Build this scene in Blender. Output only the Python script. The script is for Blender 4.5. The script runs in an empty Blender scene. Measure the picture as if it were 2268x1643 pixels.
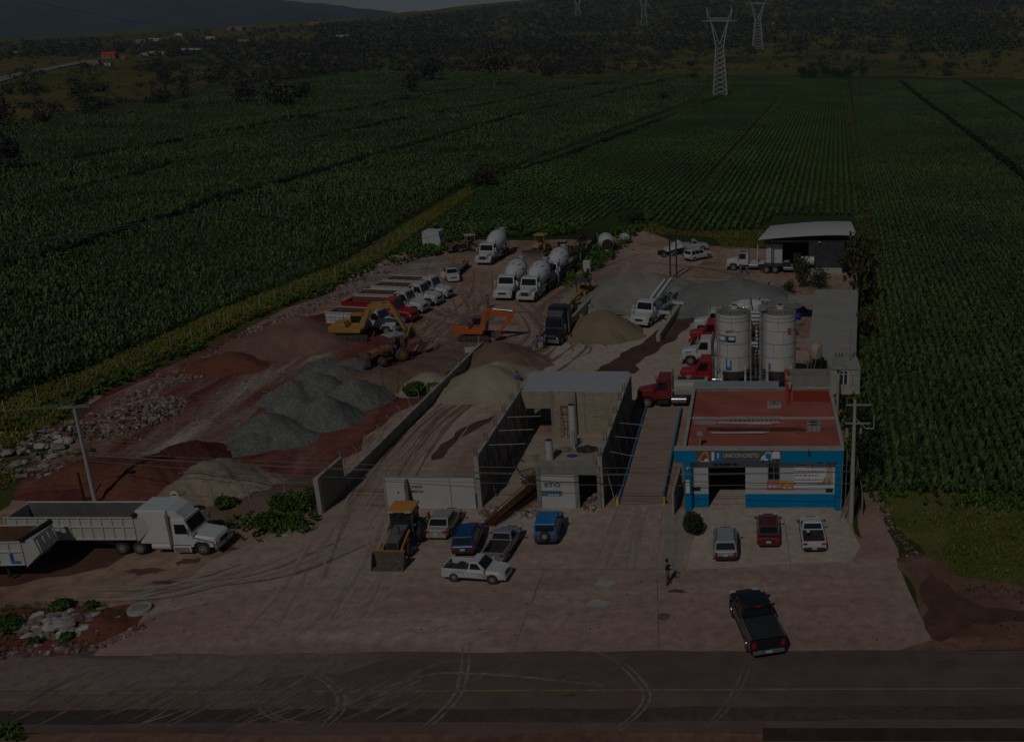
import bpy, math, random
import numpy as np
from mathutils import Vector, Matrix
R = math.radians
random.seed(7); RNG = np.random.default_rng(7)
SC = bpy.context.scene
COL = SC.collection
# ---------------------------------------------------------------- camera
FX, CX, CY = 2246.0, 1674.0, 821.5          # focal length and principal point, on a 2268 px wide frame
TH, CH = R(18.5), 36.7                      # pitch below the horizon, height of the drone
cd = bpy.data.cameras.new('camera'); cam = bpy.data.objects.new('camera', cd); COL.objects.link(cam)
cam.location = (0, 0, CH); cam.rotation_euler = (R(90) - TH, 0, 0)
cd.sensor_width = 36; cd.lens = FX / 2268 * 36
cd.shift_x = -(CX - 1134) / 2268; cd.shift_y = 0
cd.clip_start = 1; cd.clip_end = 30000
SC.camera = cam
# ---------------------------------------------------------------- sky, sun, exposure
SUN_EL, SUN_AZ = R(46), R(194)              # azimuth clockwise from +Y: behind the camera, a little to the left
w = bpy.data.worlds.new("World"); SC.world = w; w.use_nodes = True
nt = w.node_tree; bg = nt.nodes['Background']
sk = nt.nodes.new('ShaderNodeTexSky'); sk.sky_type = 'NISHITA'; sk.sun_disc = False
sk.sun_elevation = SUN_EL; sk.sun_rotation = SUN_AZ; sk.air_density = 1.2; sk.dust_density = 0.3; sk.ozone_density = 4.0; sk.altitude = 1500
nt.links.new(sk.outputs[0], bg.inputs[0]); bg.inputs[1].default_value = 0.052
ld = bpy.data.lights.new('sun', 'SUN'); ld.energy = 3.8; ld.angle = R(0.6); ld.color = (1.0, .955, .88)
sun = bpy.data.objects.new('sun', ld); COL.objects.link(sun)
sdir = Vector((math.sin(SUN_AZ) * math.cos(SUN_EL), math.cos(SUN_AZ) * math.cos(SUN_EL), math.sin(SUN_EL)))
sun.rotation_euler = sdir.to_track_quat('Z', 'Y').to_euler(); sun.location = (-60, -60, 120)
SC.view_settings.view_transform = 'Standard'; SC.view_settings.look = 'None'
SC.view_settings.exposure = -2.82; SC.view_settings.gamma = 1.0
SC.cycles.max_bounces = 6; SC.cycles.volume_bounces = 0
# ================================================================ helpers
def row_tan(fy): return math.tan(TH + math.atan((fy - CY) / FX))
def G(fx, fy, z=0.0):
    """world point at height z that the drone sees in frame position fx, fy"""
    Y = (CH - z) / row_tan(fy)
    return Vector(((fx - CX) / FX * (Y * math.cos(TH) + (CH - z) * math.sin(TH)), Y, z))
def hdg(a, b): return math.atan2(b[1] - a[1], b[0] - a[0])

class NM:
    """node material"""
    def __init__(s, name):
        s.m = bpy.data.materials.new(name); s.m.use_nodes = True
        s.t = s.m.node_tree; s.b = s.t.nodes['Principled BSDF']; s.co = None
    def n(s, typ, **kw):
        x = s.t.nodes.new(typ)
        for k, v in kw.items(): setattr(x, k, v)
        return x
    def l(s, a, b): s.t.links.new(a, b)
    def coord(s, kind='Object'):
        c = s.n('ShaderNodeTexCoord'); return c.outputs[kind]
    def noise(s, scale, detail=4, rough=.55, stretch=None, kind='Object', rot=0, dist=0):
        mp = s.n('ShaderNodeMapping'); s.l(s.coord(kind), mp.inputs[0])
        if stretch: mp.inputs['Scale'].default_value = stretch
        mp.inputs['Rotation'].default_value = (0, 0, rot)
        x = s.n('ShaderNodeTexNoise'); x.inputs['Scale'].default_value = scale
        x.inputs['Detail'].default_value = detail; x.inputs['Roughness'].default_value = rough
        x.inputs['Distortion'].default_value = dist
        s.l(mp.outputs[0], x.inputs['Vector']); return x.outputs['Fac']
    def ramp(s, fac, stops):
        r = s.n('ShaderNodeValToRGB'); e = r.color_ramp.elements
        while len(e) < len(stops): e.new(.5)
        for el, (p, c) in zip(e, stops):
            el.position = p; el.color = (c, c, c, 1) if not hasattr(c, '__len__') else (*c, 1)
        s.l(fac, r.inputs[0]); return r.outputs[0]
    def mix(s, fac, a, b, mode='MIX'):
        x = s.n('ShaderNodeMix', data_type='RGBA', blend_type=mode)
        for sock, v in ((x.inputs[0], fac), (x.inputs[6], a), (x.inputs[7], b)):
            if isinstance(v, bpy.types.NodeSocket): s.l(v, sock)
            elif hasattr(v, '__len__'): sock.default_value = (*v, 1)
            else: sock.default_value = v
        return x.outputs[2]
    def math(s, op, a, b):
        x = s.n('ShaderNodeMath', operation=op)
        for sock, v in zip(x.inputs, (a, b)):
            if isinstance(v, bpy.types.NodeSocket): s.l(v, sock)
            else: sock.default_value = v
        return x.outputs[0]
    def bump(s, h, strength=.4, dist=.05):
        x = s.n('ShaderNodeBump'); x.inputs['Strength'].default_value = strength; x.inputs['Distance'].default_value = dist
        s.l(h, x.inputs['Height']); s.l(x.outputs[0], s.b.inputs['Normal'])
    def done(s, col, rough=.8, metal=0, spec=.3):
        if isinstance(col, bpy.types.NodeSocket): s.l(col, s.b.inputs['Base Color'])
        else: s.b.inputs['Base Color'].default_value = (*col, 1)
        s.b.inputs['Roughness'].default_value = rough; s.b.inputs['Metallic'].default_value = metal
        s.b.inputs['Specular IOR Level'].default_value = spec
        return s.m
MC = {}
# albedo of each family of surfaces, as a factor on the tones written below
GAIN = dict(yard_dirt=1.3, red_earth=1.25, streaked_earth=1.25, dusty_concrete=1.3, pale_concrete=1.25, driveway_dirt=1.2, brown_dust=1.45, road_shoulder=1.3, track_dirt=1.3, asphalt=1.6, red_fill=1.3, brown_fill=1.25, orange_fill=1.15,
            grey_gravel=.85, cream_sand=1.1, tan_sand=1.15, silo_white=1.08, shed_sheet=1.1, light_sheet=1.4, white_paint=.74, roof_white=.74, corn_leaves=1.35, row_crop_leaves=1.35, east_corn_leaves=1.5, grass_blades=1.3, blue_paint=1.4, red_roof_coating=1.12, worn_deck=1.25, meadow_leaves=1.3)
def gn(name, c):
    g = GAIN.get(name, 1); return tuple(min(.85, v * g) for v in c)
def mat(name, c, rough=.6, metal=0, var=.18, scale=2.0, dirt=0.0, spec=.4, bump=0, coat=0):
    """plain surface with uneven tone and optional dust"""
    if name in MC: return MC[name]
    c = gn(name, c); k = NM(name); lo = tuple(v * (1 - var) for v in c); hi = tuple(min(1, v * (1 + var)) for v in c)
    f = k.noise(scale, 6, .65)
    col = k.ramp(f, [(.3, lo), (.7, hi)])
    if dirt:
        d = k.ramp(k.noise(scale * 1.7, 8, .7, dist=.5), [(.5 - dirt * .25, 0.0), (.8, min(1, dirt * 1.3))])
        col = k.mix(d, col, (.24, .16, .11))
    if bump: k.bump(k.noise(scale * 8, 5), bump, .03)
    m = k.done(col, rough, metal, spec)
    if coat: k.b.inputs['Coat Weight'].default_value = coat
    MC[name] = m; return m

class M:
    """mesh builder"""
    def __init__(s): s.v = []; s.f = []; s.sm = []
    def add(s, vs, fs, smooth=False):
        o = len(s.v); s.v += [tuple(p) for p in vs]
        for f in fs: s.f.append([i + o for i in f]); s.sm.append(smooth)
        return s
    def box(s, c, d, rot=None, top=(1, 1), sh=(0, 0)):
        x, y, z = d[0] / 2, d[1] / 2, d[2] / 2; vs = []
        for k in (-1, 1):
            tx, ty = (top if k > 0 else (1, 1)); ox, oy = (sh if k > 0 else (0, 0))
            for a, b in ((-1, -1), (1, -1), (1, 1), (-1, 1)):
                p = Vector((a * x * tx + ox, b * y * ty + oy, k * z))
                if rot: p = rot @ p
                vs.append(p + Vector(c))
        return s.add(vs, [(3, 2, 1, 0), (4, 5, 6, 7), (0, 1, 5, 4), (1, 2, 6, 5), (2, 3, 7, 6), (3, 0, 4, 7)])
    def bb(s, x0, x1, y0, y1, z0, z1): return s.box(((x0 + x1) / 2, (y0 + y1) / 2, (z0 + z1) / 2), (x1 - x0, y1 - y0, z1 - z0))
    def cyl(s, p0, p1, r0, r1=None, n=12, caps=True):
        p0, p1 = Vector(p0), Vector(p1); r1 = r0 if r1 is None else r1
        d = (p1 - p0).normalized(); u = d.orthogonal().normalized(); w = d.cross(u); vs = []
        for p, r in ((p0, r0), (p1, r1)):
            for i in range(n):
                a = 2 * math.pi * i / n; vs.append(p + (u * math.cos(a) + w * math.sin(a)) * r)
        s.add(vs, [(i, (i + 1) % n, n + (i + 1) % n, n + i) for i in range(n)], True)
        if caps: s.add(vs, [tuple(range(n))[::-1], tuple(range(n, 2 * n))])
        return s
    def lathe(s, p0, p1, prof, n=18):
        """prof: (t along the axis, radius)"""
        p0, p1 = Vector(p0), Vector(p1); d = (p1 - p0); u = d.normalized().orthogonal().normalized(); w = d.normalized().cross(u); vs = []
        for t, r in prof:
            for i in range(n):
                a = 2 * math.pi * i / n; vs.append(p0 + d * t + (u * math.cos(a) + w * math.sin(a)) * r)
        fs = [(j * n + i, j * n + (i + 1) % n, (j + 1) * n + (i + 1) % n, (j + 1) * n + i) for j in range(len(prof) - 1) for i in range(n)]
        s.add(vs, fs, True); s.add(vs, [tuple(range(n))[::-1], tuple(range((len(prof) - 1) * n, len(prof) * n))]); return s
    def tube(s, pts, r, n=6):
        for a, b in zip(pts[:-1], pts[1:]): s.cyl(a, b, r, n=n)
        return s
    def prism(s, prof, y0, y1, inset=0, axis='y'):
        """closed profile in x,z pushed from y0 to y1"""
        n = len(prof); cx = sum(p[0] for p in prof) / n; cz = sum(p[1] for p in prof) / n; vs = []
        for y in (y0, y1):
            for a, b in prof: vs.append((a, y, b) if axis == 'y' else (y, a, b))
        return s.add(vs, [tuple(range(n)), tuple(range(n, 2 * n))[::-1]] + [(i, i + n, (i + 1) % n + n, (i + 1) % n) for i in range(n)])
    def loft(s, rings, caps=True, smooth=False):
        n = len(rings[0]); vs = [p for r in rings for p in r]
        s.add(vs, [(j * n + i, j * n + (i + 1) % n, (j + 1) * n + (i + 1) % n, (j + 1) * n + i) for j in range(len(rings) - 1) for i in range(n)], smooth)
        if caps: s.add(vs, [tuple(range(n))[::-1], tuple(range((len(rings) - 1) * n, len(rings) * n))])
        return s
    def quad(s, a, b, c, d, t=.02, off=.008, u=(0, 1), v=(0, 1)):
        """thin plate lying on the face a b c d (a->b across, a->d up), between fractions u, v"""
        a, b, c, d = map(Vector, (a, b, c, d)); nrm = (b - a).cross(d - a).normalized()
        P = lambda i, j: (a * (1 - i) + b * i) * (1 - j) + (d * (1 - i) + c * i) * j
        q = [P(u[0], v[0]), P(u[1], v[0]), P(u[1], v[1]), P(u[0], v[1])]
        return s.add([p + nrm * off for p in q] + [p + nrm * (off + t) for p in q], [(3, 2, 1, 0), (4, 5, 6, 7), (0, 1, 5, 4), (1, 2, 6, 5), (2, 3, 7, 6), (3, 0, 4, 7)])
    def mesh(s, name, mt, bevel=0):
        me = bpy.data.meshes.new(name); me.from_pydata(s.v, [], s.f); me.materials.append(mt)
        me.polygons.foreach_set('use_smooth', s.sm); me.update(); return me
    def obj(s, name, mt, parent=None, bevel=0, loc=None, rz=0):
        o = bpy.data.objects.new(name, s.mesh(name, mt)); COL.objects.link(o)
        if parent: o.parent = parent
        if loc is not None: o.location = loc
        o.rotation_euler.z = rz
        if bevel:
            b = o.modifiers.new('bevel', 'BEVEL'); b.width = bevel; b.segments = 2; b.limit_method = 'ANGLE'; b.angle_limit = R(35)
        return o
def objs(m, name, mt, parent):
    """every separate piece of the builder as an object of its own"""
    key = {}; par = list(range(len(m.v)))
    def find(i):
        while par[i] != i: par[i] = par[par[i]]; i = par[i]
        return i
    for i, p in enumerate(m.v):
        q = tuple(round(c, 4) for c in p); j = key.setdefault(q, i); par[find(i)] = find(j)
    for f in m.f:
        for j in f[1:]: par[find(j)] = find(f[0])
    G_ = {}
    for f, s in zip(m.f, m.sm): G_.setdefault(find(f[0]), []).append((f, s))
    for fs in G_.values():
        n = M(); idx = sorted({i for f, _ in fs for i in f}); mp = {i: k for k, i in enumerate(idx)}
        n.v = [m.v[i] for i in idx]; n.f = [[mp[i] for i in f] for f, _ in fs]; n.sm = [s for _, s in fs]; n.obj(name, mt, parent)
def thing(name, label, cat, loc=(0, 0, 0), rz=0, group=None):
    o = bpy.data.objects.new(name, None); COL.objects.link(o); o.location = loc; o.rotation_euler = (0, 0, rz)
    o.empty_display_size = .3
    return tag(o, label, cat, group)
def tag(o, label, cat, group=None, kind=None):
    o['label'] = label; o['category'] = cat
    if group: o['group'] = group
    if kind: o['kind'] = kind
    return o
def struct(o): o['kind'] = 'structure'; return o
def stuff(o, label, cat): o['kind'] = 'stuff'; o['label'] = label; o['category'] = cat; return o
def copy_tree(o, parent=None):
    c = o.copy(); COL.objects.link(c); c.parent = parent
    for ch in o.children: copy_tree(ch, c)
    return c
def np_mesh(name, V, F, mt, smooth=False):
    V = np.asarray(V, np.float32); F = np.asarray(F, np.int32); k = F.shape[1]
    me = bpy.data.meshes.new(name); me.vertices.add(len(V)); me.vertices.foreach_set('co', V.ravel())
    me.loops.add(F.size); me.loops.foreach_set('vertex_index', F.ravel())
    me.polygons.add(len(F)); me.polygons.foreach_set('loop_start', np.arange(0, F.size, k, dtype=np.int32))
    me.polygons.foreach_set('use_smooth', np.full(len(F), smooth))
    me.materials.append(mt); me.update(calc_edges=True); return me
def link(name, me, parent=None):
    o = bpy.data.objects.new(name, me); COL.objects.link(o)
    if parent: o.parent = parent
    return o
def text_mesh(s, size, mt, name='lettering', parent=None, loc=(0, 0, 0), rot=(R(90), 0, 0), sx=1, ext=.01, align='CENTER'):
    cu = bpy.data.curves.new(name, 'FONT'); cu.body = s; cu.size = size; cu.extrude = ext; cu.align_x = align; cu.align_y = 'CENTER'; cu.offset = size * .02
    t = bpy.data.objects.new(name, cu); COL.objects.link(t)
    me = bpy.data.meshes.new_from_object(t.evaluated_get(bpy.context.evaluated_depsgraph_get())); me.name = name
    bpy.data.objects.remove(t); me.materials.clear(); me.materials.append(mt)
    o = link(name, me, parent); o.location = loc; o.rotation_euler = rot; o.scale = (sx, 1, 1); return o
def tri_poly(pts):
    from mathutils.geometry import tessellate_polygon
    return tessellate_polygon([[Vector((p[0], p[1], 0)) for p in pts]])
def patch(name, pts, z, mt, jit=.5, seg=2.5):
    """flat ground sheet with an uneven outline; pts are world x, y"""
    out = []
    for i, p in enumerate(pts):
        q = pts[(i + 1) % len(pts)]; L = math.hypot(q[0] - p[0], q[1] - p[1]); n = max(1, int(L / seg))
        nx, ny = -(q[1] - p[1]) / max(L, 1e-6), (q[0] - p[0]) / max(L, 1e-6)
        for k in range(n):
            t = k / n; j = random.uniform(-jit, jit) if k else 0
            out.append((p[0] + (q[0] - p[0]) * t + nx * j, p[1] + (q[1] - p[1]) * t + ny * j))
    me = bpy.data.meshes.new(name); me.from_pydata([(x, y, z) for x, y in out], [], [t for t in tri_poly(out)]); me.materials.append(mt)
    me.update(); o = link(name, me)
    for f in me.polygons:
        if f.normal.z < 0: f.flip()
    return struct(o)
def FP(*pts): return [tuple(G(x, y)[:2]) for x, y in pts]
# ================================================================ terrain
COLS = [-400, 0, 200, 600, 800, 950, 1060, 1250, 1500, 1800, 2400, 3200]
CREST = [98, 90, 84, 60, 46, 30, 18, -4, -30, -55, -90, -110]
YC = [1900, 2000, 2200, 2500, 2700, 3000, 3300, 3500, 3800, 4200, 4400, 4400]
EDGE = [340, 287, 262, 185, 163, 162, 163, 172, 165, 167, 178, 190]
def colf(X, Y): return CX + FX * (X / Y) / 1.0545
def hgt(X, Y):
    X = np.asarray(X, float); Y = np.maximum(np.asarray(Y, float), 50.)
    c = np.clip(colf(X, Y), -400, 3200)
    crest = np.interp(c, COLS, CREST); yc = np.interp(c, COLS, YC); edge = np.interp(c, COLS, EDGE)
    y0 = CH / np.tan(TH + np.arctan((edge - CY) / FX)); hc = CH - yc * np.tan(TH + np.arctan((crest - CY) / FX))
    t = (Y - y0) / (yc - y0); up = hc * np.clip(t, 0, 1) ** 1.35
    h = np.where(t > 1, hc - (Y - yc) * .02, up)
    bump = 3.0 * np.sin(X / 61 + Y / 97) * np.sin(Y / 83 - X / 140) + 1.2 * np.sin(X / 23) * np.sin(Y / 31)
    return np.where(t > 0, h + bump * np.clip(t * 4, 0, 1) * np.clip((Y - 400) / 1500, .15, 1), 0)
def T(fx, fy):
    """first terrain point seen in frame position fx, fy"""
    y = 60.
    while y < 5200:
        zc = CH - y * row_tan(fy); x = (fx - CX) / FX * (y * math.cos(TH) + (CH - zc) * math.sin(TH)); h = float(hgt(x, y))
        if zc <= h: return Vector((x, y, h))
        y *= 1.006
    return Vector((x, y, h))
def TN(fx, fy):
    """the same for arrays of positions"""
    fx, fy = np.asarray(fx, float), np.asarray(fy, float); rt = np.tan(TH + np.arctan((fy - CY) / FX)); out = np.zeros((len(fx), 3)); todo = np.ones(len(fx), bool); y = 60.
    while y < 5200 and todo.any():
        i = np.where(todo)[0]; dz = y * rt[i]; x = (fx[i] - CX) / FX * (y * math.cos(TH) + dz * math.sin(TH)); h = hgt(x, np.full(len(i), y)); hit = (CH - dz <= h) | (y * 1.006 >= 5200)
        out[i[hit]] = np.stack([x[hit], np.full(hit.sum(), y), h[hit]], -1); todo[i[hit]] = False; y *= 1.006
    return out
k = NM('field_soil')
gc = k.ramp(k.noise(.012, 6, .6), [(.35, (.030, .048, .012)), (.5, (.045, .062, .016)), (.68, (.075, .075, .022))])
k.bump(k.noise(.8, 6), .5, .2)
FIELD_SOIL = k.done(gc, .95, 0, .1)
k = NM('hill_scrub')
a = k.noise(.006, 8, .62, (1, .6, 1)); b = k.noise(.03, 6, .6)
c1 = k.ramp(a, [(.32, (.035, .050, .014)), (.42, (.070, .080, .018)), (.52, (.15, .125, .025)), (.64, (.22, .14, .038)), (.8, (.17, .09, .045))])
c2 = k.ramp(b, [(.4, (.040, .055, .016)), (.62, (.15, .13, .03))])
k.bump(k.noise(.25, 8, .7), .9, 1.2)
HILL = k.done(k.mix(.4, c1, c2), .95, 0, .1)
# the ground, one sheet from below the drone to behind the hills
ang = np.radians(np.concatenate([np.linspace(-80, -50, 16), np.linspace(-49, 30, 230), np.linspace(31, 80, 16)]))
dist = np.concatenate([[-60, 5, 20, 35, 50, 70, 100, 150, 200, 260, 330], np.geomspace(360, 5600, 90)])
tt = np.tan(ang)
X = tt[None, :] * np.maximum(dist[:, None], 40); Y = np.repeat(dist[:, None], len(ang), 1)
Z = hgt(X, Y)
def grid_faces(r, c):
    i = np.arange(r - 1)[:, None] * c + np.arange(c - 1)[None, :]
    return np.stack([i, i + 1, i + c + 1, i + c], -1).reshape(-1, 4)
me = np_mesh('ground', np.stack([X, Y, Z], -1).reshape(-1, 3), grid_faces(*X.shape), FIELD_SOIL, True)
me.materials.append(HILL)
fc = np.zeros(len(me.polygons) * 3); me.polygons.foreach_get('center', fc); fc = fc.reshape(-1, 3)
cc = colf(fc[:, 0], np.maximum(fc[:, 1], 50)); ed = np.interp(cc, COLS, EDGE)
me.polygons.foreach_set('material_index', (fc[:, 1] > CH / np.tan(TH + np.arctan((ed - CY) / FX))).astype(np.int32))
struct(link('ground', me))
# far mountain on the left
rows = [(-500, -70), (-100, -62), (150, -48), (400, -30), (620, -12), (735, 0), (770, 4), (860, 14), (950, 27), (1060, 50), (1200, 80), (1500, 100)]
cx_ = np.linspace(-500, 1500, 160); cr = np.interp(cx_, [r[0] for r in rows], [r[1] for r in rows]) + 1.2 * np.sin(cx_ / 17) + .8 * np.sin(cx_ / 7.3)
yy = np.linspace(0, 1, 40); V = []
for i in range(40):
    Yv = 5000 + 3500 * yy[i]; hc = CH - 8500 * np.tan(TH + np.arctan((cr - CY) / FX)); prof = yy[i] ** 1.3
    xx = (cx_ - CX) / FX * 1.0545 * Yv
    rid = (1 - yy[i]) * yy[i] * 300 * (np.sin(xx / 400 + i * .15) * .5 + .3 * np.sin(xx / 150 + i * .4))
    V.append(np.stack([xx, np.full_like(xx, Yv), -15 + (hc + 15) * prof + rid], -1))
k = NM('mountain'); a = k.noise(.0016, 9, .65)
MOUNT = k.done(k.ramp(a, [(.35, (.035, .05, .022)), (.6, (.07, .085, .035)), (.75, (.11, .11, .05))]), .95, 0, .05)
k.bump(k.noise(.01, 8, .7), 1, 30)
struct(link('hills', np_mesh('hills', np.array(V).reshape(-1, 3), grid_faces(40, 160), MOUNT, True)))

# ================================================================ yards, road, apron
def dirt_mat(name, cols, s1=.05, s2=.6, stretch=(1, 1, 1), rot=0, fine=.25, bump=.5):
    k = NM(name); cols = [gn(name, c) for c in cols]; a = k.noise(s1, 10, .66, stretch, rot=rot, dist=.4); n = len(cols)
    c = k.ramp(a, [(.32 + .36 * i / (n - 1), cols[i]) for i in range(n)])
    b = k.noise(s2, 8, .7); c = k.mix(fine, c, k.ramp(b, [(.35, .45), (.65, 1.6)]), 'MULTIPLY')
    k.bump(k.noise(3, 8, .7), bump, .08); return k.done(c, .95, 0, .1)
DIRT = dirt_mat('yard_dirt', [(.16, .085, .06), (.25, .155, .115), (.31, .21, .16), (.37, .27, .215)], .07, .8, fine=.5)
REDD = dirt_mat('red_earth', [(.085, .022, .018), (.13, .036, .028), (.18, .07, .055), (.24, .125, .10)], .12, 1.2, (1.0, .5, 1), R(35), .5)
STREAK = dirt_mat('streaked_earth', [(.10, .028, .022), (.17, .07, .055), (.22, .15, .12), (.36, .31, .26)], .22, 1.6, (1.5, .28, 1), R(-6), .6, .9)
CONC = dirt_mat('dusty_concrete', [(.22, .145, .118), (.29, .205, .17), (.34, .255, .212), (.40, .315, .265)], .05, 1.1, (.5, 1.9, 1), 0, .35, .25)
PALE = dirt_mat('pale_concrete', [(.33, .255, .205), (.39, .31, .26), (.44, .36, .305)], .1, 1.4, (1, 1, 1), 0, .3, .2)
DRIVE = dirt_mat('driveway_dirt', [(.24, .15, .115), (.31, .215, .17), (.37, .275, .225), (.41, .32, .27)], .09, 1.0, (1.6, .4, 1), R(4), .4)
SHOULD = dirt_mat('road_shoulder', [(.13, .065, .045), (.19, .10, .072), (.24, .14, .105)], .12, 1.4, (.3, 1.6, 1), 0, .5)
DARK_EARTH = dirt_mat('dark_earth', [(.09, .045, .034), (.125, .066, .05), (.16, .09, .07)], .3, 1.5)
GRASSY = dirt_mat('weedy_ground', [(.04, .06, .014), (.07, .085, .02), (.12, .10, .03), (.16, .12, .06)], .18, 1.2)
k = NM('asphalt')
a = k.noise(.09, 10, .65, (.12, 1.5, 1)); b = k.noise(.5, 8, .7)
c = k.ramp(a, [(.22, (.075, .055, .052)), (.44, (.125, .088, .080)), (.6, (.19, .13, .115)), (.76, (.28, .20, .175))])
c = k.mix(.4, c, k.ramp(b, [(.35, .6), (.65, 1.5)]), 'MULTIPLY'); k.bump(k.noise(6, 6), .25, .02)
ASPH = k.done(c, .85, 0, .2)
YR = G(1134, 1440)[1]; YN = G(1134, 1625)[1]          # far and near edges of the carriageway
patch('yard', FP((-160, 1452), (-160, 1080), (0, 960), (200, 862), (480, 728), (740, 614), (850, 574), (940, 545), (1000, 530), (1300, 532), (1345, 530), (1400, 505), (1430, 512), (1500, 540), (1600, 546), (1700, 552), (1905, 560), (1902, 640), (1893, 840), (1880, 1120), (1960, 1240), (2065, 1415), (2065, 1441)), .004, DIRT, 1.0, 4)
patch('road', [(-130, YN), (-130, YR), (95, YR), (95, YN)], .022, ASPH, .12, 3)
patch('road_dust', FP((-160, 1455), (900, 1446), (760, 1490), (500, 1520), (250, 1530), (-160, 1532)), .0262, dirt_mat('dust_on_asphalt', [(.17, .115, .10), (.23, .16, .14), (.29, .21, .18)], .12, 1.5, (.3, 1.8, 1), R(25), .4), .5, 2)
patch('dark_lane', FP((-160, 1575), (2500, 1560), (2500, 1592), (-160, 1604)), .0264, dirt_mat('worn_lane', [(.075, .058, .055), (.11, .08, .074), (.16, .115, .105)], .12, 1.5, (.1, 1.5, 1), 0, .4), .12, 3)
patch('shoulder', [(-130, 8), (-130, YN + .2), (95, YN + .2), (95, 8)], .014, SHOULD, .3, 3)
patch('verge', [(9, YR - .2), (95, YR - .2), (95, 63), (13.5, 63)], .016, SHOULD, .4, 2)
patch('red_yard', FP((0, 1105), (500, 1115), (705, 1125), (705, 1060), (1070, 775), (1000, 770), (740, 690), (520, 740), (240, 860), (0, 1010)), .010, REDD, .9, 3)
patch('streaked_yard', FP((200, 905), (420, 790), (620, 700), (800, 745), (760, 790), (650, 850), (500, 985), (330, 1030), (60, 1040), (150, 960)), .015, STREAK, 1.2, 3)
patch('field_verge', FP((-200, 1240), (-200, 940), (0, 905), (200, 830), (480, 700), (620, 645), (760, 590), (900, 500), (1035, 418), (1060, 425), (940, 505), (860, 560), (850, 590), (740, 645), (600, 700), (470, 770), (330, 830), (200, 880), (190, 960), (60, 1040), (20, 1120)), .020, GRASSY, .6, 3)
patch('apron', FP((205, 1452), (470, 1240), (590, 1190), (725, 1112), (858, 1126), (1330, 1124), (1505, 1128), (1520, 1124), (1862, 1124), (1905, 1212), (1890, 1240), (1985, 1240), (2064, 1418), (1990, 1440), (1134, 1441)), .026, CONC, .10, 3)
patch('apron_dust', FP((215, 1450), (330, 1365), (620, 1300), (1100, 1300), (1500, 1290), (1905, 1275), (2035, 1385), (1990, 1438)), .0275, dirt_mat('brown_dust', [(.17, .105, .085), (.225, .15, .125), (.27, .185, .155), (.33, .25, .21)], .06, 1.2, (.35, 2.0, 1), 0, .4, .25), .12, 2)
patch('parking', FP((1530, 1128), (1860, 1128), (1907, 1210), (1885, 1243), (1520, 1262), (1540, 1180)), .032, PALE, .12, 3)
patch('driveway', FP((730, 1120), (1062, 1128), (1140, 870), (1180, 780), (1330, 700), (1590, 560), (1490, 545), (1380, 580), (1270, 680), (1190, 745), (1068, 800), (762, 1092)), .018, DRIVE, .6, 3)
patch('ramp', FP((1372, 1116), (1336, 1262), (1455, 1262), (1474, 1116)), .037, DRIVE, .05, 3)
patch('service_strip', FP((1474, 1118), (1455, 1262), (1510, 1262), (1518, 1190), (1500, 1120)), .037, mat('smooth_concrete', (.34, .29, .25), .85, scale=.8), .05, 3)
patch('bay_floor', FP((1215, 765), (1300, 700), (1500, 690), (1560, 650), (1700, 628), (1720, 690), (1600, 760), (1400, 905), (1200, 828)), .024, PALE, .7, 3)
patch('dark_patch', FP((1310, 826), (1390, 776), (1440, 745), (1500, 697), (1545, 704), (1520, 730), (1460, 775), (1420, 800), (1405, 828)), .030, DARK_EARTH, .45, 1.2)
patch('dark_patch', FP((955, 1020), (975, 985), (1020, 950), (1078, 928), (1100, 912), (1085, 935), (1040, 960), (1005, 985), (980, 1015)), .030, DARK_EARTH, .35, 1)
patch('dirt_track', FP((1905, 1085), (1944, 1085), (1962, 1170), (1992, 1240), (1890, 1245), (1907, 1190)), .028, dirt_mat('track_dirt', [(.22, .12, .095), (.29, .18, .145), (.33, .23, .19)], .2, 2), .25, 1.5)
patch('verge_earth', FP((1985, 1236), (2050, 1228), (2120, 1275), (2268, 1300), (2500, 1320), (2500, 1410), (2200, 1412), (2064, 1418)), .0315, dirt_mat('verge_earth', [(.13, .06, .045), (.20, .11, .08), (.27, .175, .13)], .25, 1.8), .5, 1.5)
patch('meadow_ground', FP((1905, 1060), (2600, 1060), (2600, 1330), (2268, 1305), (2120, 1278), (2050, 1232), (1990, 1170), (1945, 1100)), .026, dirt_mat('meadow_soil', [(.05, .075, .018), (.09, .115, .025), (.15, .15, .045), (.19, .155, .08)], .16, 1.5), .4, 1.5)
patch('dark_patch', FP((2040, 1290), (2063, 1272), (2120, 1320), (2180, 1345), (2268, 1355), (2268, 1378), (2160, 1380), (2110, 1410), (2085, 1422), (2062, 1413)), .034, DARK_EARTH, .3, 1)
patch('rubble_ground', FP((-100, 1350), (0, 1350), (60, 1345), (330, 1345), (300, 1390), (180, 1445), (0, 1455), (-100, 1455)), .034, REDD, .5, 1.5)
patch('dark_patch', FP((-20, 1215), (120, 1170), (300, 1215), (240, 1255), (150, 1275), (-20, 1300)), .022, DARK_EARTH, .4, 1.5)  # darker brown ground under the long trailer and towards the second one
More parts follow.
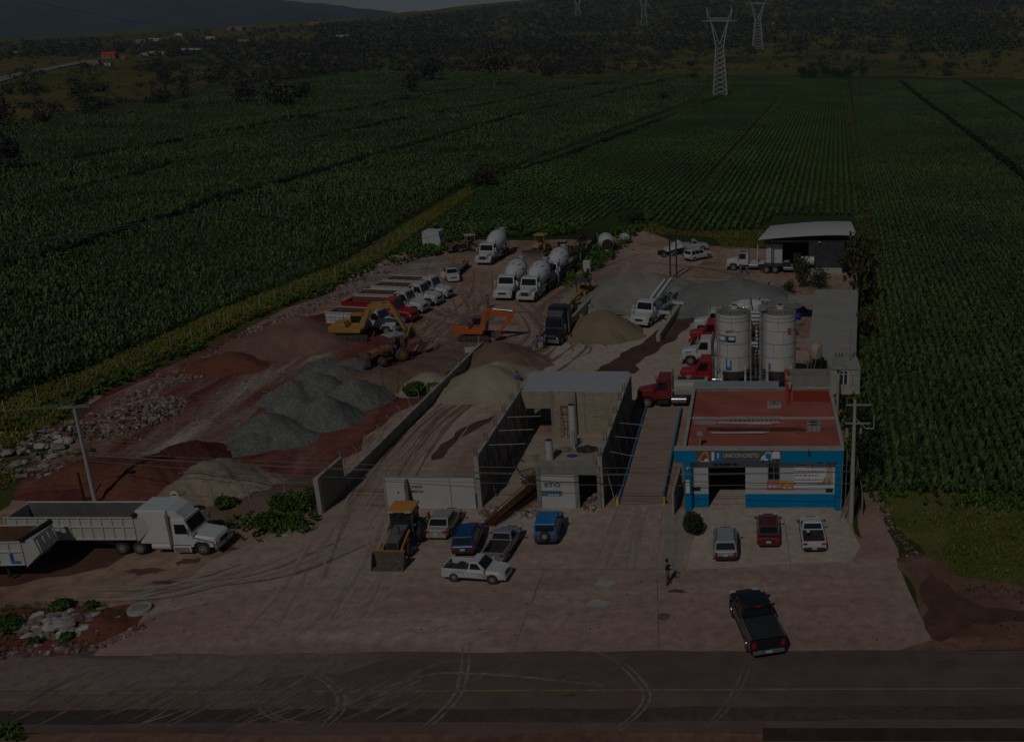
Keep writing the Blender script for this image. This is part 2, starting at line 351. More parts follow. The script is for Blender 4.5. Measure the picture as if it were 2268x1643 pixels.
# pale tyre marks dragged over the asphalt, oil stains and joints
def ribbon(name, pts, w, z, mt, ragged=.3):
    V = []; F = []; P = [Vector((x, y, 0)) for x, y in pts]; Q = []
    for i in range(len(P) - 1):
        p0, p1, p2, p3 = P[max(i - 1, 0)], P[i], P[i + 1], P[min(i + 2, len(P) - 1)]
        for s in range(7):
            t = s / 7; Q.append(.5 * ((2 * p1) + (p2 - p0) * t + (2 * p0 - 5 * p1 + 4 * p2 - p3) * t * t + (3 * p1 - p0 - 3 * p2 + p3) * t ** 3))
    Q.append(P[-1]); n = len(Q)
    for i, q in enumerate(Q):
        d = (Q[min(i + 1, n - 1)] - Q[max(i - 1, 0)]).normalized(); nn = Vector((-d.y, d.x, 0)); tp = min(1, 3 * i / n + .15, 3 * (n - 1 - i) / n + .15)
        ww = w * tp * random.uniform(1 - ragged, 1 + ragged) / 2; V += [(q.x + nn.x * ww, q.y + nn.y * ww, z), (q.x - nn.x * ww, q.y - nn.y * ww, z)]
    for i in range(n - 1): F.append((2 * i, 2 * i + 1, 2 * i + 3, 2 * i + 2))
    me = bpy.data.meshes.new(name); me.from_pydata(V, [], F); me.materials.append(mt); me.update()
    return struct(link(name, me))
k = NM('dust_mark'); a = k.noise(1.8, 8, .8, (1, 1, 1))
DUST = k.done(k.ramp(a, [(.40, (.17, .122, .107)), (.64, (.36, .285, .25))]), .95, 0, .1)
k = NM('dust_mark_faint'); a = k.noise(.9, 8, .75, (1, 1, 1))
DUST2 = k.done(k.ramp(a, [(.42, (.15, .105, .094)), (.66, (.28, .21, .185))]), .95, 0, .1)
zt = [.040]
def mark(pts, w=.32, mt=DUST, twin=0):
    zt[0] += .00012
    W = FP(*pts); ribbon('tyre_mark', W, w, zt[0], mt)
    if twin:
        zt[0] += .00012
        ribbon('tyre_mark', [(x + twin, y + twin * .2) for x, y in W], w, zt[0], mt)
mark([(1025, 1430), (1022, 1480), (1005, 1540), (960, 1590), (925, 1618)], .2, DUST, .42)
mark([(1355, 1458), (1400, 1500), (1425, 1540), (1405, 1580), (1330, 1640)], .18, DUST, .4)
mark([(1300, 1440), (1355, 1458), (1390, 1480)], .2, DUST2)
mark([(1650, 1470), (1625, 1530), (1580, 1590), (1540, 1615)], .2, DUST2, .4)
mark([(640, 1487), (700, 1500), (745, 1540), (740, 1580), (700, 1615)], .18, DUST, .45)
mark([(600, 1500), (560, 1540), (600, 1590), (690, 1600), (745, 1560)], .16, DUST2, .4)
mark([(850, 1600), (980, 1540), (1100, 1480), (1180, 1450)], .14, DUST2, .35)
mark([(760, 1560), (860, 1520), (960, 1493), (1080, 1495), (1200, 1505), (1330, 1520)], .17, DUST, .3)
mark([(845, 1545), (900, 1500), (970, 1470), (1100, 1450)], .2, DUST2, .3)
mark([(1180, 1535), (1270, 1500), (1330, 1520), (1340, 1560)], .15, DUST2)
for i in range(85):
    x = random.uniform(0, 830); y = random.uniform(1475, 1560); L = random.uniform(60, 190); s = random.uniform(.42, .62)
    y2 = min(y + L * s, 1618)
    mark([(x, y2), (x + L * .5 + random.uniform(-6, 6), (y + y2) / 2), (x + L, y)], random.uniform(.07, .22), random.choice((DUST, DUST2, DUST2)))
LINE = NM('road_line'); a = LINE.noise(1.3, 8, .8)
LINE = LINE.done(LINE.ramp(a, [(.3, (.13, .085, .05)), (.6, (.34, .235, .12))]), .9)
ribbon('lane_line', [(-130, G(0, 1540)[1]), (-60, G(0, 1538)[1]), (0, G(0, 1527)[1]), (90, G(0, 1516)[1])], .16, .034, LINE, .1)
JOINT = mat('joint_grit', (.16, .11, .09), .95)
for x0, x1, y0, y1 in ((1134, 1205, 1445, 1262), (1455, 1460, 1262, 1440), (1600, 1607, 1262, 1145), (1752, 1735, 1262, 1135)):
    ribbon('pavement_joint', FP((x0, y0), (x1, y1)), .05, .0385, JOINT)
ribbon('pavement_joint', FP((1360, 1117), (1475, 1117)), .1, .0395, JOINT); ribbon('pavement_joint', FP((700, 1262), (1336, 1262), (1520, 1262)), .05, .0385, JOINT)
WET = mat('dried_cement', (.40, .39, .35), .9)
for x, y, r in ((1640, 1582, .9), (1620, 1637, .95), (1690, 1505, .3)):
    p = G(x / 1.2244, y / 1.2244); patch('cement_splash', [(p.x + r * math.cos(a) * random.uniform(.5, 1.1), p.y + r * .7 * math.sin(a) * random.uniform(.5, 1.1)) for a in np.linspace(0, 6.1, 14)], .041, WET, 0, 9)
STAIN = mat('mud_stain', (.13, .065, .05), .95)
for i in range(150):
    x, y = random.uniform(380, 1950), random.uniform(1245, 1420)
    p = G(x, y); r = random.uniform(.03, .11)
    if x < 700 and y > 1300 - (x - 400) * .2 + 150: continue
    patch('mud_spot', [(p.x + r * 1.4 * math.cos(a) * random.uniform(.3, 1.1), p.y + r * math.sin(a) * random.uniform(.3, 1.1)) for a in np.linspace(0, 5.6, 8)], .040, STAIN if i % 4 else WET, 0, 9)
for x, y, rx in ((320, 1265, 1.6), (420, 1242, 1.4), (500, 1215, 1.2), (365, 1290, 1.1), (1500, 1310, .8), (1260, 1540, .6)):
    p = G(x, y); patch('mud_spot', [(p.x + rx * math.cos(a) * random.uniform(.4, 1.1), p.y + rx * .4 * math.sin(a) * random.uniform(.4, 1.1)) for a in np.linspace(0, 6, 14)], .0415, STAIN, 0, 9)
# wheel ruts over the yard, dark mud and pale dust
def rut_mat(name, a_, b_):
    k = NM(name); n_ = k.noise(1.2, 8, .8); return k.done(k.ramp(n_, [(.38, a_), (.62, b_)]), .95, 0, .1)
RUTD = rut_mat('mud_rut', (.17, .095, .072), (.31, .21, .165)); RUTP = rut_mat('dust_rut', (.30, .215, .175), (.45, .36, .30)); FNTD = rut_mat('faint_mud_rut', (.30, .215, .175), (.40, .305, .255)); FNTP = rut_mat('faint_dust_rut', (.36, .275, .235), (.47, .385, .33))
def ruts(lanes, n, jx, z, w0, w1, mts=(RUTD, RUTD, RUTP)):
    zz = z
    for i in range(n):
        ln = random.choice(lanes); ox = random.gauss(0, jx); a, b = sorted((random.uniform(0, .5), random.uniform(.5, 1))); W = FP(*ln); m_ = len(W); i0 = int(a * (m_ - 1)); i1 = min(m_ - 1, int(b * (m_ - 1)) + 1); zz += .00015
        for o in (0, 1.9): ribbon('wheel_rut', [(x + ox + o + random.uniform(-.4, .4), y) for x, y in W[i0:i1 + 1]], random.uniform(w0, w1), zz + o * .0001, random.choice(mts), .6)
ruts([[(800, 1100), (900, 960), (1000, 880), (1130, 800), (1200, 740), (1170, 690), (1100, 640)], [(1000, 640), (1020, 700), (980, 740), (940, 790), (860, 830)], [(1060, 600), (1050, 650), (1000, 700), (960, 740), (900, 760)], [(1200, 800), (1260, 770), (1180, 700), (1230, 650), (1330, 590), (1420, 560)], [(1400, 580), (1500, 590), (1580, 600), (1640, 615)], [(1160, 700), (1100, 720), (1000, 700), (960, 680)], [(880, 760), (960, 745), (1040, 700), (1150, 690)]], 42, 2.0, .0275, .25, .6)
ruts([[(760, 1120), (860, 990), (980, 880), (1080, 800)], [(700, 1300), (780, 1180), (860, 1050), (950, 940)], [(640, 1400), (720, 1280), (800, 1140)], [(560, 1420), (680, 1310), (780, 1180)], [(900, 1300), (1100, 1350), (1400, 1330)]], 18, 2.4, .0385, .12, .35, (FNTD, FNTP))
ruts([[(380, 1300), (560, 1270), (760, 1190)], [(100, 1310), (300, 1300), (460, 1270)], [(60, 1330), (280, 1320), (520, 1250)]], 14, 1.0, .0390, .15, .4, (FNTD, FNTP, RUTD))
ruts([[(1340, 1262), (1360, 1190), (1385, 1120)], [(1420, 1262), (1430, 1190), (1440, 1120)]], 6, .35, .0392, .15, .35, (FNTD, FNTP))
patch('passage_floor', [(-3.8, 74.4), (-.86, 74.4), (-.86, 84.2), (-3.8, 84.2)], .033, PALE, 0, 9)
patch('pale_gravel', FP((745, 655), (790, 615), (845, 578), (920, 562), (985, 575), (960, 600), (905, 612), (860, 640), (800, 650)), .0262, dirt_mat('pale_rubble_ground', [(.20, .14, .12), (.30, .25, .21), (.42, .38, .33)], .3, 2, (1, 1, 1), 0, .5), .7, 1.5)
# tread prints: short pale dashes in arcs over the apron
DASH = mat('tread_dust', (.36, .28, .24), .95)
def treads(pts, n):
    W = FP(*pts); m = M()
    for i in range(n):
        t = i / n * (len(W) - 1); a = int(t); f = t - a; x = W[a][0] * (1 - f) + W[a + 1][0] * f; y = W[a][1] * (1 - f) + W[a + 1][1] * f
        if random.random() < .8: m.add([(x - .03, y - .16, .045), (x + .03, y - .16, .045), (x + .05, y + .16, .045), (x, y + .16, .045)], [(0, 1, 2, 3)])
    struct(m.obj('tread_print', DASH))
treads([(1390, 1357), (1440, 1354), (1505, 1349)], 34); treads([(1100, 1370), (1150, 1371), (1200, 1368)], 30); treads([(805, 1283), (850, 1310), (930, 1340), (1050, 1335), (1200, 1330)], 60)
treads([(1430, 1335), (1470, 1331), (1500, 1328)], 16); treads([(1925, 1308), (1945, 1306)], 6); treads([(1925, 1272), (1940, 1271)], 5); treads([(1600, 1340), (1720, 1330), (1850, 1315)], 26)

def merge_named(name):
    obs = [o for o in COL.objects if o.name.split('.')[0] == name]; V = []; F = []; I = []; mats = []
    for o in obs:
        me = o.data; mt = me.materials[0]
        if mt not in mats: mats.append(mt)
        b = len(V); V += [tuple(v.co) for v in me.vertices]
        for p in me.polygons: F.append([b + i for i in p.vertices]); I.append(mats.index(mt))
    for o in obs: bpy.data.objects.remove(o)
    me = bpy.data.meshes.new(name); me.from_pydata(V, [], F); [me.materials.append(m) for m in mats]; me.polygons.foreach_set('material_index', I); me.update(); struct(link(name, me))
for nm in ('mud_spot', 'wheel_rut', 'tyre_mark', 'tread_print', 'cement_splash', 'pavement_joint', 'dark_patch'): merge_named(nm)
# ================================================================ materials for buildings
CM = lambda n, c, **k: mat(n, c, **k)
WHITEP = CM('white_paint', (.74, .73, .71), rough=.7, var=.05, scale=.8, dirt=.12)
BLUEP = CM('blue_paint', (.0, .16, .33), spec=.08, rough=.8, var=.1, scale=.6, dirt=.06)
REDROOF = CM('red_roof_coating', (.37, .10, .070), rough=.85, var=.28, scale=.35, dirt=.2, bump=.3)
REDP = CM('red_paint_wall', (.36, .05, .03), rough=.8, var=.2)
GREYC = CM('grey_concrete', (.27, .26, .225), rough=.9, var=.25, scale=.9, bump=.4, dirt=.15)
LTC = CM('light_concrete', (.40, .38, .33), rough=.9, var=.18, scale=1.2, bump=.3)
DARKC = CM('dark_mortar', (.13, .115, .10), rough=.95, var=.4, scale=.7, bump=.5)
BLACK = CM('black_rubber', (.018, .017, .017), rough=.75, var=.3, dirt=.25)
DARK = CM('dark_steel', (.035, .032, .032), rough=.6, var=.3, dirt=.2)
GALV = CM('galvanised_sheet', (.42, .46, .49), rough=.45, metal=.3, var=.08, scale=.5, dirt=.1)
STEEL = CM('pale_steel', (.42, .42, .40), rough=.5, metal=.4, var=.15)
RUST = CM('rusty_steel', (.12, .045, .025), rough=.95, var=.5, scale=4, bump=.5)
WOOD = CM('weathered_wood', (.20, .13, .08), rough=.95, var=.35, scale=5)
GLASS = CM('dark_glass', (.012, .016, .018), rough=.08, var=.3, spec=.9)
YELLOW = CM('machine_yellow', (.50, .26, .035), rough=.6, var=.2, scale=1.5, dirt=.35)
ORANGE = CM('machine_orange', (.62, .13, .02), rough=.5, var=.15, dirt=.2)
k = NM('block_masonry'); br = k.n('ShaderNodeTexBrick'); mp = k.n('ShaderNodeMapping'); k.l(k.coord(), mp.inputs[0]); mp.inputs['Rotation'].default_value = (R(90), 0, 0)
k.l(mp.outputs[0], br.inputs[0]); br.inputs['Color1'].default_value = (.46, .38, .29, 1); br.inputs['Color2'].default_value = (.38, .31, .235, 1); br.inputs['Mortar'].default_value = (.27, .235, .19, 1)
br.inputs['Scale'].default_value = 1; br.inputs['Brick Width'].default_value = .42; br.inputs['Row Height'].default_value = .2; br.inputs['Mortar Size'].default_value = .016
BLOCK = k.done(k.mix(.35, br.outputs[0], k.ramp(k.noise(1.2, 8, .7), [(.35, .55), (.7, 1.4)]), 'MULTIPLY'), .95, 0, .1)
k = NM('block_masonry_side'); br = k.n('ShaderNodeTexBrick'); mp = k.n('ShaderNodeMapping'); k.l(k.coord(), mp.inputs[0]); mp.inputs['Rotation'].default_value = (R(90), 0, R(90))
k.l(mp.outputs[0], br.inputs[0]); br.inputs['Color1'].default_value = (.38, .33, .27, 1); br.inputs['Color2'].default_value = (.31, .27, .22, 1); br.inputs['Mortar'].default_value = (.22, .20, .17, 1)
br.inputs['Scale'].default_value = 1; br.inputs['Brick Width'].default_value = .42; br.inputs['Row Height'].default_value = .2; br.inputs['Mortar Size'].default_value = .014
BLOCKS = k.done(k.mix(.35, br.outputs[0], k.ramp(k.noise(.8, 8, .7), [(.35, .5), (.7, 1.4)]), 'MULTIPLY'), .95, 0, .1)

# ================================================================ heaps
def heap(name, label, cat, cones, mt, noise=.12, res=.28, group=None, slump=1.0, parent=None, z0=.0, rough=0.05):
    """loose material tipped in cones: (x, y, radius, height)"""
    x0 = min(c[0] - c[2] for c in cones) - .5; x1 = max(c[0] + c[2] for c in cones) + .5
    y0 = min(c[1] - c[2] for c in cones) - .5; y1 = max(c[1] + c[2] for c in cones) + .5
    nx, ny = int((x1 - x0) / res) + 2, int((y1 - y0) / res) + 2
    X, Y = np.meshgrid(np.linspace(x0, x1, nx), np.linspace(y0, y1, ny)); H = np.full(X.shape, -9.)
    ph = RNG.uniform(0, 6, 12)
    wob = sum(np.sin(X * f + ph[i]) * np.sin(Y * f * 1.1 + ph[i + 4]) / (i + 1) for i, f in enumerate((.5, 1.1, 2.3, 4.1)))
    for cx, cy, r, h in cones:
        d = np.hypot(X - cx, Y - cy) / (r * (1 + .08 * wob)); c = h * (1.06 - d - .06 * np.exp(-(d * 6) ** 2)) 
        H = np.maximum(H, c)
    H = H + (wob * noise + RNG.uniform(-rough, rough, X.shape)) * np.clip(H * 2 + .3, 0, 1); ok = (H > -.02)
    i = np.arange(ny - 1)[:, None] * nx + np.arange(nx - 1)[None, :]
    m = ok[:-1, :-1] | ok[1:, :-1] | ok[:-1, 1:] | ok[1:, 1:]; F = np.stack([i[m], i[m] + 1, i[m] + nx + 1, i[m] + nx], -1)
    V = np.stack([X, Y, np.maximum(H, -.02) + z0], -1).reshape(-1, 3); u, inv = np.unique(F, return_inverse=True)
    cx, cy = cones[0][0], cones[0][1]; V = V[u] - np.array([cx, cy, 0])
    o = link(name, np_mesh(name, V, inv.reshape(F.shape), mt, True)); o.location = (cx, cy, 0)
    return tag(o, label, cat, group)
def grain(name, cols, s=9, bump=.9):
    k = NM(name); cols = [gn(name, c) for c in cols]; a = k.noise(s, 4, .8); b = k.noise(.25, 6, .6)
    c = k.ramp(a, [(.3, cols[0]), (.5, cols[1]), (.7, cols[2])]); c = k.mix(.5, c, k.ramp(b, [(.35, .65), (.65, 1.3)]), 'MULTIPLY')
    k.bump(a, bump, .08); return k.done(c, .95, 0, .1)
GRAVEL = grain('grey_gravel', [(.085, .085, .075), (.20, .20, .18), (.33, .33, .30)], 4.5, 1)
SANDG = grain('pale_aggregate', [(.22, .21, .175), (.27, .26, .22), (.31, .30, .255)], 12, .4)
SANDB = grain('blue_grey_aggregate', [(.17, .17, .16), (.215, .215, .20), (.26, .26, .24)], 12, .4)
SANDT = grain('tan_sand', [(.18, .135, .085), (.23, .175, .115), (.27, .21, .145)], 12, .4)
SANDW = grain('cream_sand', [(.27, .225, .165), (.34, .29, .215), (.38, .33, .25)], 8, .4)
BROWNH = grain('brown_fill', [(.11, .07, .05), (.17, .11, .08), (.22, .15, .115)], 5, .7)
REDH = grain('red_fill', [(.13, .065, .05), (.18, .10, .078), (.225, .135, .11)], 5, .7)
ORH = grain('orange_fill', [(.12, .042, .026), (.17, .062, .038), (.21, .09, .058)], 4, .8)
DKRED = grain('dark_red_clods', [(.06, .02, .016), (.11, .035, .028), (.17, .07, .055)], 3, 1)
def cn(fx, fy, r, h): p = G(fx, fy); return (p.x, p.y, r, h)
heap('gravel_heap', 'large heap of grey crushed gravel in several cones on the red yard', 'gravel heap',
     [cn(590, 958, 3.6, 2.2), cn(660, 925, 3.5, 2.3), cn(725, 925, 3.6, 2.4), cn(650, 880, 3.3, 1.9), cn(705, 868, 3.4, 2.2), cn(790, 885, 3.6, 2.3), cn(752, 845, 3.4, 1.9), cn(720, 822, 3.2, 1.5), cn(785, 818, 3.2, 1.4), cn(560, 985, 2.6, 1.1), cn(640, 975, 2.4, 1.0)], GRAVEL, .07, .22, rough=.10)
heap('dirt_heap', 'big red brown dirt heap behind the yellow excavator', 'dirt heap', [cn(620, 765, 6.5, 2.6), cn(660, 750, 6.2, 3.0), cn(690, 765, 4.6, 2.1), cn(570, 780, 4.2, 1.3)], REDH, .12, .35)
heap('dirt_heap', 'small orange red earth mound left of the red brown heap', 'dirt heap', [cn(505, 808, 4.2, 1.4), cn(460, 812, 3.6, 1.0), cn(545, 815, 2.5, .8)], ORH, .18, .3)
heap('dirt_heap', 'long low brown mound under and behind the working backhoe', 'dirt heap', [cn(800, 850, 4.8, 1.2), cn(850, 848, 4.6, 1.5), cn(900, 832, 4.6, 1.3), cn(955, 812, 4, 1.1), cn(1000, 790, 3.4, .8)], BROWNH, .1, .3)
heap('sand_heap', 'small cream sand heap behind the green bush by the block wall', 'sand heap', [cn(948, 852, 3.4, 1.5), cn(925, 862, 2.4, .9)], SANDW, .06, .25)
heap('sand_heap', 'large cream sand heap leaning on the long block wall', 'sand heap', [cn(1080, 858, 5.2, 2.5), cn(1105, 842, 4.8, 2.2), cn(1045, 872, 3.6, 1.7), cn(1125, 836, 3.4, 1.2)], SANDW, .05, .25)
heap('dirt_heap', 'dark brown dirt heap between the orange excavator and the cream sand', 'dirt heap', [cn(1110, 795, 4.2, 2.2), cn(1140, 805, 4.2, 1.6), cn(1160, 800, 2.6, 1.0)], BROWNH, .16, .3)
heap('sand_heap', 'conical tan sand heap beside the black truck', 'sand heap', [cn(1333, 736, 5.4, 3.1), cn(1312, 735, 4.2, 1.9)], SANDT, .04, .25)
heap('aggregate_heap', 'broad pale aggregate heap behind the concrete pump truck', 'aggregate heap', [(-18.0, 143, 9.4, 3.9), (-15.0, 143.5, 9.0, 3.7), (-12.6, 142, 7.5, 2.8), (-20.5, 141, 7, 2.7)], SANDG, .05, .35, rough=.02)
heap('aggregate_heap', 'broad blue grey aggregate heap in the bay behind the silos', 'aggregate heap', [(-6.2, 140.5, 8.4, 3.2), (-2.6, 141.5, 8.8, 3.4), (-9.4, 139.5, 6.5, 2.3), (-.2, 140, 6.5, 2.8)], SANDB, .05, .35, rough=.02)
heap('dirt_heap', 'orange earth mound in front of the left utility pole', 'dirt heap', [cn(300, 1062, 3.6, 1.7), cn(335, 1052, 3.0, 1.4)], ORH, .2, .25)
heap('dirt_heap', 'small flat orange mound behind the left utility pole', 'dirt heap', [cn(188, 1050, 3.3, 1.1), cn(222, 1048, 2.6, .8)], ORH, .14, .25)
heap('dirt_heap', 'dark red heap of clods behind the orange mound', 'dirt heap', [cn(388, 1022, 3.8, 1.5), cn(430, 1012, 3.0, 1.3), cn(360, 1036, 2.6, 1.2)], DKRED, .3, .25)
heap('sand_heap', 'pale rain furrowed sand heap behind the white tractor unit', 'sand heap', [cn(460, 1085, 3.9, 2.6), cn(500, 1070, 3.4, 2.3), cn(425, 1105, 3.2, 1.6), cn(545, 1085, 3.4, 1.2)], grain('furrowed_sand', [(.22, .16, .12), (.32, .25, .19), (.38, .31, .24)], 2.2, 1), .2, .22, rough=.08)
heap('dirt_heap', 'low brown heap near the gate post of the block wall', 'dirt heap', [cn(590, 1110, 4.2, .8), cn(650, 1095, 3, .6)], BROWNH, .1, .3)
heap('dirt_heap', 'red earth mound at the roadside by the round lid', 'dirt heap', [cn(225, 1385, 1.9, .7), cn(205, 1402, 1.3, .5)], ORH, .14, .15)

# rocks: broken stone along the left edge
def stone_mat(name, cols):
    k = NM(name); g = k.n('ShaderNodeNewGeometry'); c = k.ramp(g.outputs['Random Per Island'], [(i / (len(cols) - 1), q) for i, q in enumerate(cols)]); c = k.mix(.5, c, k.ramp(k.noise(3, 6, .7), [(.35, .6), (.65, 1.4)]), 'MULTIPLY'); return k.done(c, .95, 0, .1)
ROCK = stone_mat('broken_stone', [(.12, .06, .05), (.22, .13, .115), (.30, .21, .19), (.42, .36, .33)]); ROCKW = stone_mat('pale_stone', [(.16, .11, .09), (.28, .23, .20), (.38, .34, .30), (.48, .45, .41)])
def rocks(name, label, pts_fn, n, s0, s1, mt, kind='stuff', flat=.6):
    base = np.array([(math.cos(a) * math.cos(b), math.sin(a) * math.cos(b), math.sin(b)) for b in (-.9, 0, .8) for a in np.linspace(0, 5.2, 6)] + [(0, 0, 1.)])
    V = []; F = []; o = 0
    for i in range(n):
        x, y, h = pts_fn(); s = s0 * (s1 / s0) ** random.random() ** 1.6
        b = base * RNG.uniform(.65, 1.2, (len(base), 1)) * np.array([s, s * random.uniform(.6, 1.1), s * flat * random.uniform(.6, 1.3)])
        a = random.uniform(0, 6.28); c, d = math.cos(a), math.sin(a); b = np.stack([b[:, 0] * c - b[:, 1] * d, b[:, 0] * d + b[:, 1] * c, b[:, 2]], -1)
        V.append(b + np.array([x, y, h + s * .2])); 
        for r in range(2):
            for j in range(6): F.append((o + r * 6 + j, o + r * 6 + (j + 1) % 6, o + (r + 1) * 6 + (j + 1) % 6)); F.append((o + r * 6 + j, o + (r + 1) * 6 + (j + 1) % 6, o + (r + 1) * 6 + j))
        for j in range(6): F.append((o + 12 + j, o + 12 + (j + 1) % 6, o + 18))
        o += 19
    ob = link(name, np_mesh(name, np.concatenate(V), F, mt)); return stuff(ob, label, 'rubble')
def along(line, wd, z=0):
    W = FP(*line); L = [math.hypot(W[i + 1][0] - W[i][0], W[i + 1][1] - W[i][1]) for i in range(len(W) - 1)]
    def fn():
        i = random.choices(range(len(L)), L)[0]; t = random.random(); g = random.gauss(0, wd)
        return (W[i][0] * (1 - t) + W[i + 1][0] * t + g * .7, W[i][1] * (1 - t) + W[i + 1][1] * t + g, z)
    return fn
def blob(fx, fy, rx, ry, h=0):
    p = G(fx, fy)
    def fn():
        a = random.uniform(0, 6.28); r = math.sqrt(random.random()); return (p.x + rx * r * math.cos(a), p.y + ry * r * math.sin(a), h * (1 - r))
    return fn
rocks('rubble', 'pinkish broken rock spread along the weedy edge of the yard', along([(230, 930), (290, 890), (370, 850), (450, 810), (520, 770), (580, 730), (640, 700), (700, 675), (750, 655), (800, 640)], 1.5), 2600, .06, .34, ROCK)
rocks('rubble', 'pale broken rock near the white box body at the yard edge', along([(760, 640), (830, 600), (870, 575), (930, 568)], 2.2), 800, .1, .42, ROCK)
rocks('rubble', 'dark pink rubble pile near the left utility pole', blob(312, 918, 3.8, 5.2, 1.1), 1700, .08, .36, ROCK)
rocks('rubble', 'scattered stones behind the left utility pole', blob(165, 955, 6, 3.2, .3), 600, .06, .36, ROCK)
rocks('rubble', 'white boulders at the left border', blob(30, 1000, 6, 4, .3), 130, .15, .7, ROCKW)
rocks('rubble', 'stones below the weeds at far left', blob(120, 1045, 5, 1.2, .1), 120, .1, .4, ROCKW)
rocks('rubble', 'white broken slabs in the roadside rubble', blob(120, 1385, 4.0, 1.6, .3), 300, .1, .6, ROCKW, flat=.4)
rocks('rubble', 'small stones along the road edge of the rubble', along([(-10, 1435), (120, 1440), (250, 1425), (330, 1375)], .5), 300, .05, .25, ROCK)
rocks('rubble', 'light stones beside the construction opening', blob(1100, 1136, 1.6, .9, .3), 120, .08, .3, ROCKW)
rocks('rubble', 'stones under the pile of rusty steel', blob(1178, 1138, 1.2, .8, .3), 110, .08, .3, ROCKW)
rocks('rubble', 'stones along the dirt track beside the weeds', along([(1915, 1085), (1945, 1110), (1975, 1170), (2030, 1240)], .4), 200, .05, .2, ROCK)
rocks('rubble', 'stones at the far weedy edge right of the dirt track', blob(2190, 1128, 2.4, .5, .1), 90, .05, .2, ROCKW)
rocks('rubble', 'loose stones scattered over the streaked earth', along([(250, 1000), (400, 930), (560, 850), (700, 800)], 4.5), 700, .04, .16, ROCK)
rocks('rubble', 'small clods around the orange mounds', along([(230, 1080), (330, 1075), (430, 1040)], 1.2), 260, .06, .3, ROCK)
p = G(310, 1352)
t = thing('manhole_cover', 'round concrete manhole ring with dark lid beside the rubble', 'manhole', (p.x, p.y, .03))
M().cyl((0, 0, 0), (0, 0, .22), .78, .72, 28).obj('ring', LTC, t); M().cyl((0, 0, .221), (0, 0, .25), .48, .48, 24).obj('lid', GREYC, t)
p = G(632, 1180); t = thing('well_ring', 'pale oval concrete ring lying in the weeds by the white tractor unit', 'concrete ring', (p.x, p.y, .02)); M().cyl((0, 0, 0), (0, 0, .2), .55, .5, 20).obj('ring', LTC, t); M().cyl((0, 0, .2), (0, 0, .22), .3, .3, 16).obj('hole', DARK, t)
p = G(1470 / 1.0, 1366); t = thing('drain_cover', 'round drain cover set in the concrete apron', 'drain cover', (p.x, p.y, .04)); M().cyl((0, 0, 0), (0, 0, .02), .42, .42, 24).obj('lid', JOINT, t)

# ================================================================ walls
def wall(name, label, a, b, h, th, mt, cap=None, post=None, cat='wall', z0=0, cap_h=.1):
    a, b = Vector(a[:2]), Vector(b[:2]); L = (b - a).length; t = thing(name, label, cat, (a.x, a.y, z0), math.atan2(b.y - a.y, b.x - a.x))
    M().bb(0, L, -th / 2, th / 2, 0, h).obj('wall', mt, t)
    if cap: M().bb(-.03, L + .03, -th / 2 - .03, th / 2 + .03, h, h + cap_h).obj('coping', cap, t)
    return t, L
WA = (-34.6, 78.0); WB = tuple(G(1070, 778)[:2])
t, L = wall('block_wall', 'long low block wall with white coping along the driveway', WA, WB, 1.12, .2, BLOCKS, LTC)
for i in range(15):
    x = .05 + i * (L - .1) / 14; M().bb(x - .1, x + .1, -.12, -.101, 0, 1.1).obj('pilaster', GREYC, t) if 0 else None
for i, u in enumerate(np.linspace(.4, L - 4, 15)):
    M().cyl((u, 0, 1.2), (u, 0, 2.5 if i < 9 else 2.0), .035, n=6).cyl((u, 0, 2.45 if i < 9 else 1.95), (u, .28, 2.85 if i < 9 else 2.3), .03, n=6).obj('post', STEEL, t)
M().cyl((.4, 0, 2.42), (9.5, 0, 2.42), .03, n=6).obj('top_rail', STEEL, t)
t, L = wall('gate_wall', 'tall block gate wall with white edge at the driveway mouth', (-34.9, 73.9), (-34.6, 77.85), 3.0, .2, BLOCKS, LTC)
M().bb(-.42, -.02, -.2, .2, 0, 3.1).obj('gate_post', LTC, t)
M().cyl((-.62, .25, 0), (-.62, .25, 2.6), .05, n=8).obj('steel_post', DARK, t); M().cyl((3.9, 0, 3.1), (3.9, 0, 3.7), .04, n=6).obj('stub', STEEL, t)
# white sliding gate wall with lettering
p0, p1 = G(858, 1128), G(1062, 1128)
t = thing('white_gate', 'wide white metal gate with faded dark lettering behind the orange backhoe', 'gate', (-29.9, 74.45, 0)); Lw = 7.25
M().bb(.12, 5.3, -.05, .05, .05, 2.8).bb(5.34, Lw, -.05, .05, .05, 2.8).obj('panel', WHITEP, t)
M().bb(0, .1, -.09, .09, 0, 2.9).obj('frame', LTC, t); M().bb(0.1, Lw, -.07, .07, 2.8, 2.86).obj('frame', STEEL, t); M().bb(5.3, 5.34, -.055, .055, .05, 2.8).obj('seam', DARK, t)
INK = mat('dark_ink', (.05, .05, .055), .8, var=.2); INKR = mat('red_ink', (.35, .03, .03), .8)
GREYINK = mat('grey_ink', (.16, .16, .17), .8)
text_mesh('CALIDAD', .30, INK, 'lettering', t, (2.55, -.06, 2.0), sx=.8); text_mesh('MEZCLA', .32, INK, 'lettering', t, (2.62, -.06, 1.58), sx=.8)
text_mesh('s', .4, INKR, 'lettering', t, (1.1, -.06, 1.52)); 
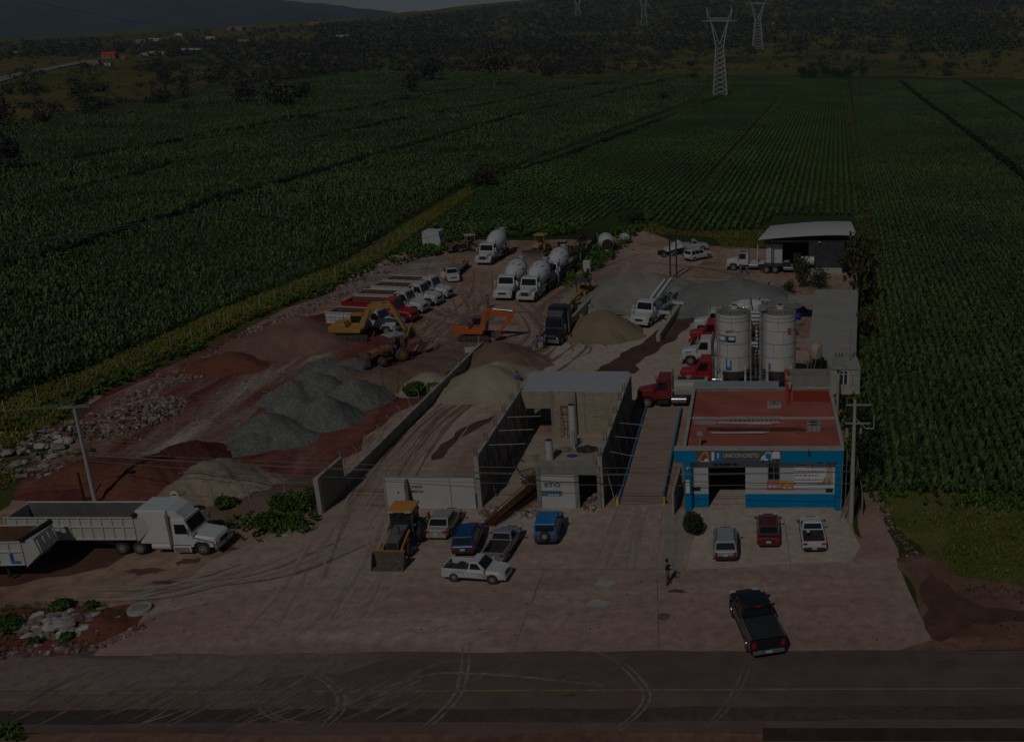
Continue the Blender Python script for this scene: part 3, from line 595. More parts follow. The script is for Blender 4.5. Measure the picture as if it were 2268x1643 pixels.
# aggregate bay walls
t, L = wall('bay_wall', 'pale sloping wall between the yellow grader and the pale aggregate', G(1244, 752), G(1346, 642), 1.5, .3, LTC, None)
for x in (2.5, 8, 13, 18):
    if x < L: M().bb(x, x + .25, -.75, -.16, 0, 1.1).obj('buttress', GREYC, t)
t, L = wall('bay_wall', 'low concrete wall between the two aggregate bays beside the pump truck', G(1458, 757), G(1503, 690), 1.0, .5, LTC, None)
t, L = wall('bay_wall', 'back wall of the grey aggregate bay', G(1520, 640), G(1702, 645), 1.5, .2, GREYC, LTC)
t, L = wall('bay_wall', 'right side wall of the grey aggregate bay', G(1703, 645), G(1672, 700), 1.6, .2, GREYC, LTC)
# boundary walls on the right
t, L = wall('boundary_wall', 'plastered boundary wall running behind the sheds on the right', (8.0, 95), (14.6, 146), 2.2, .2, LTC, None)
t, L = wall('lane_wall', 'narrow white edged wall beside the weighbridge ramp', (-6.6, 73.2), (-6.35, 78.8), 2.0, .14, LTC, None)
t = thing('metal_fence', 'green and grey metal sheet fence beside the right utility pole', 'fence', (8.45, 73.0, 0), R(88)); M().bb(0, 6.5, -.02, .02, .1, 2.0).obj('sheet', mat('green_sheet', (.03, .075, .055), .5), t); M().bb(-.05, 0, -.05, .05, 0, 2.1).bb(6.5, 6.55, -.05, .05, 0, 2.1).bb(0, 6.5, -.03, .03, 2.0, 2.05).obj('frame', STEEL, t)
t = thing('stone_wall', 'dark retaining wall with pale coping at the near right road edge', 'wall', (G(1690, 1632)[0], G(1690, 1622)[1] - .75, 0))
M().bb(0, 40, -.25, .45, 0, .55).obj('wall', mat('dark_stone', (.055, .035, .03), .95, var=.4, scale=1.2), t); M().bb(0, 40, -.5, -.25, 0, .25).obj('coping', JOINT, t)

# ================================================================ office building
X0, X1, YF, YB = -5.72, 6.93, 74.75, 89.2
t = thing('office_building', 'blue and white shop office with red roof and a wide dark passage', 'building', ((X0 + X1) / 2, YF, 0)); cx = (X0 + X1) / 2; g0, g1 = -3.83 - cx, -.84 - cx; l, r = X0 - cx, X1 - cx; D = YB - YF
m = M(); m.bb(l + .5, g0, 0, .2, 1.2, 4.3).bb(g1, r - .5, 0, .2, 1.2, 4.3).bb(g0, g1, 0, .2, 3.6, 4.3).obj('front_wall', WHITEP, t)
M().bb(l + .5, g0, -.03, .2, 0, 1.2).bb(g1, r - .5, -.03, .2, 0, 1.2).obj('blue_base', BLUEP, t)
objs(M().bb(r - .55, r, -.7, .2, 0, 4.28).bb(l, l + .55, -.7, .2, 0, 4.28), 'pillar', BLUEP, t)
M().bb(l - .75, r + .04, -.72, .2, 4.28, 5.3).obj('beam', BLUEP, t); M().bb(l - .78, r + .07, -.75, .1, 5.3, 5.36).obj('coping', LTC, t)
objs(M().bb(l - .1, l + .1, .2, D, 0, 5.15).bb(r - .1, r + .1, .2, D, 0, 5.15), 'side_wall', GREYC, t)
M().bb(l - .14, l + .14, .22, D + .02, 5.15, 5.3).bb(r - .14, r + .14, .22, D + .02, 5.15, 5.3).bb(l + .14, r - .14, D - .1, D + .02, 5.15, 5.28).obj('parapet', LTC, t)
M().bb(l + .1, r - .1, D - .2, D, 0, 5.12).obj('back_wall', GREYC, t)
M().bb(l + .1, r - .1, .2, D - .2, 4.75, 4.95).obj('roof', REDROOF, t)
M().bb(l + .14, r - .14, 7.0, 7.22, 4.951, 5.1).obj('roof_kerb', LTC, t)
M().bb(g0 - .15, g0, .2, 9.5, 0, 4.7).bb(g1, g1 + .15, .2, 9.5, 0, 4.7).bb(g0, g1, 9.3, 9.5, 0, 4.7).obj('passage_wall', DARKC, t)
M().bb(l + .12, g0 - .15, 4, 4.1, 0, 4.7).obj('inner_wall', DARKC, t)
wn = M().bb(.4, 1.28, -.04, -.005, 2.5, 3.75).obj('window', GLASS, t); M().bb(.34, .4, -.06, 0, 2.44, 3.8).bb(1.28, 1.34, -.06, 0, 2.44, 3.8).bb(.4, 1.28, -.06, 0, 3.75, 3.8).bb(.4, 1.28, -.06, 0, 2.44, 2.5).bb(.82, .86, -.055, -.045, 2.5, 3.75).obj('frame', STEEL, wn)
# painted banner over the entrance
BANG = mat('banner_grey', (.10, .105, .10), .7, var=.12); bx0, bx1 = 1863 / 1e9 + l + .96, l + 7.72
b = M().bb(bx0, bx1, -.74, -.722, 4.32, 5.28).obj('banner', BANG, t)
text_mesh('UNICONCRETO', .46, mat('silver_letter', (.50, .50, .48), .5), 'lettering', b, ((bx0 + bx1) / 2 + .2, -.755, 4.88), sx=.86)
SB = mat('sign_blue', (.01, .20, .50), .5); SW = mat('sign_white', (.75, .75, .74), .6, var=.04); SO = mat('sign_orange', (.55, .20, .06), .6); SY = mat('sign_yellow', (.70, .48, .05), .6); SR = mat('sign_red', (.50, .10, .05), .6)
ux = bx0 + 1.25
M().bb(ux, ux + .2, -.76, -.741, 4.45, 5.18).obj('logo', SW, b); M().bb(ux + .2, ux + .42, -.765, -.741, 4.42, 5.2).bb(ux + .42, ux + .62, -.765, -.741, 4.42, 4.6).bb(ux + .62, ux + .8, -.765, -.741, 4.42, 5.12).obj('logo', SB, b); M().bb(ux + .47, ux + .58, -.762, -.741, 4.66, 5.08).obj('logo', SW, b)
# painted excavator arm and mixer truck on the banner
M().prism([(bx0 + .06, 4.4), (bx0 + .25, 4.75), (bx0 + .6, 5.2), (bx0 + .95, 5.26), (bx0 + 1.1, 4.5), (bx0 + .95, 4.5), (bx0 + .8, 5.0), (bx0 + .62, 4.95), (bx0 + .45, 4.55), (bx0 + .35, 4.4)], -.758, -.741).obj('painted_arm', SO, b)
M().bb(bx0 + .35, bx0 + 1.1, -.75, -.741, 4.36, 4.42).bb(bx0 + .7, bx0 + 1.0, -.757, -.741, 4.42, 4.6).obj('painted_ground', SW, b)
tx = bx1 - 1.62
M().prism([(tx, 4.45), (tx + .06, 4.75), (tx + .3, 4.95), (tx + .42, 5.15), (tx + .8, 5.2), (tx + .85, 4.45)], -.756, -.741).obj('painted_truck', SW, b)
M().prism([(tx + .36, 4.92), (tx + .46, 5.1), (tx + .72, 5.12), (tx + .82, 4.9), (tx + .8, 4.5), (tx + .4, 4.66)], -.762, -.7565).obj('painted_truck', SB, b)
M().prism([(tx + .86, 4.62), (tx + .88, 5.12), (tx + 1.15, 5.25), (tx + 1.5, 5.2), (tx + 1.56, 4.75), (tx + 1.5, 4.62)], -.757, -.741).obj('painted_drum', SW, b)
m = M()
for wx in (tx + .2, tx + .68, tx + 1.3): m.cyl((wx, -.741, 4.44), (wx, -.765, 4.44), .1, n=14)
objs(m, 'painted_wheel', DARK, b)
text_mesh('Tel: 33 2087 1051', .30, INK, 'lettering', t, (g0 + 1.42, -.03, 3.77), sx=.95)
# leaflets and panels on the front
def sign(x0, x1, z0, z1, mt, name='poster', y=-.035): return M().bb(x0, x1, y, y + .03, z0, z1).obj(name, mt, t)
pl = sign(.28, 2.42, .95 + .62, 2.38, mat('poster_orange', (.60, .20, .12), .7, var=.2)); pl['label'] = 'orange poster with painted vehicles'
M().bb(1.35, 2.38, -.042, -.036, 2.18, 2.34).bb(1.7, 2.1, -.042, -.036, 1.9, 2.12).obj('poster_detail', SY, pl)
M().bb(.42, .95, -.042, -.036, 1.8, 1.95).bb(.98, 1.35, -.042, -.036, 1.85, 2.02).bb(1.6, 1.85, -.043, -.036, 1.64, 1.8).bb(2.0, 2.3, -.043, -.036, 1.64, 1.78).obj('poster_detail', SW, pl); M().bb(.62, .85, -.047, -.0425, 1.84, 1.92).bb(1.05, 1.3, -.047, -.0425, 1.9, 2.0).obj('poster_detail', SB, pl)
sg = sign(2.5, 5.72, 1.78, 4.1, SW, 'wall_sign')
text_mesh('TU EDIFICIO', .42, mat('pale_letter', (.34, .34, .34), .6), 'lettering', sg, (4.2, -.045, 3.62), sx=.78); text_mesh('ESTAMOS', .2, GREYINK, 'lettering', sg, (3.0, -.045, 3.72), sx=.8)
for z, a, c in ((3.22, 2.52, 4.9), (2.85, 2.52, 4.45), (2.47, 2.52, 4.75)):
    m = M(); x = a
    while x < c: w_ = random.uniform(.12, .34); m.bb(x, min(x + w_, c), -.047, -.036, z - .045, z + .045); x += w_ + .06
    m.obj('text_line', GREYINK, sg)
M().bb(2.5, 5.4, -.05, -.036, 2.0, 2.24).obj('band', GREYINK, sg); M().bb(2.6, 4.9, -.055, -.051, 2.07, 2.17).obj('band', SW, sg)
# the little arched tower pictured on the sign
STONE = mat('picture_stone', (.50, .42, .32), .7); m = M()
m.bb(5.05, 5.6, -.06, -.036, 2.0, 2.55).bb(5.0, 5.65, -.065, -.036, 2.55, 2.75).bb(5.08, 5.58, -.06, -.036, 2.75, 3.35).bb(5.0, 5.65, -.065, -.036, 3.35, 3.45).bb(5.12, 5.55, -.06, -.036, 3.45, 3.85); m.obj('picture', STONE, sg)
M().bb(5.22, 5.42, -.066, -.0605, 2.05, 2.45).bb(5.25, 5.42, -.066, -.0605, 3.5, 3.75).obj('picture', SO, sg); M().prism([(4.6, 2.0), (5.04, 2.0), (5.04, 2.9), (4.85, 2.5)], -.055, -.0365).obj('picture', mat('picture_tan', (.38, .28, .18), .7), sg)
m = M(); 
for i in range(9): a = random.uniform(4.3, 5.5); m.bb(a, a + random.uniform(.1, .3), -.05, -.036, 3.92 + random.uniform(-.05, .08), 4.02 + random.uniform(0, .07))
m.obj('picture', GREYINK, sg)
sign(5.05, 5.62, 1.35, 1.68, mat('notice_black', (.035, .035, .03), .5, var=.5, scale=9), 'notice'); sign(l + .55, l + 1.25, 1.48, 1.82, mat('notice_black', (.035, .035, .03)), 'notice')
M().bb(l + .12, l + .42, -.735, -.705, 1.6, 2.75).obj('light_panel', SW, t); M().cyl((l + .3, -.9, 3.85), (l + .45, -.6, 3.75), .09, n=8).obj('flood_light', SW, t)
M().box((4.6 - 1, -.9, 5.2), (.16, .3, .2)).cyl((3.6, -.7, 5.2), (3.6, -.7, 5.45), .03, n=6).obj('camera_unit', DARK, t)
M().bb(l + 1.15, l + 1.3, .9, 1.05, 4.95, 6.0).box((l + 1.22, .9, 6.1), (.45, .35, .28)).obj('roof_lamp', STEEL, t)
# red beam and concrete stair head at the back right of the roof
M().bb(r - 3.5, r - .2, D - 3.2 + .2, D - .21, 4.951, 5.02).obj('roof_patch', CM('fresh_red', (.34, .035, .012), rough=.8, var=.2), t)
M().box((r - 4.05, D - 1.0, 5.6), (.34, 6.0, .3), Matrix.Rotation(R(13), 3, 'X')).obj('beam_red', REDP, t)
sh = thing('stair_house', 'unfinished grey concrete box standing at the back of the red roof', 'concrete structure', (cx + 3.86 + .4, YB + 1.2, 0))
M().bb(-2.1, 2.1, -1.1, -.95, 0, 6.3).bb(-2.1, -1.95, -.95, 1.1, 0, 6.3).bb(1.95, 2.1, -.95, 1.1, 0, 6.3).bb(-1.95, 1.95, .95, 1.1, 0, 6.3).obj('wall', GREYC, sh); M().bb(-1.94, 1.94, -.94, .94, 4.9, 5.0).obj('slab', DARKC, sh); M().bb(2.1, 2.22, -1.2, -1.0, 3.5, 6.4).obj('column', LTC, sh)
# things lying on the red roof
zr = 4.96
def bundle(name, label, x, y, L, n, mt, w_=.6, rz=0):
    m = M()
    for i in range(n):
        yy = random.uniform(-w_ / 2, w_ / 2); a = random.uniform(-L * .12, L * .12); m.cyl((-L / 2 + a, yy, .05 + random.random() * .12), (L / 2 + a, yy + random.uniform(-.12, .12), .05 + random.random() * .12), .035, n=5)
    o = m.obj(name, mt); o.location = (x, y, zr); o.rotation_euler.z = rz; return tag(o, label, 'steel bars')
bundle('rebar_bundle', 'long bundle of rusty bars lying across the middle of the red roof', 0.2, YF + 4.5, 7.2, 16, RUST, .7)
bundle('rebar_bundle', 'pale pipes lying just behind the roof kerb of the red roof', -.6, YF + 5.9, 4.8, 9, STEEL, .4)
bundle('rebar_bundle', 'short grey pipes in front of the rusty bars on the roof', -1.2, YF + 3.7, 4.4, 8, STEEL, .3)
bundle('steel_tube', 'two dark tubes behind the banner at the front edge of the roof', -.6, YF + .7, 4.6, 4, DARK, .3)
st = thing('steel_cage', 'row of curled rebar stirrups on the red roof', 'rebar', (-.1, YF + 6.3, zr)); m = M()
for i in range(12):
    x = -2.2 + i * .38; m.tube([(x, -.25, .05), (x, .2, .05), (x + .1, .2, .42), (x + .1, -.25, .42), (x, -.25, .05)], .03, 4)
objs(m, 'stirrup', STEEL, st); M().cyl((-2.4, -.25, .06), (2.2, -.25, .06), .03, n=5).cyl((-2.4, .2, .42), (2.2, .2, .42), .03, n=5).obj('bars', STEEL, st)
t2 = thing('water_filter', 'small grey rooftop skylight frame wrapped in plastic', 'skylight', (1.65, YF + 10.3, zr)); M().bb(-.62, .62, -.6, .6, 0, .18).obj('curb', LTC, t2); M().bb(-.5, .5, -.48, .48, .181, .22).obj('cover', GREYC, t2); M().bb(-.06, .06, -.06, .3, .22, .34).obj('knob', DARK, t2)
t2 = thing('air_conditioner', 'white rooftop air conditioning unit with railing on the right of the red roof', 'air conditioner', (4.85, YF + 4.6, zr)); M().bb(-.55, .55, -.55, .55, 0, .55).obj('case', STEEL, t2); M().cyl((0, 0, .55), (0, 0, .6), .4, n=16).obj('fan', DARK, t2); m = M(); [m.cyl((x, -.65, 0), (x, -.65, .8), .03, n=5) for x in (-.6, -.2, .2, .6)]; m.cyl((-.6, -.65, .8), (.6, -.65, .8), .03, n=5).obj('railing', STEEL, t2)
t2 = M().bb(-.14, .14, -.9, .9, 0, .12).obj('plank', WOOD, loc=(3.55, YF + 4.4, zr)); tag(t2, 'short plank lying beside the air conditioner on the roof', 'plank')
t2 = M().prism([(-1, .01), (.9, .01), (.7, .03), (-.8, .03)], -.4, .5).obj('plastic_sheet', GALV, loc=(-4.3, YF + 6.1, zr)); tag(t2, 'grey plastic sheet at the left end of the roof kerb', 'plastic sheet')
t2 = M().cyl((0, 0, .3), (0, .1, .9), .22, .26, 10).obj('barrel', WHITEP, loc=(3.05, YB + .4 - .9, 4.96)); tag(t2, 'white bucket beside the red beam on the roof', 'bucket')
# grey lean-to roof between office and silos
t = thing('lean_to', 'long grey sheet roof strip behind the red roofed office', 'lean-to', (-1.9, YB + .2, 0)); m = M().prism([(.02, 4.45), (2.9, 4.75), (2.9, 4.8), (.02, 4.5)], -4.05, 4.1, axis='x').obj('roof', GALV, t); M().bb(-4.0, 4.1, .05, .2, 0, 4.42).obj('wall', GREYC, t)

# ================================================================ building under construction
t = thing('unfinished_building', 'roofless block building under construction with concrete columns', 'building', (-22.4, 74.6, 0)); W_, D1, D2, H_ = 9.9, 15.7, 21.0, 4.35
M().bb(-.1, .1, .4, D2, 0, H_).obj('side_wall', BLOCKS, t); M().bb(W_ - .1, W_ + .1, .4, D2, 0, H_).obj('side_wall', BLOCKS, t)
M().bb(-.13, .13, .4, D2, H_, H_ + .16).bb(W_ - .13, W_ + .13, .4, D2, H_, H_ + .16).obj('bond_beam', LTC, t)
M().bb(.1, .6, D1, D1 + .15, 0, H_).bb(.6, 2.9, D1, D1 + .15, 2.9, H_).bb(2.9, W_ - .1, D1, D1 + .15, 0, H_).obj('back_wall', BLOCK, t)
M().bb(.4, 2.9, D1 - .04, D1, 2.75, 2.92).bb(.45, .6, D1 - .04, D1, 0, 2.75).bb(2.9, 3.15, D1 - .06, D1, 0, H_ + .2).bb(6.0, 6.2, D1 - .04, D1, 0, H_).obj('lintel', GREYC, t)
M().bb(7.0, W_ - .1, D1 - .03, D1, 1.9, 2.05).obj('lintel', GREYC, t)
M().bb(5.0, 5.35, D1 - .35, D1, 0, H_ + .1).obj('column', GREYC, t)
for x, y in [(0, .2)] + [(0, y) for y in (3.4, 6.6, 9.8, 13.0, D1 + .1)] + [(W_, y) for y in (.2, 3.4, 6.6, 9.8, 13.0, D1 + .1)]:
    M().bb(x - .18, x + .18, y - .18, y + .18, 0, H_ + .15).obj('column', LTC if y < 1 else GREYC, t)
    m = M(); [m.cyl((x + a, y + b, H_ + .15), (x + a * 1.1, y + b, H_ + .9), .018, n=4) for a in (-.1, .1) for b in (-.1, .1)]; m.obj('rebar', RUST, t)
rf = M().prism([(D1 + .16, H_ + .02), (D2 + .2, H_ + .22), (D2 + .2, H_ + .26), (D1 + .16, H_ + .06)], .15, W_ - .15, axis='x').obj('metal_roof', mat('light_sheet', (.36, .37, .375), .5, metal=.2, var=.06, scale=.4), t)
M().bb(.1, W_ - .1, .4, D1, .03, .06).obj('floor', mat('tan_floor', (.40, .33, .25), .9, var=.2, scale=.5), t)
# front room with slab
fx0 = 4.75
objs(M().bb(fx0, fx0 + .3, -.1, .2, 0, 3.75).bb(W_ - 1.75 - .35, W_ - 1.75, -.1, .2, 0, 3.0).bb(W_ - .28, W_ - .02, -.1, .2, 0, 3.75), 'column', GREYC, t)
M().bb(fx0 + .3, W_ - .28, 0, .18, 2.95, 4.15).obj('front_wall', GREYC, t)
pw = M().bb(fx0 + .3, W_ - 2.1, -.01, .14, 0, 2.95).obj('front_wall', WHITEP, t)
text_mesh('ETO', .5, INK, 'lettering', pw, (fx0 + 1.25, -.02, 2.05), sx=1.35)
M().bb(fx0 + .35, fx0 + 2.0, -.03, -.011, 1.1, 1.55).obj('strip', GREYINK, pw); M().bb(fx0 + .85, fx0 + 1.8, -.04, -.031, 1.3, 1.5).obj('strip', SB, pw); m = M(); [m.bb(fx0 + .9 + i * .22, fx0 + 1.04 + i * .22, -.045, -.041, 1.16, 1.28) for i in range(4)]; m.obj('strip', SW, pw)
M().bb(fx0, fx0 + .15, .2, 5.4, 0, 3.7).bb(fx0 + .15, W_ - .12, 5.25, 5.4, 0, 3.7).obj('partition', BLOCKS, t)
M().bb(fx0 - .05, W_ - .11, .19, 5.6, 3.7, 3.85).obj('slab', mat('tan_slab', (.38, .31, .23), .9, var=.2, scale=.6), t)
m = M(); [m.cyl((fx0 + .1 + a, .1, 4.1), (fx0 + .1 + a, .1, 4.75), .018, n=4) for a in (-.2, -.1, 0, .1, .2)]; [m.cyl((W_ - .3 + a, .1, 4.1), (W_ - .3 + a, .1, 4.75), .018, n=4) for a in (-.2, 0, .2)]; m.obj('rebar', RUST, t)
for y in (6.6, 9.8, 3.4): M().cyl((-1.6 + 1.5, y, 4.1), (3.2, y + .2, 4.15), .03, n=5).obj('brace', STEEL, t); M().cyl((W_, y, 3.6), (W_ + 2.4, y + .2, 3.3 if y > 4 else 3.0), .03, n=5).obj('brace', STEEL, t)
for i, y in enumerate(np.linspace(1.2, 14.6, 9)): M().cyl((W_ + .9, y, 0), (W_ + .18, y, 3.6), .05, n=6).obj('prop', WOOD if i % 2 else STEEL, t)
for i, y in enumerate(np.linspace(2.0, 14.0, 7)): M().cyl((.9, y, 0), (.14, y, 3.2), .05, n=6).obj('prop', WOOD, t)
def pipe(x, y, z, L, lbl):
    o = M(); o.cyl((0, 0, 0), (0, 0, L), .3, n=20, caps=False).cyl((0, 0, 0), (0, 0, L - .02), .27, n=20); q = thing('white_pipe', lbl, 'pipe', (-22.4 + x, 74.6 + y, z)); o.obj('tube', WHITEP, q); M().cyl((0, 0, L - .03), (0, 0, L + .005), .275, n=20).obj('mouth', DARK, q)
pipe(5.75, .9, 3.85, 1.75, 'short upright white pipe at the front of the slab'); pipe(7.05, 4.6, 3.85, 3.4, 'tall upright white pipe near the middle of the slab')
o = M().bb(-.14, .14, -.14, .14, 0, 1.5).obj('concrete_stub', LTC, loc=(-22.4 + 7.25, 74.6 + 3.4, 3.85)); tag(o, 'square concrete stub in front of the tall white pipe', 'concrete stub')
def tarp(name, label, cat, x, y, z, rx, ry, h, mt):
    n = 16; V = []; 
    for i in range(n + 1):
        for j in range(n + 1):
            u, v = i / n * 2 - 1, j / n * 2 - 1; d = math.hypot(u, v); V.append((u * rx, v * ry, max(.01, h * (1.1 - d) + .12 * h * math.sin(7 * u + 3 * v) + .15 * h * random.random())))
    F = [(a * (n + 1) + b, (a + 1) * (n + 1) + b, (a + 1) * (n + 1) + b + 1, a * (n + 1) + b + 1) for a in range(n) for b in range(n) if math.hypot((a + .5) / n * 2 - 1, (b + .5) / n * 2 - 1) < .98]
    me = bpy.data.meshes.new(name); me.from_pydata(V, [], F); me.materials.append(mt); o = link(name, me); o.location = (x, y, z); return tag(o, label, cat)
BLUECL = mat('blue_cloth', (.03, .06, .28), .8, var=.3)
tarp('tool_pile', 'black heap of bags beside the tall white pipe', 'bags', -22.4 + 8.4, 74.6 + 3.0, 3.85, .9, .8, .35, DARK); tarp('cloth', 'crumpled blue cloth on the slab', 'cloth', -22.4 + 7.4, 74.6 + 1.7, 3.85, .45, .35, .15, BLUECL)
tarp('sack_pile', 'tan sacks on the slab between the white pipes', 'sacks', -22.4 + 6.6, 74.6 + 3.0, 3.85, .6, .5, .3, SANDT)
tarp('cement_sheet', 'grey sheet spread on the slab', 'sheet', -22.4 + 5.7, 74.6 + 2.6, 3.85, .8, .7, .12, GREYC)
lad = thing('wooden_ladder', 'wooden ladder leaning on the back wall inside the unfinished building', 'ladder', (-22.4 + 4.2, 74.6 + 14.9, .06)); M().cyl((-.3, 0, 0), (-.3, .6, 3.0), .05, n=5).cyl((.3, 0, 0), (.3, .6, 3.0), .05, n=5).obj('rail', WOOD, lad); m = M(); [m.cyl((-.3, .12 * i, .6 * i), (.3, .12 * i, .6 * i), .04, n=5) for i in range(1, 6)]; m.obj('rung', WOOD, lad)
# rusty steel scrap leaning out of the front
sc = thing('steel_pile', 'tangled pile of long rusty reinforcing steel spilling out of the unfinished front', 'rebar pile', (-19.2, 73.4, 0)); m = M()
for i in range(60):
    a = random.uniform(-.5, .5); b = random.uniform(-.5, .5); m.cyl((-1.6 + a, -2.0 + b * .7, .1 + random.random() * .3), (1.5 + a * .7, 3.6 + b, .6 + random.random() * 1.4), .035, n=5)
for i in range(26):
    x, y, z = 1.0 + random.uniform(-.8, .9), 3.2 + random.uniform(-1, 1.2), random.uniform(.5, 2.2); r = random.uniform(.3, .7); m.tube([(x + r * math.cos(q), y + .3 * math.sin(q * 2), z + r * .6 * math.sin(q)) for q in np.linspace(0, 5, 9)], .03, 4)
m.obj('bars', RUST, sc); M().tube([(0, 3.4, 1.8), (-.7, 3.6, 2.6), (-.9, 3.7, 3.1), (-.4, 3.7, 3.4), (.1, 3.6, 3.0)], .06, 6).tube([(1.3, 3.9, 2.2), (1.9, 4.1, 2.9), (2.1, 4.2, 3.4), (1.7, 4.2, 3.5)], .06, 6).obj('hose', DARK, sc)
o = bundle('plank_stack', 'dark planks on the floor along the inside left wall', -19.0, 81.5, 4.6, 10, WOOD, .5, R(72)); o.location.z = .07; o['category'] = 'planks'
rocks('rubble', 'rubble of the collapsed corner seen through the doorway', blob(1312, 1118, .7, 1.5, .3), 90, .08, .3, ROCK)

# ================================================================ weighbridge
t = thing('weighbridge', 'long concrete truck weighbridge with blue side rails', 'weighbridge', (-9.4, 75.4, 0)); L = 21.6
M().bb(-1.7, 1.7, 0, L, 0, .3).obj('deck', mat('worn_deck', (.29, .205, .165), .95, var=.22, scale=.35, bump=.3), t)
BLR = mat('rail_blue', (.03, .20, .38), .6, dirt=.3)
M().bb(-1.85, -1.72, 0, L, 0, .55).obj('rail', BLR, t); M().bb(1.72, 1.85, 0, L, 0, .55).obj('rail', BLR, t)
m = M(); [m.bb(-1.68, 1.68, y - .03, y + .03, .3, .307) for y in np.linspace(0.3, L - .3, 9)]; m.obj('joint', JOINT, t)
for x in (-1.9, 1.9): M().bb(x - .1, x + .1, -.35, 0, 0, .65).obj('end_post', SY, t)
# ================================================================ silos
def silo(fx, fy, label, logo):
    p = G(fx, fy); t = thing('silo', label, 'silo', (p.x, 102.4, 0)); r = 1.79; zb, zt = 2.9, 9.0
    SI = CM('silo_white', (.60, .58, .54), rough=.6, var=.08, scale=.5, dirt=.18)
    M().lathe((0, 0, 0), (0, 0, 1), [(zb, r), (zt, r)], 40).obj('shell', SI, t)
    M().lathe((0, 0, 0), (0, 0, 1), [(1.2, .3), (zb - .01, r - .02)], 32).obj('cone', GREYC, t); M().lathe((0, 0, 0), (0, 0, 1), [(zt + .01, r + .02), (zt + .45, .35), (zt + .5, .3)], 40).obj('roof', mat('silo_roof', (.22, .215, .185), .9, var=.25, dirt=.2), t)
    SE = mat('seam_grey', (.17, .165, .155), .8)
    for z in (zb + .03, zb + 1.5, zb + 2.95, zb + 4.35, zb + 5.35, zb + 5.75): M().lathe((0, 0, 0), (0, 0, 1), [(z, r + .012), (z + .05, r + .012)], 40).obj('seam', SE, t)
    for i, (z, a) in enumerate(((zb, -70), (zb + 1.5, -110), (zb + 2.95, -75), (zb + 4.35, -95))):
        x, y = math.cos(R(a)) * r, math.sin(R(a)) * r; M().box((x * 1.004, y * 1.004, z + .75), (.03, .03, 1.4)).obj('seam', SE, t)
    for a in (45, 135, 225, 315): x, y = math.cos(R(a)) * (r - .05), math.sin(R(a)) * (r - .05); M().bb(x - .1, x + .1, y - .1, y + .1, 0, zb + .5).obj('leg', SI, t)
    M().cyl((-1.3, -1.3, .3), (1.3, -1.3, 2.7), .05, n=5).cyl((1.3, -1.3, .3), (-1.3, -1.3, 2.7), .05, n=5).obj('brace', DARK, t)
    m = M(); n = 14
    for i in range(n): a = 2 * math.pi * i / n; m.cyl((math.cos(a) * r, math.sin(a) * r, zt), (math.cos(a) * r, math.sin(a) * r, zt + 1.0), .03, n=4)
    for z in (.55, 1.0): m.tube([(math.cos(a) * r, math.sin(a) * r, zt + z) for a in np.linspace(0, 2 * math.pi, 25)], .025, 4)
    m.obj('railing', STEEL, t); M().cyl((.1, -.2, zt + .35), (.1, -.2, zt + .75), .4, n=16).obj('filter', SI, t); M().cyl((.1, -.2, zt + .751), (.1, -.2, zt + .79), .28, n=14).obj('hatch', DARK, t)
    m = M(); a = R(215); lx, ly = math.cos(a) * (r + .2), math.sin(a) * (r + .2)
    for s in (-.22, .22): m.cyl((lx + s, ly, .2), (lx + s, ly, zt + 1), .03, n=4)
    for z in np.arange(.4, zt, .3): m.cyl((lx - .22, ly, z), (lx + .22, ly, z), .018, n=4)
    m.obj('ladder', STEEL, t)
    def curved(a0, a1, z0, z1, mt, name, off=.02):
        mm = M(); vs = []; N = 8
        for i in range(N + 1):
            q = R(a0 + (a1 - a0) * i / N); 
            for z in (z0, z1): vs.append((math.cos(q) * (r + off), math.sin(q) * (r + off), z))
        mm.add(vs, [(2 * i, 2 * i + 2, 2 * i + 3, 2 * i + 1) for i in range(N)], True); return mm.obj(name, mt, t)
    if logo:
        curved(-150, -82, 6.1, 6.85, GREYINK, 'sign_band'); curved(-112, -82, 6.14, 6.8, mat('band_blue', (.015, .06, .25), .5), 'sign_band', .03); curved(-105, -86, 6.4, 6.72, SW, 'sign_band', .04); curved(-145, -118, 6.3, 6.7, SW, 'sign_band', .04)
        curved(-116, -111, 3.3, 4.35, SB, 'logo', .03); curved(-116, -96, 3.1, 3.45, SB, 'logo', .035); curved(-101, -96, 3.2, 4.25, SB, 'logo', .03); curved(-108, -104, 3.55, 4.3, SW, 'logo', .03)
        text_mesh('SILO 2', .34, GREYINK, 'lettering', t, (-.35, -r - .03, 7.35), sx=.9)
    else:
        curved(-62, -48, 6.9, 7.6, SR, 'painted_mark', .03); curved(-128, -120, 3.1, 3.8, SB, 'logo', .03)
silo(1628, 830, 'left white cement silo with blue logo panel and rooftop railing', True); silo(1722, 830, 'right white cement silo with faded red mark near the top', False)
t = thing('conveyor_tower', 'narrow white ladder tower between the two silos', 'ladder tower', (G(1675, 830)[0] - .15, 101.6, 0)); m = M()
for x in (-.45, .55): m.bb(x - .08, x + .08, -.08, .08, 0, 9.6)
m.obj('post', STEEL, t); m = M(); [m.bb(-.4, .5, -.05, .05, z, z + .1) for z in np.arange(.5, 9.2, .42)]; m.obj('rung', DARK, t); M().box((.75, 0, 9.6), (.8, .6, .5)).obj('drive_box', STEEL, t)
bx = thing('control_cabinet', 'pale cabinet hanging beside the red tank truck at the silos', 'cabinet', (G(1575, 770)[0], 101.5, 0)); M().bb(-.3, .3, -.2, .2, .6, 1.9).obj('case', STEEL, bx); M().cyl((0, 0, 0), (0, 0, .6), .05, n=6).obj('stand', DARK, bx)

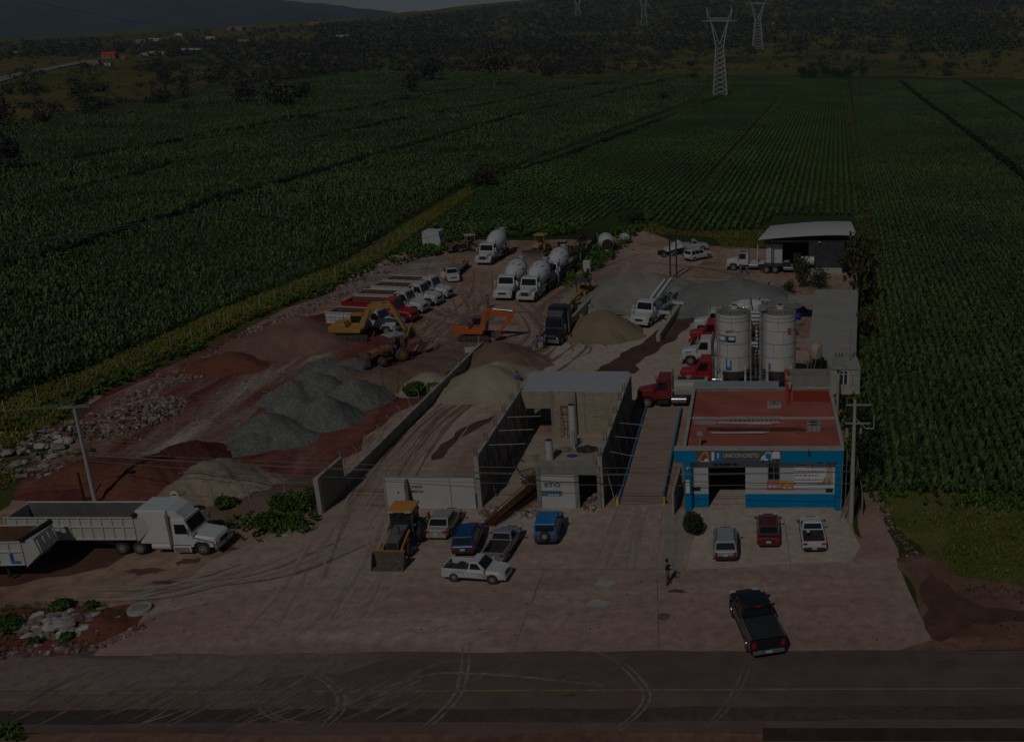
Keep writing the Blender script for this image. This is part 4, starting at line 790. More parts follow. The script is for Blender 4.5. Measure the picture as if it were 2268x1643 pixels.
# ================================================================ long shed on the right, hut, tank
p = [G(1785, 796, 2.9), G(1896, 796, 3.1), G(1901, 641, 3.1), G(1806, 641, 2.9)]
t = thing('long_shed', 'long shed with flat grey sheet roof along the right boundary', 'shed', (0, 0, 0)); SHR = mat('shed_sheet', (.31, .30, .265), .8, var=.12, scale=.3, dirt=.12)
m = M(); m.add([tuple(q) for q in p] + [(q.x, q.y, q.z - .08) for q in p], [(0, 1, 2, 3), (7, 6, 5, 4), (0, 4, 5, 1), (1, 5, 6, 2), (2, 6, 7, 3), (3, 7, 4, 0)]); m.obj('roof', SHR, t)
for i in range(7):
    f = .03 + i * .155; q = p[0].lerp(p[3], f); M().bb(q.x + .1, q.x + .2, q.y - .05, q.y + .05, 0, 2.85).obj('post', STEEL, t)
m = M(); q0, q1 = p[1], p[2]; m.add([(q0.x - .2, q0.y, 0), (q1.x - .2, q1.y, 0), (q1.x - .2, q1.y, 3), (q0.x - .2, q0.y, 3), (q0.x - .1, q0.y, 0), (q1.x - .1, q1.y, 0), (q1.x - .1, q1.y, 3), (q0.x - .1, q0.y, 3)], [(3, 2, 1, 0), (4, 5, 6, 7), (0, 1, 5, 4), (1, 2, 6, 5), (2, 3, 7, 6), (3, 0, 4, 7)]); m.obj('back_wall', LTC, t)
t = thing('hut', 'small block hut with barred window behind the right utility pole', 'hut', (G(1868, 880)[0], G(1868, 880)[1], 0)); M().bb(-1.55, 1.7, 0, .2, 0, 3.1).bb(-1.55, -1.35, .2, 4, 0, 3.1).bb(1.5, 1.7, .2, 4, 0, 3.1).obj('wall', LTC, t); M().bb(-1.6, 1.75, -.08, 4, 3.1, 3.2).obj('roof', SHR, t)
wn = M().bb(-.45, .35, -.03, -.005, 1.5, 2.9).obj('window', DARK, t); M().bb(-.55, -.45, -.05, 0, 1.4, 3.0).bb(.35, .45, -.05, 0, 1.4, 3.0).bb(-.1, 0, -.05, 0, 1.5, 2.9).obj('frame', SW, wn); M().bb(-1.5, 1.7, -.6, -.05, .55, .65).obj('ledge', LTC, t)
t = thing('canopy', 'small pale sheet canopy left of the long shed', 'canopy', (G(1780, 672, 2.5)[0], G(1780, 672, 2.5)[1], 0)); M().prism([(0, 2.5), (3.4, 2.75), (3.4, 2.8), (0, 2.56)], -2.0, 2.4, axis='x').obj('roof', mat('canopy_sheet', (.33, .32, .28), .7, dirt=.1), t); [M().cyl((x, y, 0), (x, y, 2.5), .05, n=6).obj('post', STEEL, t) for x in (-1.9, 2.3) for y in (.15, 3.2)]
p = G(1805, 862); t = thing('water_tank', 'beige water tank on a steel stand behind the red roof', 'water tank', (p.x, p.y, 0)); M().lathe((0, 0, 0), (0, 0, 1), [(3.6, .62), (3.7, .68), (4.9, .68), (5.1, .5), (5.25, .25)], 24).obj('tank', mat('tank_beige', (.42, .31, .23), .6, var=.1), t); [M().cyl((x, y, 0), (x, y, 3.6), .05, n=5).obj('leg', DARK, t) for x in (-.55, .55) for y in (-.55, .55)]; M().cyl((-.3, -.6, 2.0), (.3, -.8, 5.1), .04, n=5).obj('pipe', STEEL, t)
t = thing('antenna_frame', 'thin steel antenna mast with rectangular frame above the hut', 'antenna', (G(1880, 862)[0], G(1880, 862)[1], 3.2)); M().cyl((0, 0, 0), (0, 0, 3.6), .06, n=6).obj('mast', STEEL, t); M().tube([(-1.2, 0, 1.8), (-1.2, 0, 3.0), (.2, 0, 3.0), (.2, 0, 1.8), (-1.2, 0, 1.8)], .035, 4).obj('frame', STEEL, t)
for fx, fy, lb, mt_ in ((1768, 708, 'blue drum standing under the edge of the long shed', mat('drum_blue', (.015, .06, .35), .5)), ):
    p = G(fx, fy); t = thing('drum', lb, 'drum', tuple(p)); M().lathe((0, 0, 0), (0, 0, 1), [(0, .3), (.3, .3), (.32, .32), (.62, .32), (.64, .3), (.95, .3)], 16).obj('body', mt_, t); M().cyl((0, 0, .951), (0, 0, .97), .27, n=14).obj('lid', DARK, t)
p = G(1778, 690); tarp('tarpaulin', 'blue tarpaulin bundle under the small canopy', 'tarpaulin', p.x, p.y, 0, .9, .7, .7, mat('tarp_blue', (.03, .12, .35), .6))
p = G(1760, 740); tarp('scrap_pile', 'rusty scrap on the ground behind the right silo', 'scrap', p.x, p.y, 0, .6, .5, .5, RUST)
for i, (fx, fy) in enumerate(((1755, 760), (1762, 775), (1775, 720))):
    p = G(fx, fy); o = M().box((0, 0, .12), (1.1, .5, .2), Matrix.Rotation(R(20 * i), 3, 'Z')).obj('timber_block', WOOD, loc=tuple(p)); tag(o, ['dark timber lying nearest the right silo', 'timber lying below the scrap behind the right silo', 'timber piece near the blue drum'][i], 'timber')
# ================================================================ workshop roof at the back right
zf, zb_ = 6.0, 6.6
yf = G(1680, 598)[1]; a, b = G(1679, 529, 5.6), G(1894, 521, 5.6); 
t = thing('workshop', 'tall open workshop with curved white sheet roof and dark cloth wall', 'workshop', (0, 0, 0)); wy = a.y; xl, xr = a.x, b.x; L = xr - xl; c_ = G(1709, 491, 5.9); Dp = 10.5
m = M(); N = 14; V = []
for j in range(2):
    for i in range(N + 1):
        u = i / N; V.append((xl + L * u + (j * 1.4 * (1 - u) * 1.5), wy + j * Dp, 5.4 + .75 * math.sin(math.pi * min(1, u * 1.0) * .62) + j * .3))
V2 = [(x, y, z + .06) for x, y, z in V]
F = [(i, i + 1, N + 2 + i, N + 1 + i) for i in range(N)]; m.add(V + V2, [f[::-1] for f in F] + [tuple(q + 2 * N + 2 for q in f) for f in F] + [(i, i + 2 * N + 2, i + 2 * N + 3, i + 1)[::-1] for i in range(N)] , True); m.obj('roof', mat('roof_white', (.55, .55, .56), .5, var=.04, scale=.3), t)
for x in (xl + 2.2, xl + L * .52, xr - 1.0):
    for y in (wy + .4, wy + Dp - .5): M().cyl((x, y, 0), (x, y, 5.4), .1, n=8).obj('post', DARK, t)
M().bb(xl + 2, xr - .8, wy + .3, wy + .42, 5.0, 5.25).bb(xl + 2, xl + L * .52, wy + Dp - .6, wy + Dp - .5, 4.3, 5.2).obj('beam', DARK, t)
MESH = mat('shade_cloth', (.055, .058, .06), .9, var=.35, scale=.8)
M().bb(xl + L * .52, xr - 1.9, wy + .25, wy + .29, .9, 5.0).obj('cloth_wall', MESH, t); M().bb(xl + 2.3, xr - 1, wy + Dp - .4, wy + Dp - .34, .2, 4.6).obj('cloth_wall', mat('black_cloth', (.012, .012, .013), .9), t); M().bb(xr - 1.1, xr - 1.0, wy + .5, wy + Dp - .6, .2, 5.2).obj('cloth_wall', DARK, t)
m = M(); [m.bb(xl + L * .52, xr - 1.9, wy + .22, wy + .25, z, z + .05) for z in (2.2, 3.7)]; m.obj('seam', DARK, t)
M().bb(xl + L * .52, xr - 2.2, wy - .1, wy + .12, 0, .9).obj('base_wall', LTC, t); M().box((xl + L * .62, wy - .15, 5.1), (.3, .2, .15)).obj('lamp_case', SW, t)
# ================================================================ wheels and shared meshes
RIM = mat('wheel_silver', (.42, .42, .43), .4, metal=.5, var=.1); RIMD = mat('dusty_rim', (.34, .28, .24), .8, var=.2); RIMY = mat('rim_yellow', (.50, .28, .05), .6, dirt=.3)
TYRE = mat('tyre', (.022, .020, .020), .85, var=.3, dirt=.35); TYRED = mat('dusty_tyre', (.10, .075, .06), .95, var=.4, dirt=.3)
RED_L = mat('tail_red', (.45, .012, .01), .3, var=.1); LAMP = mat('head_lamp', (.6, .6, .6), .15, var=.1, spec=.8); PLATE = mat('plate_white', (.6, .6, .6), .5); CHROME = mat('chrome', (.55, .55, .55), .2, metal=.8)
WC = {}
def wheel(parent, x, y, r, w, rim=RIM, tyre=TYRE, z=None, dual=False):
    key = (r, w, rim.name, tyre.name, y > 0, dual)
    if key not in WC:
        s = 1 if y > 0 else -1
        m = M(); m.lathe((0, -w / 2, 0), (0, w / 2, 0), [(0, r * .62), (.02, r * .93), (.15, r), (.85, r), (.98, r * .93), (1, r * .62)], 22); a = m.mesh('wheel', tyre)
        m = M(); q = s * (w / 2); m.lathe((0, q - s * .02, 0), (0, q + s * .012, 0), [(0, r * .6), (1, r * .58)], 20)
        if not dual: m.cyl((0, q + s * .012, 0), (0, q + s * .05, 0), r * .2, n=10)
        else: m.cyl((0, q + s * .012, 0), (0, q + s * .03, 0), r * .22, n=10)
        b = m.mesh('rim', rim)
        m = M(); n = 5 if r < .45 else 8
        for k0 in range(24):
            a0, a1 = k0 * math.pi / 12, (k0 + 1) * math.pi / 12; ro = r * (.52 if (k0 * n // 12) % 2 else .44)
            m.add([(math.cos(a) * rr_, q + s * .016, math.sin(a) * rr_) for a, rr_ in ((a0, r * .34), (a1, r * .34), (a1, ro), (a0, ro))], [(0, 1, 2, 3)])
        WC[key] = (a, b, m.mesh('rim_hole', DARK))
    a, b, c = WC[key]; o = link('wheel', a, parent); o.location = (x, y, r if z is None else z); link('rim', b, o); link('rim_hole', c, o); return o
def ring8(x, w, z0, z1, wt=None, sh=.14):
    wt = w * .9 if wt is None else wt
    return [(x, -w * .93, z0), (x, -w, z0 + .12), (x, -w, z1 - sh), (x, -wt, z1), (x, wt, z1), (x, w, z1 - sh), (x, w, z0 + .12), (x, w * .93, z0)]
def arch(parent, x, y, r, mt=None):
    s = 1 if y > 0 else -1; m = M(); m.cyl((x, y - s * .12, r), (x, y + s * .012, r), r * 1.17, n=20); return m.obj('wheel_arch', mt or DARK, parent)
def paint(name, c, rough=.35, dirt=.08): return mat('paint_' + name, c, rough, var=.05, scale=1.2, dirt=dirt, coat=.4, spec=.5)

def car(label, cat, a, rz, L=4.4, W=1.75, H=1.45, kind='hatch', P=None, name='parked_car', rim=RIM, group=None, clad=False, spare=False, wr=.33, roofP=None, z0=.03, rails=False, plate=True):
    """+x forward, origin under the middle"""
    t = thing(name, label, cat, (a[0], a[1], z0), rz, group); h = W / 2; zb = H * .64 if kind not in ('jeep', 'suv') else H * .60; gl = .24
    zh = zb - .02; fx = L / 2; wb = L * .305
    tall = kind in ('suv', 'jeep', 'pickup_big'); z_ = .28 if not tall else .38
    if kind in ('jeep',): hood = [(-.5, .94), (-.485, 1), (0, 1), (.42, 1), (.485, .97), (.5, .92)]; zs = [zb - .05, zb, zb, zb - .02, zb - .08, zb - .2]
    elif kind == 'sedan': hood = [(-.5, .86), (-.47, .96), (-.3, 1), (.2, 1), (.42, .95), (.5, .78)]; zs = [zb - .14, zb - .02, zb, zb - .02, zb - .14, zb - .36]
    else: hood = [(-.5, .90), (-.48, .97), (-.3, 1), (.2, 1), (.42, .96), (.5, .80)]; zs = [zb - .1, zb, zb + .01, zb, zb - .10, zb - .3]
    xr0, xr1, xf1, xf0 = {'hatch': (-.485, -.40, .03, .22), 'sedan': (-.40, -.27, .06, .22), 'suv': (-.49, -.44, .06, .21), 'jeep': (-.475, -.455, .10, .17), 'wagon': (-.46, -.36, .05, .22), 'pickup': (-.085, -.04, .08, .22), 'pickup_big': (-.10, -.075, .155, .25)}[kind]
    xr0, xr1, xf1, xf0 = (v * L for v in (xr0, xr1, xf1, xf0)); pick = kind.startswith('pickup'); m = M()
    if pick:
        m.loft([ring8(x * L, h * k_, z_, z) for (x, k_), z in zip(hood, zs) if x * L > xr0][0:0] + [ring8(xr0 - .02, h, z_, zb)] + [ring8(x * L, h * k_, z_, z) for (x, k_), z in zip(hood, zs) if x * L > xr0 + .1])
        bx = -L / 2 + .05; m.bb(bx, xr0 - .02, -h, -h + .1, z_ + .05, zb + .02).bb(bx, xr0 - .02, h - .1, h, z_ + .05, zb + .02).bb(bx - .05, bx + .03, -h + .02, h - .02, z_ + .12, zb + .02)
        M().bb(bx + .03, xr0 - .02, -h + .1, h - .1, .5, .56).bb(xr0 - .06, xr0 - .025, -h + .1, h - .1, .5, zb).obj('bed_floor', DARK, t)
    else: m.loft([ring8(x * L, h * k_, z_, z) for (x, k_), z in zip(hood, zs)])
    hb, ht = h * .94, h * (.90 if kind == 'jeep' else .80); A = lambda x, y, z: (x, y, z)
    c = [(xr0, hb, zb), (xf0, hb, zb), (xf1, ht, H), (xr1, ht, H)]
    ringc = lambda x, w, z: [(x, -w, z), (x, w, z)]
    vs = [(xr0, -hb, zb - .06), (xf0, -hb, zb - .06), (xf0, hb, zb - .06), (xr0, hb, zb - .06), (xr1, -ht, H - .03), (xf1, -ht, H - .03), (xf1, ht, H - .03), (xr1, ht, H - .03), (xr1 + .05, -ht + .1, H), (xf1 - .05, -ht + .1, H), (xf1 - .05, ht - .1, H), (xr1 + .05, ht - .1, H)]
    m.add(vs, [(3, 2, 1, 0), (0, 1, 5, 4), (1, 2, 6, 5), (2, 3, 7, 6), (3, 0, 4, 7), (4, 5, 9, 8), (5, 6, 10, 9), (6, 7, 11, 10), (7, 4, 8, 11), (8, 9, 10, 11)])
    m.obj('body', P, t, bevel=.035)
    b0, b1 = zb - .03, H - .06
    M().quad(vs[1], vs[2], vs[6], vs[5], u=(.05, .95), v=(.14, .93)).obj('windshield', GLASS, t)
    M().quad(vs[3], vs[0], vs[4], vs[7], u=(.07, .93), v=(.22 if kind != 'jeep' else .28, .88)).obj('rear_window', GLASS, t)
    sp = [(.10, .47), (.51, .86)] if kind in ('sedan',) else [(.06, .30), (.33, .60), (.63, .88)] if kind in ('suv', 'wagon', 'hatch', 'jeep') else [(.12, .80)] if kind == 'pickup' else [(.07, .42), (.47, .86)]
    for u in sp:
        M().quad(vs[0], vs[1], vs[5], vs[4], u=u, v=(.2, .88)).obj('side_window', GLASS, t)
        M().quad(vs[2], vs[3], vs[7], vs[6], u=(1 - u[1], 1 - u[0]), v=(.2, .88)).obj('side_window', GLASS, t)
    if roofP: M().bb(xr1 + .08, xf1 - .08, -ht + .1, ht - .1, H, H + .03).obj('roof_panel', roofP, t)
    if rails or kind == 'suv':
        for s in (-1, 1): M().bb(xr1 + .15, xf1 - .15, s * (ht - .08) - .02, s * (ht - .08) + .02, H + .0, H + .06).obj('roof_rail', DARK, t)
    for x in (-wb, wb * 1.02):
        for s in (-1, 1): arch(t, x, s * h * .985, wr); wheel(t, x, s * (h - .10), wr, .23, rim)
    zl = zb - .22
    for s in (-1, 1):
        M().bb(L / 2 - .26, L / 2 - .05, s * (h - .30) - .17, s * (h - .30) + .17, zl - .13, zl + .04).obj('headlight', LAMP, t)
        M().bb(-L / 2 - .015, -L / 2 + .10, s * (h - .20) - (.11 if tall else .16), s * (h - .20) + (.11 if tall else .16), zl - (.22 if tall else .06), zl + .12).obj('tail_light', RED_L, t)
        M().box((xf0 - .12, s * (h + .10), zb + .09), (.12, .2, .14)).obj('side_mirror', P if not clad else DARK, t)
        M().bb(-wb + wr * 1.2, wb - wr * 1.2, s * h - .02, s * h + .02, z_ + .02, z_ + .12).obj('sill', DARK, t)
        M().bb(-.02 * L, -.02 * L + .2, s * h * 1.0, s * h * 1.0 + s * .02, zb - .2, zb - .16).obj('door_handle', CHROME, t)
    bm = DARK if (tall or clad) else P
    M().bb(-L / 2 - .08, -L / 2 + .06, -h * .88, h * .88, z_, z_ + .22).obj('rear_bumper', bm if kind != 'pickup_big' else CHROME, t, bevel=.03); M().bb(L / 2 - .12, L / 2 + .05, -h * .80, h * .80, z_, z_ + .2).obj('front_bumper', bm, t, bevel=.03)
    M().bb(L / 2 - .10, L / 2 + .012, -h * .45, h * .45, zl - .2, zl - .02).obj('grille', DARK, t)
    if plate: M().bb(-L / 2 - .10, -L / 2 - .075, -.18, .18, z_ + .08 if pick else z_ + .24, z_ + .22 if pick else z_ + .40).obj('number_plate', PLATE, t)
    if spare: M().cyl((-L / 2 - .04, 0, zb - .12), (-L / 2 - .24, 0, zb - .12), .36, n=20).obj('spare_wheel', TYRE, t); M().cyl((-L / 2 - .24, 0, zb - .12), (-L / 2 - .27, 0, zb - .12), .2, n=16).obj('spare_rim', RIM, t)
    return t
def ctr(fx, fy, rz, L): p = G(fx, fy); L -= 1.5; return (p.x + math.cos(rz) * L / 2, p.y + math.sin(rz) * L / 2)      # from the rear end
PW = paint('white', (.60, .61, .60)); PS = paint('silver', (.36, .37, .37)); PG = paint('warm_silver', (.33, .32, .30)); PM = paint('maroon', (.11, .014, .016)); PK = paint('black', (.012, .014, .018), .25); PB = paint('deep_blue', (.012, .06, .19)); PJ = paint('bright_blue', (.008, .18, .48)); PR = paint('red', (.36, .008, .012)); PSG = paint('grey_silver', (.24, .25, .26))
rz = R(92); car('silver hatchback with tall red tail lights parked in front of the dark passage', 'car', ctr(1607, 1237, rz, 4.3), rz, 4.3, 1.78, 1.65, 'suv', PS)
rz = R(90); car('dark maroon sedan parked in the middle before the blue building', 'car', ctr(1702, 1205, rz, 4.5), rz, 4.5, 1.72, 1.42, 'sedan', PM)
rz = R(91.5); c = car('small white pickup with black open bed parked by the blue pillar', 'pickup truck', ctr(1802, 1215, rz, 4.6), rz, 4.6, 1.78, 1.5, 'pickup', PW, name='pickup_truck', clad=True)
M().bb(-.95, -.72, .25, .5, 1.02, 1.1).obj('sticker', PLATE, c)
rear = G(1699, 1452); front = G(1650, 1345); rz = hdg(rear, front); c = car('black crew cab pickup with covered bed turning onto the road', 'pickup truck', (rear.x + math.cos(rz) * 2.9, rear.y + math.sin(rz) * 2.9), rz, 5.8, 2.02, 1.9, 'pickup_big', PK, name='pickup_truck', wr=.42, rim=CHROME)
c.scale = (1.13,) * 3; M().bb(-2.78, -.66, -.93, .93, 1.235, 1.28).obj('bed_cover', mat('vinyl_cover', (.035, .037, .038), .6), c)
M().bb(-2.78, -.64, .93, 1.0, 1.24, 1.3).bb(-2.78, -.64, -1.0, -.93, 1.24, 1.3).obj('bed_rail', mat('rail_grey', (.14, .15, .16), .4), c); M().bb(-.62, -.55, -.16, .16, 1.84, 1.93).obj('brake_light', RED_L, c)
rz = R(92); car('bright blue boxy off-roader with spare wheel on its back', 'car', ctr(1212, 1200, rz, 4.0), rz, 4.0, 1.72, 1.78, 'jeep', PJ, spare=True, wr=.37, clad=True, name='off_roader')
a, b = G(1133, 1240), G(1162, 1177); rz = hdg(a, b) - R(5); car('silver pickup with cluttered open bed between the blue cars', 'pickup truck', ctr(1100, 1240, rz, 4.8), rz, 4.8, 1.72, 1.5, 'pickup', PSG, name='pickup_truck')
a, b = G(1063, 1224), G(1080, 1181); rz = hdg(a, b); car('dark blue wagon with brown patch on the tailgate window', 'car', ctr(1031, 1225, rz, 4.3), rz, 4.3, 1.76, 1.6, 'suv', PB, clad=True)
a, b = G(998, 1186), G(1025, 1144); rz = hdg(a, b); car('warm silver sedan parked by the white gate', 'car', ctr(974, 1188, rz, 4.3), rz, 4.3, 1.72, 1.45, 'sedan', PG)
a, b = G(1009, 1287), G(1096, 1293); rz = hdg(a, b); mid = ((a.x + b.x) / 2, (a.y + b.y) / 2 + .75); c = car('white pickup with black stripes standing sideways on the apron', 'pickup truck', mid, rz, 4.55, 1.72, 1.55, 'pickup', PW, name='pickup_truck', wr=.35)
M().prism([(-1.5, .82), (-.6, .76), (-.6, .79)], -.885, -.868).obj('stripe', INK, c); M().prism([(.2, .8), (1.35, .55), (1.35, .62)], -.885, -.868).prism([(.3, .62), (1.3, .42), (1.3, .5)], -.885, -.868).obj('stripe', INK, c)
# back of the yard
a, b = G(1531, 581), G(1568, 573); rz = hdg(a, b); car('white large estate car parked at the back beside two dark posts', 'car', ((a.x + b.x) / 2 - .3, (a.y + b.y) / 2 + .9), rz, 5.2, 2.0, 1.9, 'suv', PW, wr=.4, z0=.01)
rz = R(10); p = G(1535, 553); car('dusty white pickup behind the white estate car', 'pickup truck', (p.x, p.y), rz, 5.3, 1.95, 1.8, 'pickup', paint('dusty_white', (.42, .42, .42), dirt=.2), name='pickup_truck', wr=.4, z0=.01)
p = G(1008, 626); c = car('small white flatbed pickup in the back yard with open driver door', 'pickup truck', (p.x - 1.1, p.y + 2.2), R(-66), 5.2, 1.95, 1.8, 'pickup', PW, name='pickup_truck', wr=.38, z0=.01)
M().box((.5, -1.35, 1.0), (.9, .06, .9), Matrix.Rotation(R(35), 3, 'Z')).obj('open_door', PW, c); M().bb(-2.6, -.4, -.95, .95, 1.18, 1.25).obj('bed_board', DARK, c)

# ================================================================ lorries: +x forward, origin under the front bumper
def lorry(label, a, rz, P, L=9.0, sleeper=0, name='lorry', body=None, group=None, H=2.75, rear=2, P2=None, grille=DARK, cat='truck', stack=True, z0=.01, round_=False, tank=True, fair=0):
    t = thing(name, label, cat, (a[0], a[1], z0), rz, group); t.scale = (1.13, 1.13, 1.15) if name == 'mixer_lorry' else (1.08, 1.08, 1.12) if name != 'tractor_unit' or P2 is None else (1, 1, 1); hw = 1.05; xc = -1.75; xe = xc - 1.55
    M().bb(-.18, .0, -1.16, 1.16, .45, .85).obj('bumper', P2 or P, t, bevel=.05)
    m = M(); zf, zc = (1.55, 1.78) if not round_ else (1.35, 1.75)
    m.loft([[(x, -w, z0_), (x, -w, z1 - .15), (x, -w + .14, z1), (x, w - .14, z1), (x, w, z1 - .15), (x, w, z0_)] for x, w, z0_, z1 in (((-.12, .58, .8, zf - .1), (-.25, .64, .8, zf), (-1.0, .74, .8, zf + .12), (xc - .05, .95, .8, zc)) if not round_ else ((-.05, .72, .75, zf - .2), (-.2, .98, .72, zf), (-.55, 1.06, 1.05, zf + .08), (-1.6, 1.08, 1.1, zf + .25), (xc - .05, 1.08, .8, zc)))]); m.obj('hood', P, t, bevel=.06)
    M().bb(-.13 + (.07 if round_ else 0), -.09 + (.09 if round_ else 0), -.5, .5, .86, zf - .22).obj('grille', grille, t)
    for s in (-1, 1):
        m = M(); m.prism([(-.2, .72), (-.3, 1.12), (-.62, 1.30), (-1.45, 1.30), (-1.85, 1.0), (-1.9, .72), (-1.72, .72), (-1.6, 1.0), (-1.35, 1.12), (-.75, 1.12), (-.55, .95), (-.5, .72)], s * .72, s * 1.17); m.obj('fender', P, t)
        M().box((-.17, s * .86, 1.0), (.12, .3, .22)).obj('headlight', LAMP, t)
        M().bb(xc - .02, xc + .05, s * 1.42 - .1, s * 1.42 + .1, 1.75, 2.3).cyl((xc - .05, s * 1.1, 2.2), (xc, s * 1.42, 2.2), .03, n=5).obj('side_mirror', P2 or P, t)
        wheel(t, -1.08, s * 1.0, .52, .3, RIMD if P2 is None else RIM)
    z1 = H; ww = 1.12; m = M()
    m.loft([[(xc, -ww, .85), (xc, -ww, 1.72), (xc, ww, 1.72), (xc, ww, .85)], [(xc - .02, -ww, .85), (xc - .02, -ww, 1.75), (xc - .02, ww, 1.75), (xc - .02, ww, .85)], [(xc - .42, -ww, .85), (xc - .42, -ww + .1, z1), (xc - .42, ww - .1, z1), (xc - .42, ww, .85)], [(xe, -ww, .85), (xe, -ww + .1, z1 + .03), (xe, ww - .1, z1 + .03), (xe, ww, .85)]]); m.obj('cab', P, t, bevel=.04)
    A, B, C_, D_ = (xc - .02, -ww, 1.75), (xc - .02, ww, 1.75), (xc - .42, ww - .1, z1), (xc - .42, -ww + .1, z1)
    M().quad(A, B, C_, D_, u=(.07, .93), v=(.1, .84)).obj('windshield', GLASS, t)
    for s in (-1, 1):
        y = s * (ww + .004); q = [(xe + .3, y, 1.75), (xc - .1, y, 1.75), (xc - .42, s * (ww - .075), 2.5), (xe + .3, s * (ww - .075), 2.5)]
        if s > 0: q = [q[1], q[0], q[3], q[2]]
        M().quad(*q, u=(.05, .95), v=(.02, .98), off=.0).obj('side_window', GLASS, t)
        M().bb(xe + .2, xc - .3, s * (ww - .02) - .2, s * (ww - .02) + .1, .42, .72).obj('step', CHROME if P2 else DARK, t)
        if tank: M().cyl((xe - .1, s * .92, .72), (xe - 1.5, s * .92, .72), .3, n=16).obj('fuel_tank', CHROME if P2 is None else P, t)
        if stack and not sleeper: M().cyl((xe - .12, s * .95, .9), (xe - .12, s * .95, 3.1), .07, n=8).obj('exhaust_stack', CHROME, t)
    if fair: 
        M().loft([[(x, -w, z1), (x, -w, z), (x, w, z), (x, w, z1)] for x, w, z in ((xc - .55, .8, z1 + .05), (xc - 1.0, .95, z1 + fair * .7), (xe, 1.0, z1 + fair))]).obj('roof_fairing', P, t, bevel=.06)
    xs = xe
    if sleeper:
        xs = xe - sleeper; M().bb(xs, xe - .02, -1.2, 1.2, .95, z1 + max(fair, .05)).obj('sleeper', P, t, bevel=.08)
        for s in (-1, 1): M().cyl((xe - .0, s * 1.24, .9), (xe - .0, s * 1.24, z1 + .5), .08, n=8).obj('exhaust_stack', CHROME, t)
    M().bb(-L, -.3, -.42, -.3, .6, .82).bb(-L, -.3, .3, .42, .6, .82).bb(-L + .1, -L + .3, -.3, .3, .62, .8).obj('chassis', DARK, t)
    for i in range(rear):
        x = -L + 1.1 + i * 1.3
        for s in (-1, 1): wheel(t, x, s * .88, .52, .56, RIMD if P2 is None else RIM, dual=True)
        M().cyl((x, -.7, .52), (x, .7, .52), .1, n=8).obj('axle', DARK, t)
    x1, x0 = xs - .25, -L
    if body == 'dump': dump_box(t, x0 - .1, x1, P2B.get(t.name, P))
    elif body: body(t, x0, x1)
    return t
P2B = {}
RUSTBOX = mat('rusty_box', (.15, .07, .045), .95, var=.35, scale=.9, dirt=.2)
def dump_box(t, x0, x1, P, z0=1.1, z1=2.45, hw=1.22, rib=.55, inner=None, canopy=True, ribs=True, name='dump_box'):
    m = M(); m.bb(x0, x1, -hw, -hw + .07, z0, z1).bb(x0, x1, hw - .07, hw, z0, z1).bb(x1 - .08, x1, -hw + .07, hw - .07, z0, z1 + .15).bb(x0, x0 + .08, -hw + .07, hw - .07, z0, z1 - .1); b = m.obj(name, P, t)
    M().bb(x0 + .08, x1 - .08, -hw + .07, hw - .07, z0, z0 + .08).bb(x0 + .08, x1 - .08, -hw + .075, -hw + .09, z0, z1 - .02).bb(x0 + .08, x1 - .08, hw - .09, hw - .075, z0, z1 - .02).bb(x1 - .1, x1 - .085, -hw + .1, hw - .1, z0, z1).obj('box_lining', inner or RUSTBOX, b)
    if ribs:
        n = max(2, int((x1 - x0) / rib)); m = M()
        for i in range(n + 1):
            x = x0 + .06 + (x1 - x0 - .12) * i / n
            for s in (-1, 1): m.bb(x - .05, x + .05, s * hw - (.0 if s > 0 else .07), s * hw + (.07 if s > 0 else 0), z0, z1)
        m.obj('side_ribs', P, b)
        m = M(); [m.bb(x0, x1, s * hw - (.0 if s > 0 else .09), s * hw + (.09 if s > 0 else .0), z, z + .09) for s in (-1, 1) for z in (z1 - .06, (z0 + z1) / 2 + .1, z0)]; m.obj('side_beams', P, b)
    if canopy: M().box((x1 + .25, 0, z1 + .2), (.7, hw * 2 - .1, .06), Matrix.Rotation(R(-12), 3, 'Y')).obj('head_board', P, b)
    return b
STRIPE = mat('drum_blue_mark', (.04, .07, .16), .6)
